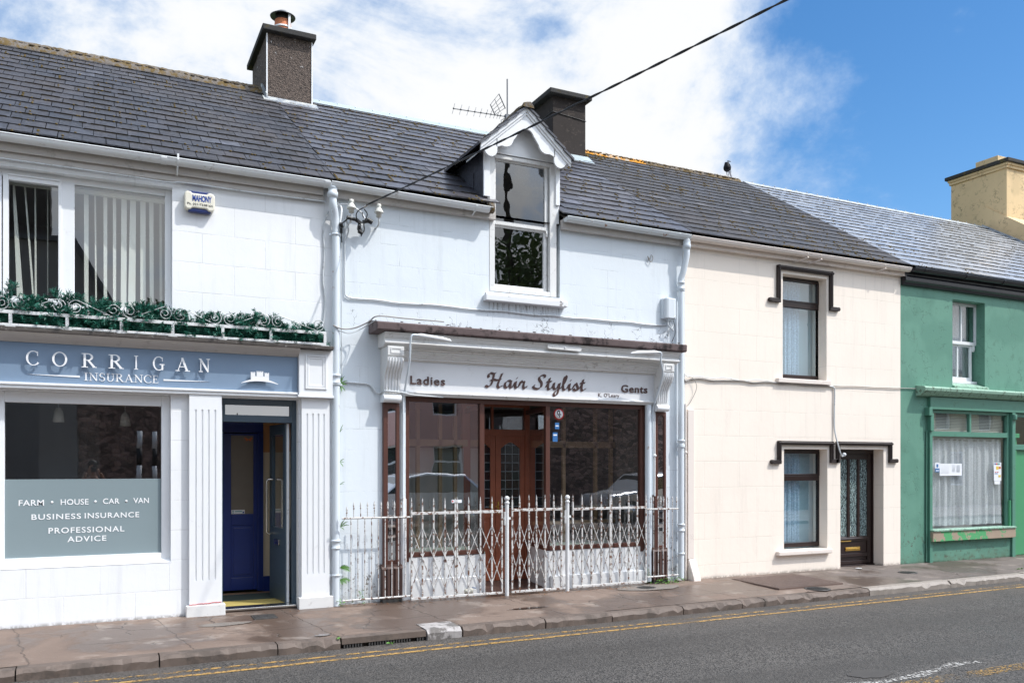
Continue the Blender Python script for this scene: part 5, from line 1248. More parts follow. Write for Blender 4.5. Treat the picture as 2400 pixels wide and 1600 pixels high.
# maker's plate on the cornice
pl = thing('name_plate', 'small oval raised plate with a keyhole on the white cornice', 'plate', (5.55, -.3, 3.24))
mb = MB(); 
P = [(5.27 + .03 * math.cos(a), 3.245 + .03 * math.sin(a)) for a in [math.pi / 2 + math.pi * i / 8 for i in range(9)]] + [(5.72 + .03 * math.cos(a), 3.235 + .03 * math.sin(a)) for a in [-math.pi / 2 + math.pi * i / 8 for i in range(9)]]
mb.prism(P, 'y', -.318, -.27); mb.build('plate', 'white_old', pl, .004); MB().lathe([(0, 0), (.014, 0), (.010, -.008), (0, -.008)], (5.50, -.318, 3.24), 10, 'y').build('stud', 'white', pl)
# downpipe at the cream boundary
mb = downpipe(7.545, -.075, .10, 4.30, .042, (.82, 2.02, 4.28), (.45, .78, 2.0, 4.22))
mb.tube(smooth_path([(7.60, -.135, 4.95), (7.60, -.135, 4.80), (7.60, -.13, 4.70), (7.57, -.10, 4.50), (7.545, -.075, 4.38), (7.545, -.075, 4.28)], 6), .044, 14)
mb.lathe([(.045, -.03), (.058, -.025), (.058, .03), (.05, .05), (.055, .08)], (7.60, -.135, 4.83), 14)
mb.build('downpipe', 'pipe_blue', B, label='pale blue downpipe with rusty collars')
box('corner_strip', 'white_old', B, 7.63, 7.662, -.012, 0, .05, 4.8)
# reflection of a road sign, modelled as flat pieces on the right window
t = thing('road_sign_reflection', 'round red rimmed road sign with a black letter, its reflection modelled on the right shop window', 'sticker', (5.62, .052, 2.40))
MB().lathe([(0, 0), (.078, 0), (.078, -.002), (0, -.002)], (5.615, .057, 2.40), 24, 'y').build('rim', 'paper_red', t); MB().lathe([(0, 0), (.060, 0), (.060, -.002), (0, -.002)], (5.615, .0545, 2.40), 24, 'y').build('disc', 'paper', t)
text('lettering', 'ink', t, 'q.', 5.585, 5.65, 2.355, 2.452, .0523, .0006, .02)
t = thing('sign_plate_reflection', 'small square blue plate of the reflected road sign, modelled below the round red disc', 'sticker', (5.585, .055, 2.24), 'blue sign reflections modelled on the hairdresser window')
box('sheet', 'paper_blue', t, 5.555, 5.62, .0545, .057, 2.20, 2.285); box('printed_line', 'paper', t, 5.565, 5.61, .0537, .0545, 2.235, 2.25)
t = thing('sign_plate_reflection', 'blue and white reflected plate modelled lowest below the round red disc', 'sticker', (5.56, .055, 2.10), 'blue sign reflections modelled on the hairdresser window')
box('sheet', 'paper_blue', t, 5.52, 5.595, .0545, .057, 2.03, 2.155); box('printed_line', 'paper', t, 5.53, 5.585, .0537, .0545, 2.11, 2.128)
t = thing('notice', 'small white notice with a red symbol low in the left shop window', 'sticker', (4.15, .056, 1.27)); box('sheet', 'paper', t, 4.06, 4.20, .0545, .057, 1.235, 1.275); box('symbol', 'paper_red', t, 4.065, 4.085, .0535, .0545, 1.245, 1.265)

# ---------------------------------------------------------------- railings and folding gate
FY = -.20
def spear(mb, x, y, z0, z1, r=.006):
    mb.tube([(x, y, z0), (x, y, z1 - .075)], r, 6); mb.lathe([(r, -.09), (r + .005, -.085), (r + .004, -.075), (r * .7, -.07), (r + .006, -.05), (r + .002, -.025), (.001, 0)], (x, y, z1), 8)
def rail_fence(label, x0, x1, bars, spears, zr, zb, z_top, ys=FY):
    t = thing('railing', label, 'railing', ((x0 + x1) / 2, ys, .06), 'fixed railings either side of the folding gate')
    mb = MB(); mb.tube([(x0, ys, zr), (x1, ys, zr - .006)], .011, 8); mb.build('top_rail', 'iron_rust', t); mb = MB(); mb.tube([(x0, ys, zb), (x1, ys, zb + .004)], .011, 8); mb.build('bottom_rail', 'iron_rust', t)
    for x in bars: mb = MB(); mb.tube([(x, ys, zb), (x, ys, zr)], .006, 6); mb.build('bar', 'iron_rust', t)
    for i, x in enumerate(spears): mb = MB(); spear(mb, x, ys, zr - .01, z_top - (.05 if i == 0 and x < 3 else 0)); mb.build('spear', 'iron_rust', t)
    return t
rail_fence('white rusty spear topped railing between the downpipe and the left end of the gate', 2.585, 3.42, [2.69 + .083 * i for i in range(9)], [2.64 + .083 * i for i in range(9)], 1.092, .132, 1.285)
rail_fence('white rusty spear topped railing before the right brown pilaster', 6.87, 7.40, [6.90, 6.98, 7.06, 7.14, 7.22, 7.30], [6.93, 6.97, 7.05, 7.10, 7.15, 7.22, 7.30, 7.37], 1.105, .165, 1.285)
def gate(label, xs, zr, zb, loc):
    t = thing('folding_gate', label, 'gate', loc, 'white folding trellis gates across the hairdresser shopfront')
    mb = MB(); mb.box(xs[0] - .01, xs[-1] + .01, FY - .012, FY + .012, zr - .02, zr + .014); mb.build('top_rail', 'iron_rust', t, .003)
    mb = MB(); mb.box(xs[0] - .01, xs[-1] + .01, FY - .016, FY + .016, zb - .018, zb + .010); mb.build('bottom_rail', 'iron_rust', t, .003)
    for x in xs:
        mb = MB(); mb.box(x - .0085, x + .0085, FY - .010, FY + .010, zb, zr + .10); mb.lathe([(.0085, -.05), (.005, -.045), (.010, -.02), (.006, .015), (.001, .045)], (x, FY, zr + .145), 8); mb.build('upright', 'iron_rust', t)
    h = (zr - .19 - zb - .10) / 2
    for i in range(len(xs) - 1):
        if xs[i + 1] - xs[i] < .07: continue
        for q in range(2):
            za = zr - .19 - q * h; zb_ = za - h
            MB().tube([(xs[i], FY - .014, za), (xs[i + 1], FY - .014, zb_)], .0055, 6).build('lattice_bar', 'iron_rust', t); MB().tube([(xs[i], FY + .014, zb_), (xs[i + 1], FY + .014, za)], .0055, 6).build('lattice_bar', 'iron_rust', t)
    return t
def W2(us, z=1.28):  # uprights were surveyed along the top of the gate
    return us
gate('left leaf of the white folding trellis gate, before the left shop window', [3.435, 3.575, 3.72, 3.868, 4.005, 4.03, 4.185, 4.345, 4.505, 4.645], 1.130, .10, (4.04, FY, .05))
gate('middle leaf of the white folding trellis gate, before the brown door', [4.79, 4.895, 5.03, 5.14, 5.265, 5.395, 5.51], 1.142, .10, (5.15, FY, .05))
gate('right leaf of the white folding trellis gate, before the right shop window', [5.685, 5.825, 5.97, 6.125, 6.265, 6.285, 6.42, 6.565, 6.705, 6.85], 1.136, .11, (6.27, FY, .05))
for x, lab in ((4.715, 'white ball topped gate post on the left of the brown door'), (5.60, 'white ball topped gate post on the right of the brown door')):
    t = thing('gate_post', lab, 'post', (x, FY, .05), 'ball topped gate posts')
    mb = MB(); mb.tube([(x, FY, .04), (x, FY, 1.245)], .026, 12); mb.lathe([(.026, -.03), (.033, -.025), (.033, -.01), (.022, 0), (.018, .01)], (x, FY, 1.25), 12); mb.build('post', 'iron_white', t)
    MB().ball((x, FY, 1.288), .034, (1, 1, 1), 14, 9).build('ball_finial', 'iron_white', t)
    mb = MB(); mb.box(x - .05, x + .05, FY - .012, FY + .012, 1.02, 1.05); mb.box(x - .04, x - .026, FY - .018, FY + .018, .95, 1.12); mb.build('bracket', 'iron_white', t, .003)

# ================================================================== CREAM HOUSE
Cc = thing('cream_house', 'cream rendered terraced house with dark brown hood mouldings', 'building', (9.9, 0, 0))
mb = wall(MB(), 7.663, 12.135, -.2, 4.94, [(9.535, 10.455, 3.055, 4.675), (9.56, 10.472, .395, 1.968), (10.755, 11.735, -.2, 1.976)])
mb.build('wall', 'wall_cream', Cc)
mb = MB()
for x in (7.67, 12.13): mb.quad((x, .3, .02), (x, 3, .02), (x, 3, 4.9), (x, .3, 4.9))
mb.quad((7.67, 3, .02), (12.13, 3, .02), (12.13, 3, 4.9), (7.67, 3, 4.9))
for z in (.02, 2.6, 4.92): mb.quad((7.67, .3, z), (12.13, .3, z), (12.13, 3, z), (7.67, 3, z))
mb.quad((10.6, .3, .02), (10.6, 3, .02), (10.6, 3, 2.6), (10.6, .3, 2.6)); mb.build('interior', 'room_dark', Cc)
box('rear_wall', 'grey_render', Cc, 7.665, 12.135, 8.1, 8.2, -.2, 5)
RC = MB(); slates(RC, 7.702, 12.235, .305, .262, RIDGE_S, None, .012, random.Random(13), 1.0); rfC = RC.build('roof', 'slate_cream', Cc, recalc=False)
back_slope('roof_slope', 'moss_shade_dark', rfC, 7.685, 12.22)
ridge('ridge_capping', 'ridge_orange', rfC, 8.06, 9.7, .055, .13, seed=5); ridge('ridge_capping', 'ridge_moss', rfC, 9.705, 12.10, .055, .13, seed=6)
stuff(moss_shade_strips(7.72, 12.2, .262, RIDGE_S, random.Random(83), .6, None, .006).build('moss_shade_line', 'moss_shade_dark', rfC)); mb = moss_on_roof(7.75, 12.2, .305, .262, 1300, random.Random(6), size=(.007, .017)); r2 = random.Random(31)
for i in range(60):
    x = 8.1 + abs(r2.gauss(0, .35)); s = RIDGE_S - .15 - abs(r2.gauss(0, .22)); mb.ball(roofp(x, s, .014), r2.uniform(.012, .03), (1.4, 1.1, .7), 6, 4)
stuff(mb.build('moss', 'moss', rfC))
mb = MB(); r2 = random.Random(33)
for i in range(300):
    d = r2.uniform(0, .12); mb.ball((r2.uniform(8.1, 12.05), YR - d, ZR + .055 - d * .6), r2.uniform(.008, .020), (1.6, 1.2, .6), 6, 4)
stuff(mb.build('ridge_moss', 'ridge_moss', rfC))
mb = MB(); mb.prism([(EY, EZ - .02), (YR, ZR - .02), (YR, ZR - .06), (EY, EZ - .06)], 'x', 12.20, 12.232); mb.build('verge', 'soot', rfC)
box('eaves_board', 'gutter_cream', Cc, 7.665, 12.15, -.075, 0, 4.87, 4.985, bevel=.004)
mb = MB(); gutter_run(mb, 7.655, 12.175, -.135, 4.985, .060, 0); g = mb.build('gutter', 'gutter_cream', Cc)
for x in (9.86, 10.14, 11.55):
    mb = MB(); gutter_band(mb, x, -.135, 4.985, .066, .016); mb.tube([(x + .02, -.17, 4.915), (x - .05, -.10, 4.885), (x - .13, -.03, 4.85)], .010, 6); mb.ball((x + .02, -.175, 4.915), .016, (1, 1, 1), 8, 6); mb.build('bracket', 'gutter_cream', g)
def hood(name, pts, drop):
    """label mould: a rounded strip that turns down at each side and out again"""
    mb = MB(); y0, y1 = -.045, 0
    (xl, xr, zt, zl, zr_, ol, orr) = pts; w_ = .062
    for (x0, x1, z0, z1) in ((xl, xr, zt - w_, zt), (xl, xl + w_, zl, zt - w_), (xr - w_, xr, zr_, zt - w_), (xl - ol, xl + w_, zl - .062, zl), (xr - w_, xr + orr, zr_ - .062, zr_)): mb.box(x0, x1, y0, y1, z0, z1)
    for (a, b) in (((xl, y0, zt - w_ / 2), (xr, y0, zt - w_ / 2)),): mb.tube([a, b], .018, 8)
    for x, z in ((xl - ol, zl - .03), (xr + orr, zr_ - .03)): mb.lathe([(0, -.045), (.034, -.045), (.034, 0), (0, 0)], (x, -.001, z), 12, 'y')
    for x, z in ((xl + w_ / 2, zl), (xr - w_ / 2, zr_)): mb.tube([(x, y0, z), (x, y0, zt)], .016, 8)
    return mb.build(name, 'hood_brown', Cc, .006)
hood('hood_mould', (9.402, 10.560, 4.789, 4.275, 4.235, .14, .12), 0)
hood('hood_mould', (9.415, 10.575, 2.092, 1.797, 1.815, .115, .07), 0); hood('hood_mould', (10.645, 11.90, 2.097, 1.815, 1.820, .0, .11), 0)
def brown_win(x0, x1, z0, z1, zt, lab):
    mb = MB(); bars_frame(mb, x0, x1, z0, z1, .17, .24, .07, .07, .06); mb.box(x0 + .07, x1 - .07, .165, .239, zt - .05, zt + .03); bars_frame(mb, x0 + .06, x1 - .06, zt + .03, z1 - .055, .160, .20, .04, .03, .03)
    W = mb.build('window', 'upvc_brown', Cc, .005)
    pane(MB(), x0 + .07, x1 - .07, z0 + .07, zt - .05, .20).build('pane', 'glass_sky', W); pane(MB(), x0 + .09, x1 - .09, zt + .05, z1 - .08, .19).build('pane', 'glass_sky', W); return W
brown_win(9.535, 10.525, 3.075, 4.70, 4.255, ''); brown_win(9.56, 10.532, .42, 1.985, 1.52, '')
mb = MB(); mb.box(9.395, 10.49, -.06, .17, 2.985, 3.054); mb.build('window_sill', 'gutter_cream', Cc, .008); mb = MB(); mb.box(9.395, 10.51, -.075, .17, .325, .394); mb.build('window_sill', 'gutter_cream', Cc, .012)
def drape(name, label, cat, x0, x1, z0, z1, y, mat, waves, amp=.02, flare=0., group=None, parent=None, bottom=0.):
    n = 96; mb = MB(); v = []; r2 = random.Random(int(x0 * 100)); ph = [r2.uniform(0, 6) for _ in range(4)]
    rows = 8
    for j in range(rows + 1):
        t_ = j / rows
        for i in range(n + 1):
            u = i / n; a = amp * (.6 + .6 * t_); x_ = u; u = u + .022 * math.sin(u * 9 + ph[3]) + .011 * math.sin(u * 23 + ph[1])
            yy = y + a * math.sin(u * waves * 6.283 + ph[0] + .5 * math.sin(t_ * 3 + u * 7)) + a * .5 * math.sin(u * waves * 2.3 * 6.283 + ph[1] + t_)
            xx = x0 + x_ * (x1 - x0) + flare * t_ * (x_ - .5) + .012 * math.sin(u * 30 + ph[2]) * t_
            v.append((xx, yy, z1 + (z0 - z1) * t_ + bottom * math.sin(u * waves * 6.283) * t_))
    m = n + 1; mb.add(v, [(j * m + i, j * m + i + 1, (j + 1) * m + i + 1, (j + 1) * m + i) for j in range(rows) for i in range(n)], True)
    return tag(mb.build(name, mat, parent, recalc=False), label, cat, group)
drape('net_curtain', 'white net curtain drawn to the left in the upstairs cream house window', 'curtain', 9.80, 10.16, 3.12, 4.62, .275, 'net_blue', 4, .018); drape('net_curtain', 'white net curtain with a scalloped hem in the ground floor cream house window', 'curtain', 9.80, 10.16, .50, 1.95, .275, 'net_blue', 4, .018, .03)
for z0, z1, lab in ((3.02, 4.75, 'upstairs'), (.36, 2.0, 'ground floor')):
    t = thing('roller_blind', 'pale blue roller blind behind the net curtain of the %s cream house window' % lab, 'blind', (10.1, .62, z0)); box('cloth', 'backing', t, 9.54, 10.60, .345, .35, z0, z1 - .04); MB().tube([(9.54, .35, z1 - .02), (10.60, .35, z1 - .02)], .025, 8).build('roller', 'white', t)
# front door
mb = MB(); mb.box(10.755, 10.82, .20, .30, .05, 1.985); mb.box(11.72, 11.85, .20, .30, .05, 1.985); mb.box(10.82, 11.72, .201, .299, 1.90, 1.985); mb.box(10.755, 11.74, .18, .30, .04, .075)
df = mb.build('door_frame', 'upvc_brown', Cc, .005)
mb = MB(); y0, y1 = .225, .275
for x0, x1, z0, z1 in ((10.82, 10.985, .08, 1.90), (11.62, 11.72, .08, 1.90), (10.985, 11.62, .08, .14), (10.985, 11.62, .20, .26), (10.985, 11.62, .46, .53), (10.985, 11.62, 1.815, 1.90), (11.16, 11.215, .53, 1.815), (11.39, 11.445, .53, 1.815)): mb.box(x0, x1, y0, y1, z0, z1)
mb.box(10.985, 11.62, y0 + .022, y1, .14, .20); mb.box(10.985, 11.62, y0 + .018, y1, .26, .46)
mb.prism([(y0 - .012, .50), (y0 + .02, .545), (y0 + .02, .47), (y0 - .003, .48)], 'x', 10.98, 11.63)
fdr = mb.build('front_door', 'upvc_brown', Cc, .006)
for x0, x1 in ((10.985, 11.16), (11.215, 11.39), (11.445, 11.62)): box('glass_panel', 'lace', fdr, x0 - .002, x1 + .002, y0 + .02, y0 + .03, .53, 1.816)
mb = MB(); mb.box(11.12, 11.455, y0 + .004, y0 + .018, .300, .362); mb.box(11.135, 11.44, y0 - .006, y0 + .004, .318, .345); mb.build('letter_box', 'brass', fdr, .004)
mb = MB(); mb.box(10.98, 11.24, y0 - .004, y0 + .004, .455, .470); mb.build('draught_strip', 'brass', fdr, .002)
# conduit and guard stone at the corner
mb = MB(); mb.box(7.69, 7.80, -.05, 0, .36, 2.52); mb.build('boxed_conduit', 'gutter_cream', Cc, .006); mb = MB(); mb.tube([(7.66, -.03, .07), (7.66, -.03, 2.6)], .016, 8); mb.lathe([(.016, 0), (.026, .01), (.026, .03), (.016, .04)], (7.66, -.03, 1.88), 8); mb.build('conduit', 'gutter_cream', Cc)
mb = MB(); mb.prism([(-.001, .36), (-.05, .36), (-.16, .12), (-.18, .03), (-.001, .03)], 'x', 7.70, 7.83); mb.build('guard_stone', 'gutter_cream', Cc, .015)

# ================================================================== GREEN HOUSE
D_ = thing('green_house', 'green house with an old green shopfront and a shiny pale slate roof', 'building', (16, 0, 0))
mb = wall(MB(), 12.138, 19.95, -.2, 4.90, [(13.435, 14.295, 3.105, 4.61), (12.84, 19.7, -.2, 2.70)])
mb.build('wall', 'wall_green', D_)
mb = MB()
for z in (2.75, 4.85): mb.quad((12.14, .3, z), (19.9, .3, z), (19.9, 3, z), (12.14, 3, z))
mb.quad((12.14, 2.5, .02), (19.9, 2.5, .02), (19.9, 2.5, 4.9), (12.14, 2.5, 4.9)); mb.quad((12.2, .3, 0), (12.2, 2.5, 0), (12.2, 2.5, 4.9), (12.2, .3, 4.9)); mb.build('interior', 'room', D_)
box('rear_wall', 'grey_render', D_, 12.138, 19.95, 8.1, 8.2, -.2, 5)
RD = MB(); slates(RD, 12.24, 19.96, .30, .275, RIDGE_S, None, .014, random.Random(15), .35); rfD = RD.build('roof', 'slate_wet_sheen', D_, recalc=False)
back_slope('roof_slope', 'moss_shade_dark', rfD, 12.24, 19.95)
mb = MB(); mb.prism([(YR - .15, ZR - .075), (YR, ZR + .025), (YR + .15, ZR - .075), (YR, ZR - .005)], 'x', 12.25, 19.96)
for i in range(24): mb.ball((12.5 + i * .31, YR, ZR + .03), .014, (1, 1, 1.6), 6, 4)
mb.build('ridge_capping', 'lead', rfD)
stuff(moss_shade_strips(12.26, 19.9, .275, RIDGE_S, random.Random(84), .93, None, .008).build('moss_shade_line', 'moss_shade_dark', rfD)); stuff(moss_on_roof(12.3, 19.9, .30, .275, 420, random.Random(16), size=(.008, .017)).build('moss', 'moss', rfD))
mb = MB(); mb.prism([(-.10, 4.86), (-.10, 4.80), (-.07, 4.78), (-.05, 4.74), (0, 4.73), (0, 4.98), (-.07, 4.98), (-.07, 4.90)], 'x', 12.145, 19.95); mb.build('eaves_board', 'gutter_black', D_, .004)
mb = MB(); gutter_run(mb, 12.24, 19.95, -.145, 5.0, .066, .02); g = mb.build('gutter', 'gutter_black', D_)
for x in (12.5, 13.55, 14.55, 15.6, 16.7): gutter_band(MB(), x, -.145, 5.0, .075, .05).build('joint', 'gutter_black', g, .003)
# sash window
mb = MB(); bars_frame(mb, 13.435, 14.37, 3.17, 4.66, .15, .25, .06, .05, .05, .06)
wD = mb.build('window', 'white', D_, .004)
mb = MB(); bars_frame(mb, 13.49, 14.31, 3.87, 4.61, .165, .20, .055, .055, .05, .05); mb.box(13.88, 13.91, .166, .199, 3.92, 4.57); mb.build('sash', 'white', wD, .003)
mb = MB(); bars_frame(mb, 13.49, 14.22, 3.20, 3.88, .20, .235, .055, .09, .04, .05); mb.box(13.83, 13.86, .201, .234, 3.28, 3.86); mb.prism([(.17, 3.87), (.165, 3.80), (.18, 3.76), (.2, 3.76), (.2, 3.87)], 'x', 14.22, 14.26); mb.build('sash', 'white', wD, .003)
pane(MB(), 13.52, 14.28, 3.90, 4.58, .185).build('pane', 'glass', wD); pane(MB(), 13.52, 14.19, 3.26, 3.86, .22).build('pane', 'glass', wD)
mb = MB(); mb.prism([(.14, 3.17), (-.04, 3.10), (-.04, 3.06), (.14, 3.06)], 'x', 13.44, 14.36); mb.build('window_sill', 'green_pale', D_, .006)
drape('net_curtain', 'grey net curtain behind the white sash window in the green wall', 'curtain', 13.45, 14.4, 3.2, 4.6, .40, 'net', 9, .015)
# green shopfront
mb = MB(); mb.prism([(-.20, 3.02), (-.19, 2.975), (-.15, 2.94), (-.10, 2.90), (0, 2.885), (0, 3.07), (-.17, 3.045)], 'x', 12.50, 19.8); mb.build('cornice', 'green_pale', D_, .004)
mb = MB(); mb.box(12.80, 19.75, -.06, 0, 2.675, 2.884); mb.build('fascia_board', 'green_trim', D_, .004)
mb = MB(); mb.box(12.79, 12.86, -.055, .02, .02, 2.674); mb.box(12.72, 12.80, -.10, .0, 2.56, 2.70); mb.box(12.775, 12.855, -.085, -.055, 2.30, 2.60); mb.build('pilaster', 'green_trim', D_, .006)
mb = MB(); mb.box(14.985, 15.075, -.055, .02, .02, 2.674); mb.lathe([(0, -.1), (.05, -.1), (.05, 0), (0, 0)], (15.03, -.055, 2.64), 10); mb.build('pilaster', 'green_trim', D_, .006)
mb = MB(); mb.box(12.86, 12.91, .0, .06, .60, 2.674); mb.box(14.915, 14.985, .0, .06, .60, 2.674); mb.box(12.91, 14.915, .001, .059, 2.62, 2.674); mb.box(12.91, 14.915, -.01, .059, 2.215, 2.30); mb.box(13.885, 13.935, .001, .055, 2.30, 2.62)
fg = mb.build('shop_window', 'green_trim', D_, .004)
pane(MB(), 12.91, 14.915, .60, 2.215, .04).build('pane', 'glass', fg); pane(MB(), 12.91, 13.885, 2.30, 2.62, .04).build('pane', 'glass', fg); pane(MB(), 13.935, 14.915, 2.30, 2.62, .04).build('pane', 'glass', fg)
mb = MB(); mb.box(12.80, 15.0, -.13, .06, .585, .615); sl = mb.build('sill', 'green_pale', D_, .006)
mb = MB(); mb.box(12.80, 15.0, -.11, .0, .415, .584); mb.build('sill_board', 'green_peel', D_, .006)
mb = MB(); mb.box(12.86, 14.985, -.02, .06, -.1, .414); mb.build('stall_riser', 'wall_green', D_, .006)
parts('patch_board', 'green_bright', D_, [(12.862, 12.888, -.03, -.001, .616, 1.0), (14.94, 14.985, -.035, -.001, .616, 1.08)], .003)
mb = MB(); mb.box(15.076, 15.30, .02, .06, 2.22, 2.30); mb.box(15.20, 15.28, .06, .10, .06, 2.22); mb.box(15.076, 16.1, .10, .14, .06, 2.0); mb.build('side_door', 'green_bright', D_, .004); mb = MB(); mb.box(15.076, 16.3, .05, .09, 2.0, 2.1); mb.box(15.076, 19.6, .001, .05, 2.60, 2.674); mb.box(16.2, 19.7, .02, .08, 0, 2.6); mb.build('door_surround', 'green_trim', D_, .004)
pane(MB(), 15.1, 16.2, 2.1, 2.6, .07).build('transom_pane', 'glass', D_)
box('letter_plate', 'brass', D_, 15.20, 15.30, .085, .10, .50, .62, bevel=.004)
vb2 = thing('venetian_blind', 'grey slatted blind in the upper lights of the green shop window', 'blind', (13.9, .12, 2.3))
for i in range(13): mb = MB(); z = 2.29 + i * .027; mb.prism([(.10, z), (.12, z + .018), (.121, z + .016), (.101, z - .002)], 'x', 12.9, 14.93); mb.build('slat', 'blind', vb2)
drape('lace_curtain', 'white lace curtain hanging across the whole green shop window', 'curtain', 12.92, 14.88, .66, 2.19, .10, 'net', 11, .028, .05, None, None, .0)
mb = MB(); mb.tube([(12.88, .1, 2.17), (14.0, .1, 2.155), (14.95, .1, 2.17)], .007, 6); tag(mb.build('curtain_wire', 'cable_grey'), 'thin wire holding the white lace curtain', 'curtain wire')
box('back_cloth', plain('dim_shop_cloth', (.55, .56, .56), .9), D_, 12.3, 15.2, .9, .92, .1, 2.6)
def notice(label, x0, x1, z0, z1, y, bits, nm='notice'):
    t = thing(nm, label, 'notice', ((x0 + x1) / 2, y, z0)); box('sheet', 'paper', t, x0, x1, y - .002, y, z0, z1)
    for i, (a, b, c, d, m_) in enumerate(bits): box('printed_block', m_, t, x0 + a * (x1 - x0), x0 + b * (x1 - x0), y - .0032 - .0002 * i, y - .002, z0 + c * (z1 - z0), z0 + d * (z1 - z0))
    return t
lines = [(.06, .42, .9 - .07 * i, .915 - .07 * i, 'gutter') for i in range(11)] + [(.56, .70, .9 - .06 * i, .91 - .06 * i, 'gutter') for i in range(10)] + [(.76, .92, .9 - .06 * i, .91 - .06 * i, 'gutter') for i in range(10)]
notice('wide white printed sheets taped side by side in the green shop window', 13.15, 13.725, 1.535, 1.745, .036, lines)
notice('small blue and white notice left of the wide white sheets in the green window', 13.035, 13.145, 1.60, 1.76, .036, [(.0, 1, 0, .40, 'paper_blue'), (.28, .72, .5, .85, 'paper_blue'), (.15, .85, .1, .2, 'paper')])
notice('tall colourful notice at the right end of the lace curtain', 14.595, 14.80, 1.435, 1.765, .036, [(.08, .25, .88, .97, 'paper_blue'), (.28, .45, .88, .97, 'paper_red'), (.48, .62, .88, .97, 'green_bright'), (.65, .8, .88, .97, 'paper_teal'), (.30, .62, .62, .80, 'paper_yellow'), (.66, .92, .66, .78, 'orange'), (.15, .3, .46, .50, 'paper_red'), (.4, .6, .46, .5, 'paper_red'), (.12, .5, .38, .42, 'paper_blue'), (.6, .9, .2, .32, 'paper_yellow')])
box('price_slip', 'paper', None, 14.61, 14.77, .034, .036, 1.375, 1.43); tag(bpy.data.objects['price_slip'], 'small blank white slip just below the tall colourful notice', 'notice')
mb = MB(); mb.tube(smooth_path([(12.745, -.02, .08), (12.745, -.02, 1.2), (12.75, -.02, 2.3)], 4), .012, 6); mb.build('conduit', 'green_trim', D_)

# ================================================================== YELLOW BUILDING (right edge)
E_ = thing('yellow_building', 'taller yellow building with a big cracked chimney stack', 'building', (20.5, 0, 0))
mb = MB(); mb.prism([(0, -.2), (0, 5.4), (YR, 8.2), (8.2, 5.4), (8.2, -.2)], 'x', 19.965, 26); mb.build('wall', 'wall_yellow', E_)
mb = MB(); mb.prism([(-.15, 5.42), (YR, 8.21), (YR, 8.32), (-.15, 5.54)], 'x', 20.9, 26); mb.prism([(YR, 8.21), (8.3, 5.42), (8.3, 5.54), (YR, 8.32)], 'x', 20.9, 26); mb.build('roof', 'slate_cheek', E_)
mb = MB(); mb.box(20.0, 20.75, 3.42, 4.93, 6.5, 8.98); mb.box(20.75, 21.6, 3.60, 4.75, 6.5, 8.98); cE = mb.build('chimney', 'wall_yellow', E_, .01)
mb = MB(); mb.box(19.965, 20.785, 3.385, 4.965, 8.981, 9.05); mb.box(19.94, 20.81, 3.36, 4.99, 9.051, 9.11); mb.box(20.786, 21.64, 3.56, 4.79, 8.981, 9.05); mb.box(20.811, 21.66, 3.53, 4.82, 9.052, 9.11); mb.build('band', 'wall_yellow', cE, .008)
mb = MB(); mb.box(19.89, 20.86, 3.31, 5.04, 9.111, 9.20); mb.box(20.861, 21.72, 3.49, 4.87, 9.112, 9.20); mb.build('cap', 'concrete_dark', cE, .014)
mb = MB(); mb.box(20.15, 20.65, 3.75, 4.35, 9.201, 9.42); mb.build('flue_block', 'wall_yellow', cE, .01)
mb = MB(); mb.prism([(3.1, 7.05), (3.45, 7.28), (3.45, 7.38), (3.1, 7.15)], 'x', 19.95, 19.998); mb.prism([(-.3, 5.02), (YR, ZR + .06), (YR, ZR), (-.3, 4.95)], 'x', 19.90, 19.962); mb.build('flashing', 'lead', E_)
mb = MB(); mb.prism([(2.7, 7.35), (3.55, 7.92), (3.55, 7.80), (2.7, 7.22)], 'x', 20.72, 20.9); mb.build('coping', 'lead', E_)

# ================================================================== SMALL THINGS ON THE WALLS
def cable(name, label, pts, r, mat, n=5, cat='cable', group=None): return tag(MB().tube(smooth_path(pts, n), r, 6).build(name, mat), label, cat, group)
rc = random.Random(40)
def wobble(x0, x1, z0, z1, n, y=-.014, a=.008): return [(x0 + (x1 - x0) * i / n, y, z0 + (z1 - z0) * i / n + rc.uniform(-a, a)) for i in range(n + 1)]
cable('wall_cable', 'pale cable dropping beside the downpipe and running under the dormer sill', [(2.66, -.02, 4.55), (2.665, -.02, 4.2), (2.665, -.02, 3.80), (2.69, -.02, 3.715)] + wobble(2.80, 7.20, 3.70, 3.70, 18, -.016) + [(7.36, -.03, 3.72)], .0095, 'cable_white')
cable('wall_cable', 'second thin pale cable close above the one under the dormer sill', [(2.625, -.02, 4.5), (2.627, -.02, 3.1), (2.63, -.02, 2.6)], .006, 'cable_white')
cable('wall_cable', 'pale cable hanging in an S from the eaves left of the downpipe', [(2.47, -.02, 4.70), (2.41, -.02, 4.5), (2.42, -.02, 4.2), (2.405, -.02, 3.9), (2.43, -.02, 3.65), (2.41, -.02, 3.40), (2.37, -.05, 3.30)], .010, 'cable_white')
cable('wall_cable', 'dark cable sagging from the downpipe to the corner of the brown fascia', [(2.50, -.12, 3.345), (2.60, -.13, 3.31), (2.75, -.12, 3.33), (2.90, -.20, 3.40), (2.965, -.36, 3.45), (3.3, -.355, 3.45), (3.8, -.34, 3.45)], .008, 'cable_grey')
cable('wall_cable', 'light cable looping under the dark one left of the brown fascia', [(2.56, -.12, 3.29), (2.70, -.10, 3.27), (2.84, -.10, 3.33), (2.97, -.3, 3.42)], .006, 'cable_white')
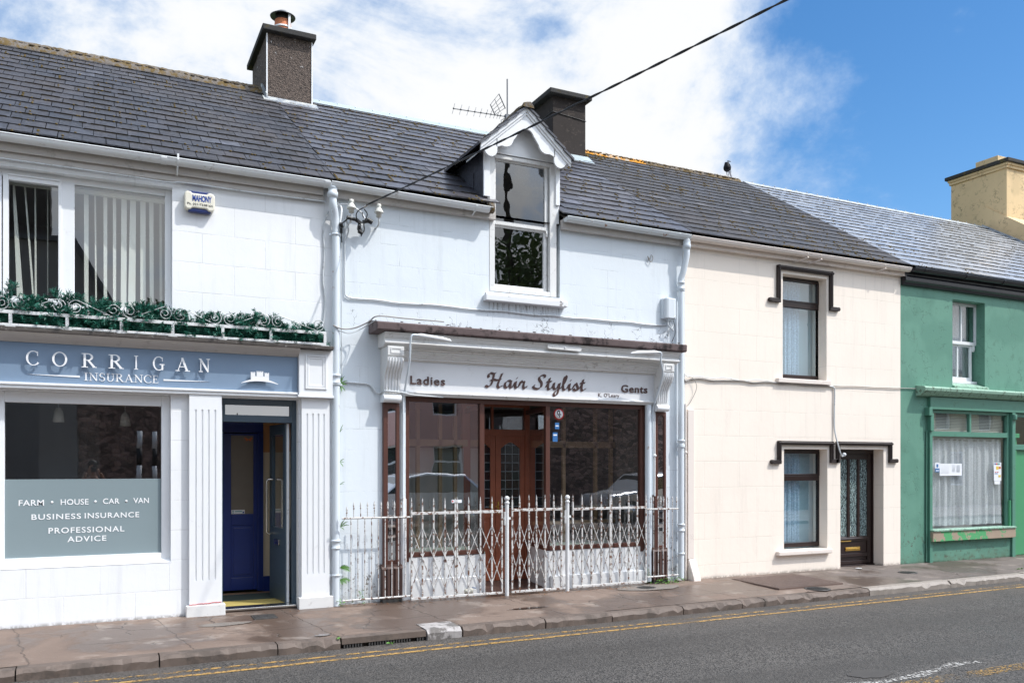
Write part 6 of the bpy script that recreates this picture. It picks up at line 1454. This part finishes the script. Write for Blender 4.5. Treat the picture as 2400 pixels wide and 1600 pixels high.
cable('wall_cable', 'pale cable crossing the wall to the left scrolled console', [(2.63, -.02, 2.70), (2.75, -.02, 2.695), (2.90, -.02, 2.69), (2.98, -.02, 2.67), (3.05, -.03, 2.585), (3.10, -.05, 2.585), (3.14, -.15, 2.60), (3.33, -.15, 2.59), (3.5, -.10, 2.57), (3.9, -.06, 2.56)], .010, 'cable_white')
cable('wall_cable', 'bundle of pale cables sagging across the cream wall at mid height', [(7.60, -.02, 3.02), (7.66, -.02, 2.93)] + wobble(7.75, 10.5, 2.965, 2.975, 14, -.018, .012), .012, 'cable_grey')
cable('wall_cable', 'single thin cable running on from the cream wall to the green cornice', wobble(10.5, 12.7, 2.975, 3.015, 9, -.016, .005), .007, 'cable_grey')
cable('wall_cable', 'looser thin cable just above the bundle on the cream wall', [(7.61, -.02, 3.06)] + wobble(7.72, 9.4, 3.0, 2.985, 8, -.022, .014), .005, 'cable_white')
cable('wall_cable', 'pale cable dropping from the bundle to the dark brown door', [(10.50, -.02, 2.97), (10.585, -.02, 2.955), (10.61, -.02, 2.88), (10.60, -.02, 2.6), (10.605, -.02, 2.3), (10.63, -.055, 2.08), (10.68, -.06, 1.93), (10.735, -.05, 1.86), (10.78, -.04, 1.87)], .013, 'cable_white')
tag(MB().ball((10.79, -.045, 1.885), .032, (1, 1, 1), 12, 8).build('cable_hook', 'box_grey'), 'small pale ball shaped cable hook at the corner of the dark brown door', 'hook')
cable('wall_cable', 'thin wire drooping off the bundle beside the cream house corner', [(7.72, -.03, 2.99), (7.80, -.04, 2.96), (7.85, -.04, 2.83), (7.74, -.03, 2.62), (7.66, -.03, 2.56)], .0045, 'cable_grey')
tb = thing('junction_box', 'pale grey telephone junction box beside the right downpipe', 'junction box', (7.36, 0, 3.78))
mb = MB(); pr = [(7.255, 0), (7.255, -.075), (7.275, -.10), (7.30, -.112), (7.40, -.112), (7.435, -.10), (7.45, -.08), (7.45, 0)]; mb.prism(pr, 'z', 3.795, 4.085); mb.build('cover', 'box_grey', tb, .012)
mb = MB(); mb.box(7.243, 7.254, -.06, 0, 3.80, 4.08); mb.box(7.32, 7.40, -.09, -.02, 3.775, 3.794); mb.box(7.33, 7.35, -.02, 0, 4.086, 4.115); mb.build('backplate', 'pipe_blue', tb, .003)
MB().lathe([(0, 0), (.007, 0), (.007, -.004), (0, -.004)], (7.41, -.112, 3.82), 8, 'y').build('screw', 'steel', tb)
r2 = random.Random(50)
for i, (lab, mt_) in enumerate((('white cable looping out of the bottom of the grey junction box', 'cable_white'), ('thin pale cable looping lowest under the grey junction box', 'cable_white'), ('black cable curving down from the grey junction box behind the brown fascia', 'cable_black'))):
    cable('box_cable', lab, [(7.33 + .03 * i, -.06, 3.78), (7.32 + .05 * i, -.08, 3.70 - .02 * i), (7.37 + .03 * i, -.08, 3.66 - .03 * i), (7.42, -.05, 3.70 - .03 * i), (7.44, -.03, 3.72)] if i < 2 else [(7.42, -.05, 3.79), (7.44, -.07, 3.70), (7.44, -.07, 3.58), (7.40, -.05, 3.47)], .009 - .002 * i, mt_)
# porcelain insulators and the splice where the overhead cable lands
def insulator(label, x, z, mt_):
    t = thing('insulator', label, 'insulator', (x, -.13, z), 'porcelain insulators under the eaves')
    MB().lathe([(0, .11), (.024, .105), (.03, .085), (.022, .07), (.022, .06), (.034, .05), (.055, .01), (.055, -.002), (.034, -.004), (.032, -.05), (0, -.05)], (x, -.13, z), 16).build('bell', mt_, t)
    MB().tube([(x, -.13, z - .04), (x, -.13, z - .12), (x, -.10, z - .145), (x, 0, z - .15)], .012, 8).build('pin', 'gutter', t)
insulator('cream porcelain insulator behind the black cable clamps', 2.715, 4.735, 'porcelain'); insulator('white porcelain insulator standing alone right of the black cable clamps', 3.05, 4.725, 'porcelain')
cl = thing('cable_clamp', 'tangle of black cable clamps where the overhead cable meets the wall', 'cable clamp', (2.84, -.12, 4.6))
r2 = random.Random(60); mb = MB()
for (x0, z0, x1, z1, r_) in ((2.66, 4.625, 2.76, 4.615, .022), (2.76, 4.62, 2.84, 4.575, .025), (2.91, 4.63, 2.97, 4.60, .03), (2.86, 4.60, 2.93, 4.62, .022), (2.815, 4.55, 2.84, 4.46, .022), (2.80, 4.48, 2.85, 4.455, .024), (2.585, 4.545, 2.61, 4.50, .022), (2.59, 4.49, 2.60, 4.44, .018)): mb.tube([(x0, -.12 + r2.uniform(-.02, .02), z0), (x1, -.12 + r2.uniform(-.02, .02), z1)], r_, 8)
mb.build('clamp_body', 'cable_black', cl)
mb = MB()
for P in ([(2.85, -.17, 4.75), (2.79, -.17, 4.71), (2.765, -.16, 4.66), (2.78, -.15, 4.60), (2.82, -.14, 4.56)], [(2.86, -.16, 4.74), (2.90, -.15, 4.69), (2.88, -.15, 4.62), (2.84, -.14, 4.56)], [(2.84, -.15, 4.70), (2.86, -.15, 4.64), (2.95, -.14, 4.63)], [(2.80, -.14, 4.57), (2.79, -.13, 4.50), (2.82, -.13, 4.46)], [(2.86, -.14, 4.57), (2.87, -.13, 4.50), (2.84, -.13, 4.45)], [(2.60, -.1, 4.54), (2.66, -.12, 4.60), (2.70, -.12, 4.63)], [(2.60, -.1, 4.45), (2.61, -.08, 4.38), (2.62, -.06, 4.34)], [(2.83, -.13, 4.46), (2.835, -.13, 4.42)]): mb.tube(smooth_path(P, 5), .007, 6)
mb.build('clamp_wire', 'cable_black', cl)
mb = MB(); mb.tube([(2.845, -.19, 4.755), (2.885, -.215, 4.775)], .016, 8); mb.box(2.82, 2.845, -.17, -.15, 4.535, 4.565); mb.build('clamp_sleeve', 'steel', cl)
cable('wall_cable', 'white cable arching from under the eaves to the black clamps', [(2.56, -.04, 4.76), (2.64, -.05, 4.80), (2.74, -.08, 4.775), (2.83, -.14, 4.70), (2.87, -.15, 4.63)], .010, 'letter_white'); cable('wall_cable', 'short white cable curving down beside the top of the downpipe', [(2.575, -.05, 4.80), (2.605, -.09, 4.74), (2.60, -.11, 4.66), (2.585, -.11, 4.56)], .011, 'letter_white'); cable('wall_cable', 'short pale cable bent beside the left insulator', [(2.675, -.1, 4.64), (2.66, -.1, 4.60), (2.69, -.08, 4.52), (2.70, -.04, 4.47), (2.675, -.02, 4.40)], .010, 'cable_white')
# overhead service cable crossing the street
A0 = Vector((2.87, -.21, 4.772)); B0 = Vector((4.556, -5, 5.245)); C0 = A0 + (B0 - A0) * 2.4
pts = []; 
for i in range(41):
    t_ = i / 40; p = A0.lerp(C0, t_); p.z -= .30 * t_ * (1 - t_) * 1.3; pts.append(p)
oh = thing('overhead_cable', 'black twisted overhead cable rising across the street from the eaves', 'cable', tuple(A0))
for ph in (0, math.pi):
    q = []
    for i in range(401):
        t_ = i / 400; k = t_ * 40; j = min(int(k), 39); p = pts[j].lerp(pts[j + 1], k - j); a = ph + t_ * 6.283 * 26
        w_ = .0055; q.append(p + Vector((math.cos(a) * w_ * .6, 0, math.sin(a) * w_)))
    MB().tube(q, .0066, 6).build('strand', 'cable_black', oh)
# television aerial behind the dormer
an = thing('television_aerial', 'old metal television aerial on a pole behind the dormer', 'aerial', (6.74, 4.0, 7.7))
MB().tube([(6.745, 4.0, 7.55), (6.742, 4.0, 8.74)], .013, 8).build('mast', 'dark_metal', an)
P0, P1 = Vector((5.69, 4.0, 8.012)), Vector((6.74, 4.0, 8.055))
MB().tube([P0, P1], .009, 6).build('boom', 'dark_metal', an)
for i, u in enumerate((0, .13, .265, .39, .50, .61, .69, .76, .82, .87)):
    p = P0.lerp(P1, u); h_ = .115 - .004 * i; MB().tube([p + Vector((-.045, -.05, -h_)), p + Vector((.045, .05, h_))], .005, 6).build('element', 'dark_metal', an); MB().ball(p, .016, (1, 1, 1.2), 6, 4).build('clip', 'soot', an)
for sgn in (1,):
    q = [Vector((6.575, 4.0, 8.44)), Vector((6.405, 4.0, 8.215)), Vector((6.52, 4.05, 8.06)), Vector((6.73, 4.05, 8.22))]
    mb = MB()
    mb.tube([q[0], q[3]], .009, 6); mb.tube([q[1], q[2]], .009, 6); mb.tube([q[0], q[1]], .005, 6)
    for u in (.25, .5, .75, .95): mb.tube([q[0].lerp(q[3], u), q[1].lerp(q[2], u)], .005, 6)
    mb.tube([q[0].lerp(q[1], .5), q[3].lerp(q[2], .5)], .005, 6); mb.build('reflector', 'dark_metal', an)
MB().tube([(6.72, 4, 8.05), (6.60, 3.95, 7.95), (6.55, 3.85, 7.70)], .010, 6).build('stay', 'dark_metal', an); MB().box(6.70, 6.78, 3.96, 4.04, 8.0, 8.09).build('bracket', 'dark_metal', an)
# jackdaw on the ridge
bd = thing('bird', 'small black bird perched on the lichen covered ridge of the cream house', 'bird', (11.83, YR, ZR + .07))
bx, by, bz = 11.83, YR, ZR + .075
bm = bpy.data.meshes.new('body'); S_ = [(0, 0, .085, .035), (.0, .0, .13, .062), (-.005, .0, .185, .066), (-.012, .0, .235, .045), (-.016, -.0, .262, .036), (-.018, -.006, .285, .034)]
bm.from_pydata([(p[0], p[1], p[2]) for p in S_], [(i, i + 1) for i in range(len(S_) - 1)], [])
bo = bpy.data.objects.new('body', bm); COL.objects.link(bo); bo.parent = bd; bm.materials.append(M['bird'])
bo.modifiers.new('skin', 'SKIN'); sv = bm.skin_vertices[0].data
for i, p in enumerate(S_): sv[i].radius = (p[3] * 1.3, p[3] * 1.35)
sv[0].use_root = True; ss = bo.modifiers.new('sub', 'SUBSURF'); ss.levels = 2; ss.render_levels = 2
def feather(name, pts, mt_): 
    mb = MB(); v = [Vector((bx, by, bz)) + Vector(p) for p in pts]; n = len(v); mb.add(list(v) + [p + Vector((.0, .014, .0)) for p in v], [tuple(range(n)), tuple(range(2 * n - 1, n - 1, -1))] + [(i, n + i, n + (i + 1) % n, (i + 1) % n) for i in range(n)]); return mb.build(name, mt_, bd, .004)
feather('wing', [(-.055, -.03, .215), (.0, -.075, .225), (.03, -.075, .15), (-.02, -.065, .06), (-.05, -.045, .045), (-.075, -.03, .075)], 'bird'); feather('wing', [(.05, -.03, .215), (.01, -.075, .22), (.025, -.075, .12), (.06, -.05, .05), (.066, -.03, .12)], 'bird')
feather('tail', [(-.005, -.04, .09), (.035, -.05, .08), (.075, -.075, -.055), (.045, -.08, -.065)], 'bird_grey')
MB().tube([(bx - .02, by - .03, bz + .288), (bx + .03, by - .05, bz + .283), (bx + .052, by - .055, bz + .276)], [.014, .009, .002], 8).build('beak', 'soot', bd)
for s_ in (-.02, .02): MB().tube([(bx + s_, by, bz + .07), (bx + s_, by - .005, bz + .03), (bx + s_ + .004, by - .02, bz - .01)], .006, 6).build('leg', 'soot', bd)
# wire hook near the eaves
cable('wire_hook', 'small bent wire hook in the pale wall under the right gutter', [(7.03, -.01, 4.60), (7.00, -.03, 4.66), (7.05, -.03, 4.58), (7.09, -.03, 4.64), (7.06, -.03, 4.68), (7.05, -.01, 4.62)], .005, 'cable_grey', 5, 'hook')
# ferns and weeds
def frond(mb, base, d, ln, w_, curl=.5, n=9):
    d = Vector(d).normalized(); side = d.cross(Vector((0, -1, .2))).normalized(); p = Vector(base); g_ = Vector((0, 0, -1)); st = ln / n
    for i in range(n):
        d2 = (d + g_ * curl * i / n * .35).normalized(); q = p + d2 * st; k = w_ * math.sin(math.pi * (i + .8) / (n + .6))
        for s_ in (-1, 1):
            tip = (p + q) / 2 + side * s_ * k + d2 * st * .6 + Vector((0, -.006, 0)); mb.add([p, q, tip], [(0, 1, 2)])
        mb.add([p - side * .002, p + side * .002, q + side * .002, q - side * .002], [(0, 1, 2, 3)]); p = q; d = d2
def fern(label, x, y, z, specs, nm='fern', grp='ferns rooted along the downpipe'):
    mb = MB()
    for d, ln, w_ in specs: frond(mb, (x, y, z), d, ln * .72, w_ * .72)
    return tag(mb.build(nm, 'plant', recalc=False), label, 'plant', grp)
fern('green fern tuft beside the downpipe, level with the blue shop sign', 2.60, -.03, 2.66, [((.3, -.3, 1), .17, .02), ((.1, -.4, 1), .15, .02), ((.7, -.3, .7), .15, .02), ((.6, -.3, .2), .13, .018), ((.5, -.4, -.5), .14, .018), ((.2, -.4, -.8), .13, .018), ((.8, -.2, .3), .12, .016)])
fern('single thin green frond beside the downpipe, level with the top of the brown pilaster', 2.60, -.03, 2.10, [((.25, -.3, 1), .14, .010), ((.3, -.3, .6), .08, .008)])
fern('small green and brown frond by the downpipe, midway up the doorway height', 2.60, -.03, 1.75, [((.6, -.3, .7), .09, .012), ((.4, -.3, -.5), .10, .012), ((.8, -.3, .1), .07, .01)])
fern('two thin green leaves by the downpipe, a little above the railing spears', 2.60, -.03, 1.48, [((.8, -.3, .8), .10, .008), ((.5, -.3, .3), .07, .006)])
fern('green fern tuft growing at the left end of the railing top', 2.605, -.04, .98, [((.3, -.4, 1), .16, .016), ((.7, -.4, .9), .16, .018), ((.9, -.4, .5), .15, .016), ((.1, -.4, .8), .12, .014), ((.6, -.4, -.3), .08, .012)])
fern('bright green fern fronds by the downpipe behind the railing, below its middle', 2.60, -.04, .50, [((1, -.4, .25), .17, .045), ((1, -.4, -.1), .18, .05), ((.8, -.5, .6), .12, .03)])
fern('bright green fern fronds low by the downpipe, just under the other broad fern', 2.60, -.04, .36, [((1, -.4, .15), .18, .05), ((1, -.4, -.35), .13, .035), ((.5, -.5, -.8), .10, .03)])
def weed(label, cx, cy, cz, rx, ry, h_, n, seed, grp='weeds at the foot of the shopfront'):
    r2 = random.Random(seed); mb = MB()
    for i in range(n):
        p = Vector((cx + r2.gauss(0, rx * .5), cy + r2.uniform(-ry, ry), cz + r2.uniform(0, h_))); a = r2.uniform(0, 6.28); u = Vector((math.cos(a), math.sin(a) * .7, r2.uniform(-.2, .7))).normalized(); v = u.cross(Vector((r2.uniform(-1, 1), r2.uniform(-1, 1), 1))).normalized(); s_ = r2.uniform(.010, .020)
        mb.add([p - v * s_ * .6, p + u * s_, p + v * s_ * .6, p - u * s_], [(0, 1, 2, 3)])
    return tag(mb.build('weed', 'plant', recalc=False), label, 'plant', grp)
weed('low leafy green weed on the ground below the right brown pilaster', 7.27, -.15, .05, .28, .06, .07, 150, 1)
weed('small green weed behind the left railing at the foot of the wall', 2.86, -.06, .06, .06, .03, .16, 34, 2); weed('green weed at the foot of the left downpipe', 2.60, -.09, .05, .07, .04, .08, 40, 3); weed('tiny green weed beside the white pipe right of the right shop window', 6.96, -.10, .16, .02, .02, .10, 18, 4)
weed('tuft of grass at the kerb edge beside the iron drain', 2.12, yk(2.1) + .03, -.03, .02, .02, .07, 14, 5, 'weeds along the kerb'); weed('small green tuft on the pavement far right before the green shop', 13.35, -1.25, .04, .07, .02, .02, 18, 6, 'weeds along the kerb')
weed('flattened grass tuft lying on the iron drain', 2.62, yk(2.6) - .03, RZ + .01, .05, .02, .02, 12, 9, 'weeds along the kerb')
mb = MB(); r2 = random.Random(70)
for x0, x1, y0, y1, n in ((3.4, 7.0, -.34, -.10, 330), (4.5, 5.5, -.1, .9, 160), (2.6, 3.4, -.2, -.04, 60), (6.2, 6.6, -.42, -.25, 40), (0.9, 2.2, -.25, -.12, 20)):
    for i in range(n):
        p = Vector((r2.uniform(x0, x1), r2.uniform(y0, y1), 0)); p.z = pz(p.y) + .006 + (.018 if p.y > 0 else 0); a = r2.uniform(0, 6.28); u = Vector((math.cos(a), math.sin(a), r2.uniform(-.3, .5))); v = Vector((-math.sin(a), math.cos(a), r2.uniform(-.2, .3))); s_ = r2.uniform(.006, .016)
        mb.add([p - u * s_, p + v * s_ * .5, p + u * s_, p - v * s_ * .5], [(0, 1, 2, 3)])
tag(mb.build('leaf_litter', 'leaf', recalc=False), 'dry brown leaf litter gathered along the foot of the gates', 'leaf litter', None, 'stuff')
cp = thing('paper_cup', 'pale crumpled paper cup lying behind the left folding gate', 'litter', (4.20, -.09, .10)); MB().lathe([(.0, 0), (.028, 0), (.036, .10), (.034, .10), (.026, .004)], (4.18, -.09, .125), 14, 'x').build('cup', 'box_cream', cp); MB().tube([(4.28, -.09, .17), (4.33, -.10, .16)], .006, 6).build('straw', 'paper_blue', cp)

# ================================================================== ACROSS THE STREET (seen only in the glass)
O1 = thing('stone_wall', 'dark rubble stone wall across the street', 'wall', (0, -14.5, 0)); mb = MB(); mb.prism([(-.4, -.3), (6.5, -.3), (6.5, 2.6), (2, 3.3), (-.4, 3.6)], 'y', -14.9, -14.5); mb.build('masonry', 'stone', O1)
O0 = thing('boundary_wall', 'grey rendered boundary wall across the street, left of the stone wall', 'wall', (-6, -14.5, 0)); mb = MB(); mb.prism([(-12, -.3), (-.42, -.3), (-.42, 3.5), (-12, 3.9)], 'y', -14.85, -14.45); mb.build('masonry', 'grey_render', O0)
O2 = thing('stone_wall', 'tall dark rubble stone wall beyond the pink houses across the street', 'wall', (19, -15.3, 0)); mb = MB(); mb.prism([(13.2, -.3), (30, -.3), (30, 1.9), (13.2, 6.4)], 'y', -15.7, -15.3); mb.build('masonry', 'stone', O2)
O3 = thing('gabled_house', 'dark slated house with a tall chimney across the street', 'building', (-2, -20, 0)); mb = MB(); mb.prism([(-8, -.3), (.6, -.3), (.6, 6.0), (-.6, 8.1), (-8, 8.1)], 'y', -24, -17.5); mb.build('wall', 'grey_render', O3)
mb = MB(); mb.prism([(-.6, 8.1), (.8, 5.7), (.9, 5.8), (-.5, 8.25), (-8, 8.25), (-8, 8.1)], 'y', -24.2, -17.3); mb.build('roof', 'slate_cheek', O3); mb = MB(); mb.box(-2.6, -1.2, -19.5, -18.5, 7.5, 10.4); mb.build('chimney', 'stack_dark', O3); mb = MB(); mb.box(-2.8, -1.0, -19.7, -18.3, 10.41, 10.65); mb.build('chimney_cap', 'concrete_dark', O3)
def far_house(name, label, x0, x1, mt_, wins):
    t = thing(name, label, 'building', ((x0 + x1) / 2, -17, 0)); mb = wall(MB(), x0, x1, -.3, 6.2, wins, -16.8, -.3); mb.build('wall', mt_, t)
    mb = MB(); mb.prism([(-16.6, 6.1), (-20, 8.4), (-20, 8.5), (-16.5, 6.25)], 'x', x0, x1); mb.build('roof', 'slate_cheek', t)
    for a, b, c, d in wins:
        mb = MB(); bars_frame(mb, a, b, c, d, -16.98, -16.9, .07); mb.box(a, b, -16.97, -16.9, c + (d - c) * .62, c + (d - c) * .62 + .06); w_ = mb.build('window', 'white', t); pane(MB(), a, b, c, d, -16.95).build('pane', 'car_glass', w_)
far_house('pink_house', 'pink rendered house across the street', 7.6, 12.0, 'pink', [(8.3, 9.2, 3.4, 5.1), (10.2, 11.1, 3.4, 5.1), (8.3, 9.3, .8, 2.4), (10.2, 11.3, .8, 2.4)]); far_house('yellow_house', 'pale yellow house across the street', 12.05, 13.1, 'cream2', [(12.3, 12.9, 3.2, 4.8)])
far_house('white_house', 'white rendered house far along the opposite side', 30.5, 46, 'cream2', [(32, 33, 3.4, 5.1), (35, 36, 3.4, 5.1), (38, 39, 3.4, 5.1), (32, 33, .8, 2.4), (36, 37, .8, 2.4)])
def tree(label, x, y, h_, rad, seed):
    t = thing('tree', label, 'tree', (x, y, 0), 'trees across the street'); r2 = random.Random(seed); mb = MB()
    mb.tube([(x, y, -.2), (x + .1, y, h_ * .35), (x - .1, y + .1, h_ * .75)], [.22, .16, .06], 8)
    for i in range(7): a = r2.uniform(0, 6.28); mb.tube([(x, y, h_ * r2.uniform(.3, .6)), (x + math.cos(a) * rad * .7, y + math.sin(a) * rad * .7, h_ * r2.uniform(.6, .95))], [.07, .02], 6)
    mb.build('trunk', 'bark', t); mb = MB()
    for i in range(1900):
        c = Vector((r2.gauss(0, 1), r2.gauss(0, 1), r2.gauss(0, .8))); c = c.normalized() * rad * r2.random() ** .4; c += Vector((x, y, h_ * .72)); u = Vector((r2.uniform(-1, 1), r2.uniform(-1, 1), r2.uniform(-1, 1))).normalized(); v = u.orthogonal(); s_ = r2.uniform(.06, .14)
        mb.add([c - u * s_, c + v * s_ * .6, c + u * s_, c - v * s_ * .6], [(0, 1, 2, 3)])
    mb.build('crown', 'tree_leaf', t, recalc=False)
tree('bushy tree rising behind the stone wall across the street', 1.9, -19.0, 7.2, 1.9, 3); tree('tall ivy clad tree across the street', 17.4, -24.5, 14.6, 2.0, 4)
MB().tube([(16.9, -24.3, 0), (16.8, -24.3, 9), (16.6, -24.3, 13), (16.5, -24.3, 18.5)], [.28, .2, .13, .07], 10).build('trunk', 'bark', bpy.data.objects['tree.001'])
def car(label, x, y, mt_):
    t = thing('parked_car', label, 'car', (x, y, .03), 'cars parked across the street'); z = .03
    body = [(-2.1, .35), (-2.15, .62), (-2.0, .85), (-1.15, .93), (-.55, 1.40), (.15, 1.50), (1.25, 1.46), (1.85, .98), (2.12, .90), (2.15, .40), (1.75, .28), (-1.8, .28)]
    mb = MB(); mb.prism([(x + p[0], z + p[1]) for p in body], 'y', y - .85, y + .85); mb.build('body', mt_, t, .09)
    g_ = [(-1.02, .96), (-.50, 1.36), (.15, 1.44), (1.2, 1.40), (1.66, 1.0)]
    mb = MB(); mb.prism([(x + p[0], z + p[1]) for p in g_], 'y', y - .862, y + .862); mb.build('side_window', 'car_glass', t, .02)
    for a_, b_ in (((-1.08, .955), (-.60, 1.36)), ((1.32, 1.42), (1.80, 1.03))): mb = MB(); mb.prism([(x + a_[0], z + a_[1] + .012), (x + b_[0], z + b_[1] + .012), (x + b_[0], z + b_[1] - .05), (x + a_[0], z + a_[1] - .05)], 'y', y - .66, y + .66); mb.build('windscreen', 'car_glass', t)
    for wx in (-1.35, 1.35):
        for wy in (-.80, .80):
            w_ = MB().lathe([(.0, -.1), (.30, -.1), (.32, -.06), (.32, .06), (.30, .1), (0, .1)], (x + wx, y + wy, z + .32), 20, 'y').build('wheel', 'rubber', t); MB().lathe([(0, -.112), (.2, -.112), (.2, .112), (0, .112)], (x + wx, y + wy, z + .32), 16, 'y').build('rim', 'steel', w_)
    for wy in (-.6, .6): box('headlight', 'glass', t, x - 2.16, x - 2.08, y + wy - .16, y + wy + .16, z + .62, z + .76, bevel=.02); box('tail_light', 'red_lamp', t, x + 2.10, x + 2.17, y + wy - .14, y + wy + .14, z + .68, z + .86, bevel=.02)
car('silver hatchback parked across the street before the pink house', 7.6, -11.6, 'car_silver'); car('silver car parked further along the opposite side, beyond the hatchback', 15.6, -11.9, 'car_silver')
for i, x in enumerate((.95, 1.30)):
    t = thing('striped_post', ('black and white banded street post across the street, nearer the photographer', 'second black and white banded post, just right of the first')[i], 'post', (x, -12.2, .03), 'banded posts across the street')
    for k in range(6): MB().lathe([(0, 0), (.06, 0), (.06, .42), (0, .42)], (x, -12.2, .03 + .42 * k), 12).build('band', 'white' if k % 2 else 'ink', t)
# the photographer, mirrored in the office window
ph_ = thing('person', 'person in a dark shirt and jeans holding a camera up to the face', 'person', (-.05, -10.42, .03))
def skin_obj(name, joints, edges, mt_, lv=2, root=0):
    me = bpy.data.meshes.new(name); base = Vector(ph_.location); me.from_pydata([Vector(j[:3]) - base for j in joints], edges, []); o = bpy.data.objects.new(name, me); COL.objects.link(o); o.parent = ph_; me.materials.append(M[mt_]); o.modifiers.new('skin', 'SKIN')
    d = me.skin_vertices[0].data
    for i, j in enumerate(joints): d[i].radius = (j[3], j[4] if len(j) > 4 else j[3])
    d[root].use_root = True; s_ = o.modifiers.new('sub', 'SUBSURF'); s_.levels = lv; s_.render_levels = lv; return o
X, Y = -.05, -10.42
J = [(X, Y, .95, .15, .11), (X, Y, 1.15, .135, .10), (X, Y + .02, 1.36, .17, .11), (X, Y + .03, 1.46, .07, .06), (X, Y + .06, 1.55, .055, .055), (X, Y + .10, 1.66, .085, .10), (X, Y + .10, 1.76, .07, .085),
     (X - .19, Y + .03, 1.42, .055), (X - .27, Y + .16, 1.28, .042), (X - .10, Y + .31, 1.56, .032), (X + .19, Y + .03, 1.42, .055), (X + .30, Y + .16, 1.30, .042), (X + .15, Y + .31, 1.57, .032),
     (X - .10, Y, .86, .09), (X - .12, Y + .01, .50, .065), (X - .13, Y, .12, .045), (X - .13, Y + .13, .06, .04), (X + .10, Y, .86, .09), (X + .13, Y + .01, .50, .065), (X + .14, Y, .12, .045), (X + .14, Y + .13, .06, .04)]
Ed = [(0, 1), (1, 2), (2, 3), (3, 4), (4, 5), (5, 6), (2, 7), (7, 8), (8, 9), (2, 10), (10, 11), (11, 12), (0, 13), (13, 14), (14, 15), (15, 16), (0, 17), (17, 18), (18, 19), (19, 20)]
skin_obj('body', J, Ed, 'skin')
skin_obj('shirt', [(X, Y, 1.0, .165, .125), (X, Y, 1.15, .15, .115), (X, Y + .02, 1.36, .185, .125), (X - .20, Y + .03, 1.42, .068), (X - .245, Y + .11, 1.33, .06), (X + .20, Y + .03, 1.42, .068), (X + .26, Y + .11, 1.34, .06)], [(0, 1), (1, 2), (2, 3), (3, 4), (2, 5), (5, 6)], 'shirt')
skin_obj('trousers', [(X, Y, .97, .16, .12), (X - .10, Y, .86, .10), (X - .12, Y + .01, .50, .08), (X - .13, Y, .14, .065), (X + .10, Y, .86, .10), (X + .13, Y + .01, .50, .08), (X + .14, Y, .14, .065)], [(0, 1), (1, 2), (2, 3), (0, 4), (4, 5), (5, 6)], 'jeans')
MB().ball((X, Y + .06, 1.74), .108, (.92, 1.0, .95), 16, 10).build('hair', 'hair', ph_)
for sx in (-1, 1):
    for k in range(5):
        hx = X + .02 + sx * .105; z = 1.635 - .022 * k; MB().tube([(hx, Y + .29, z - .02), (hx - sx * .012, Y + .335, z), (hx - sx * .04, Y + .352, z + .004), (hx - sx * .055, Y + .345, z)], [.010, .009, .008, .007], 6).build('finger' if k < 4 else 'thumb', 'skin', ph_)
cm = thing('camera', 'black camera held up by the person', 'camera', (X + .03, -10.1, 1.6)); mb = MB(); mb.box(X - .045, X + .115, -10.15, -10.09, 1.585, 1.68); mb.box(X + .0, X + .07, -10.145, -10.095, 1.68, 1.72); mb.build('body', 'ink', cm, .008)
MB().lathe([(0, 0), (.035, 0), (.038, .045), (.03, .05), (0, .045)], (X + .035, -10.09, 1.63), 18, 'y').build('lens', 'ink', cm)
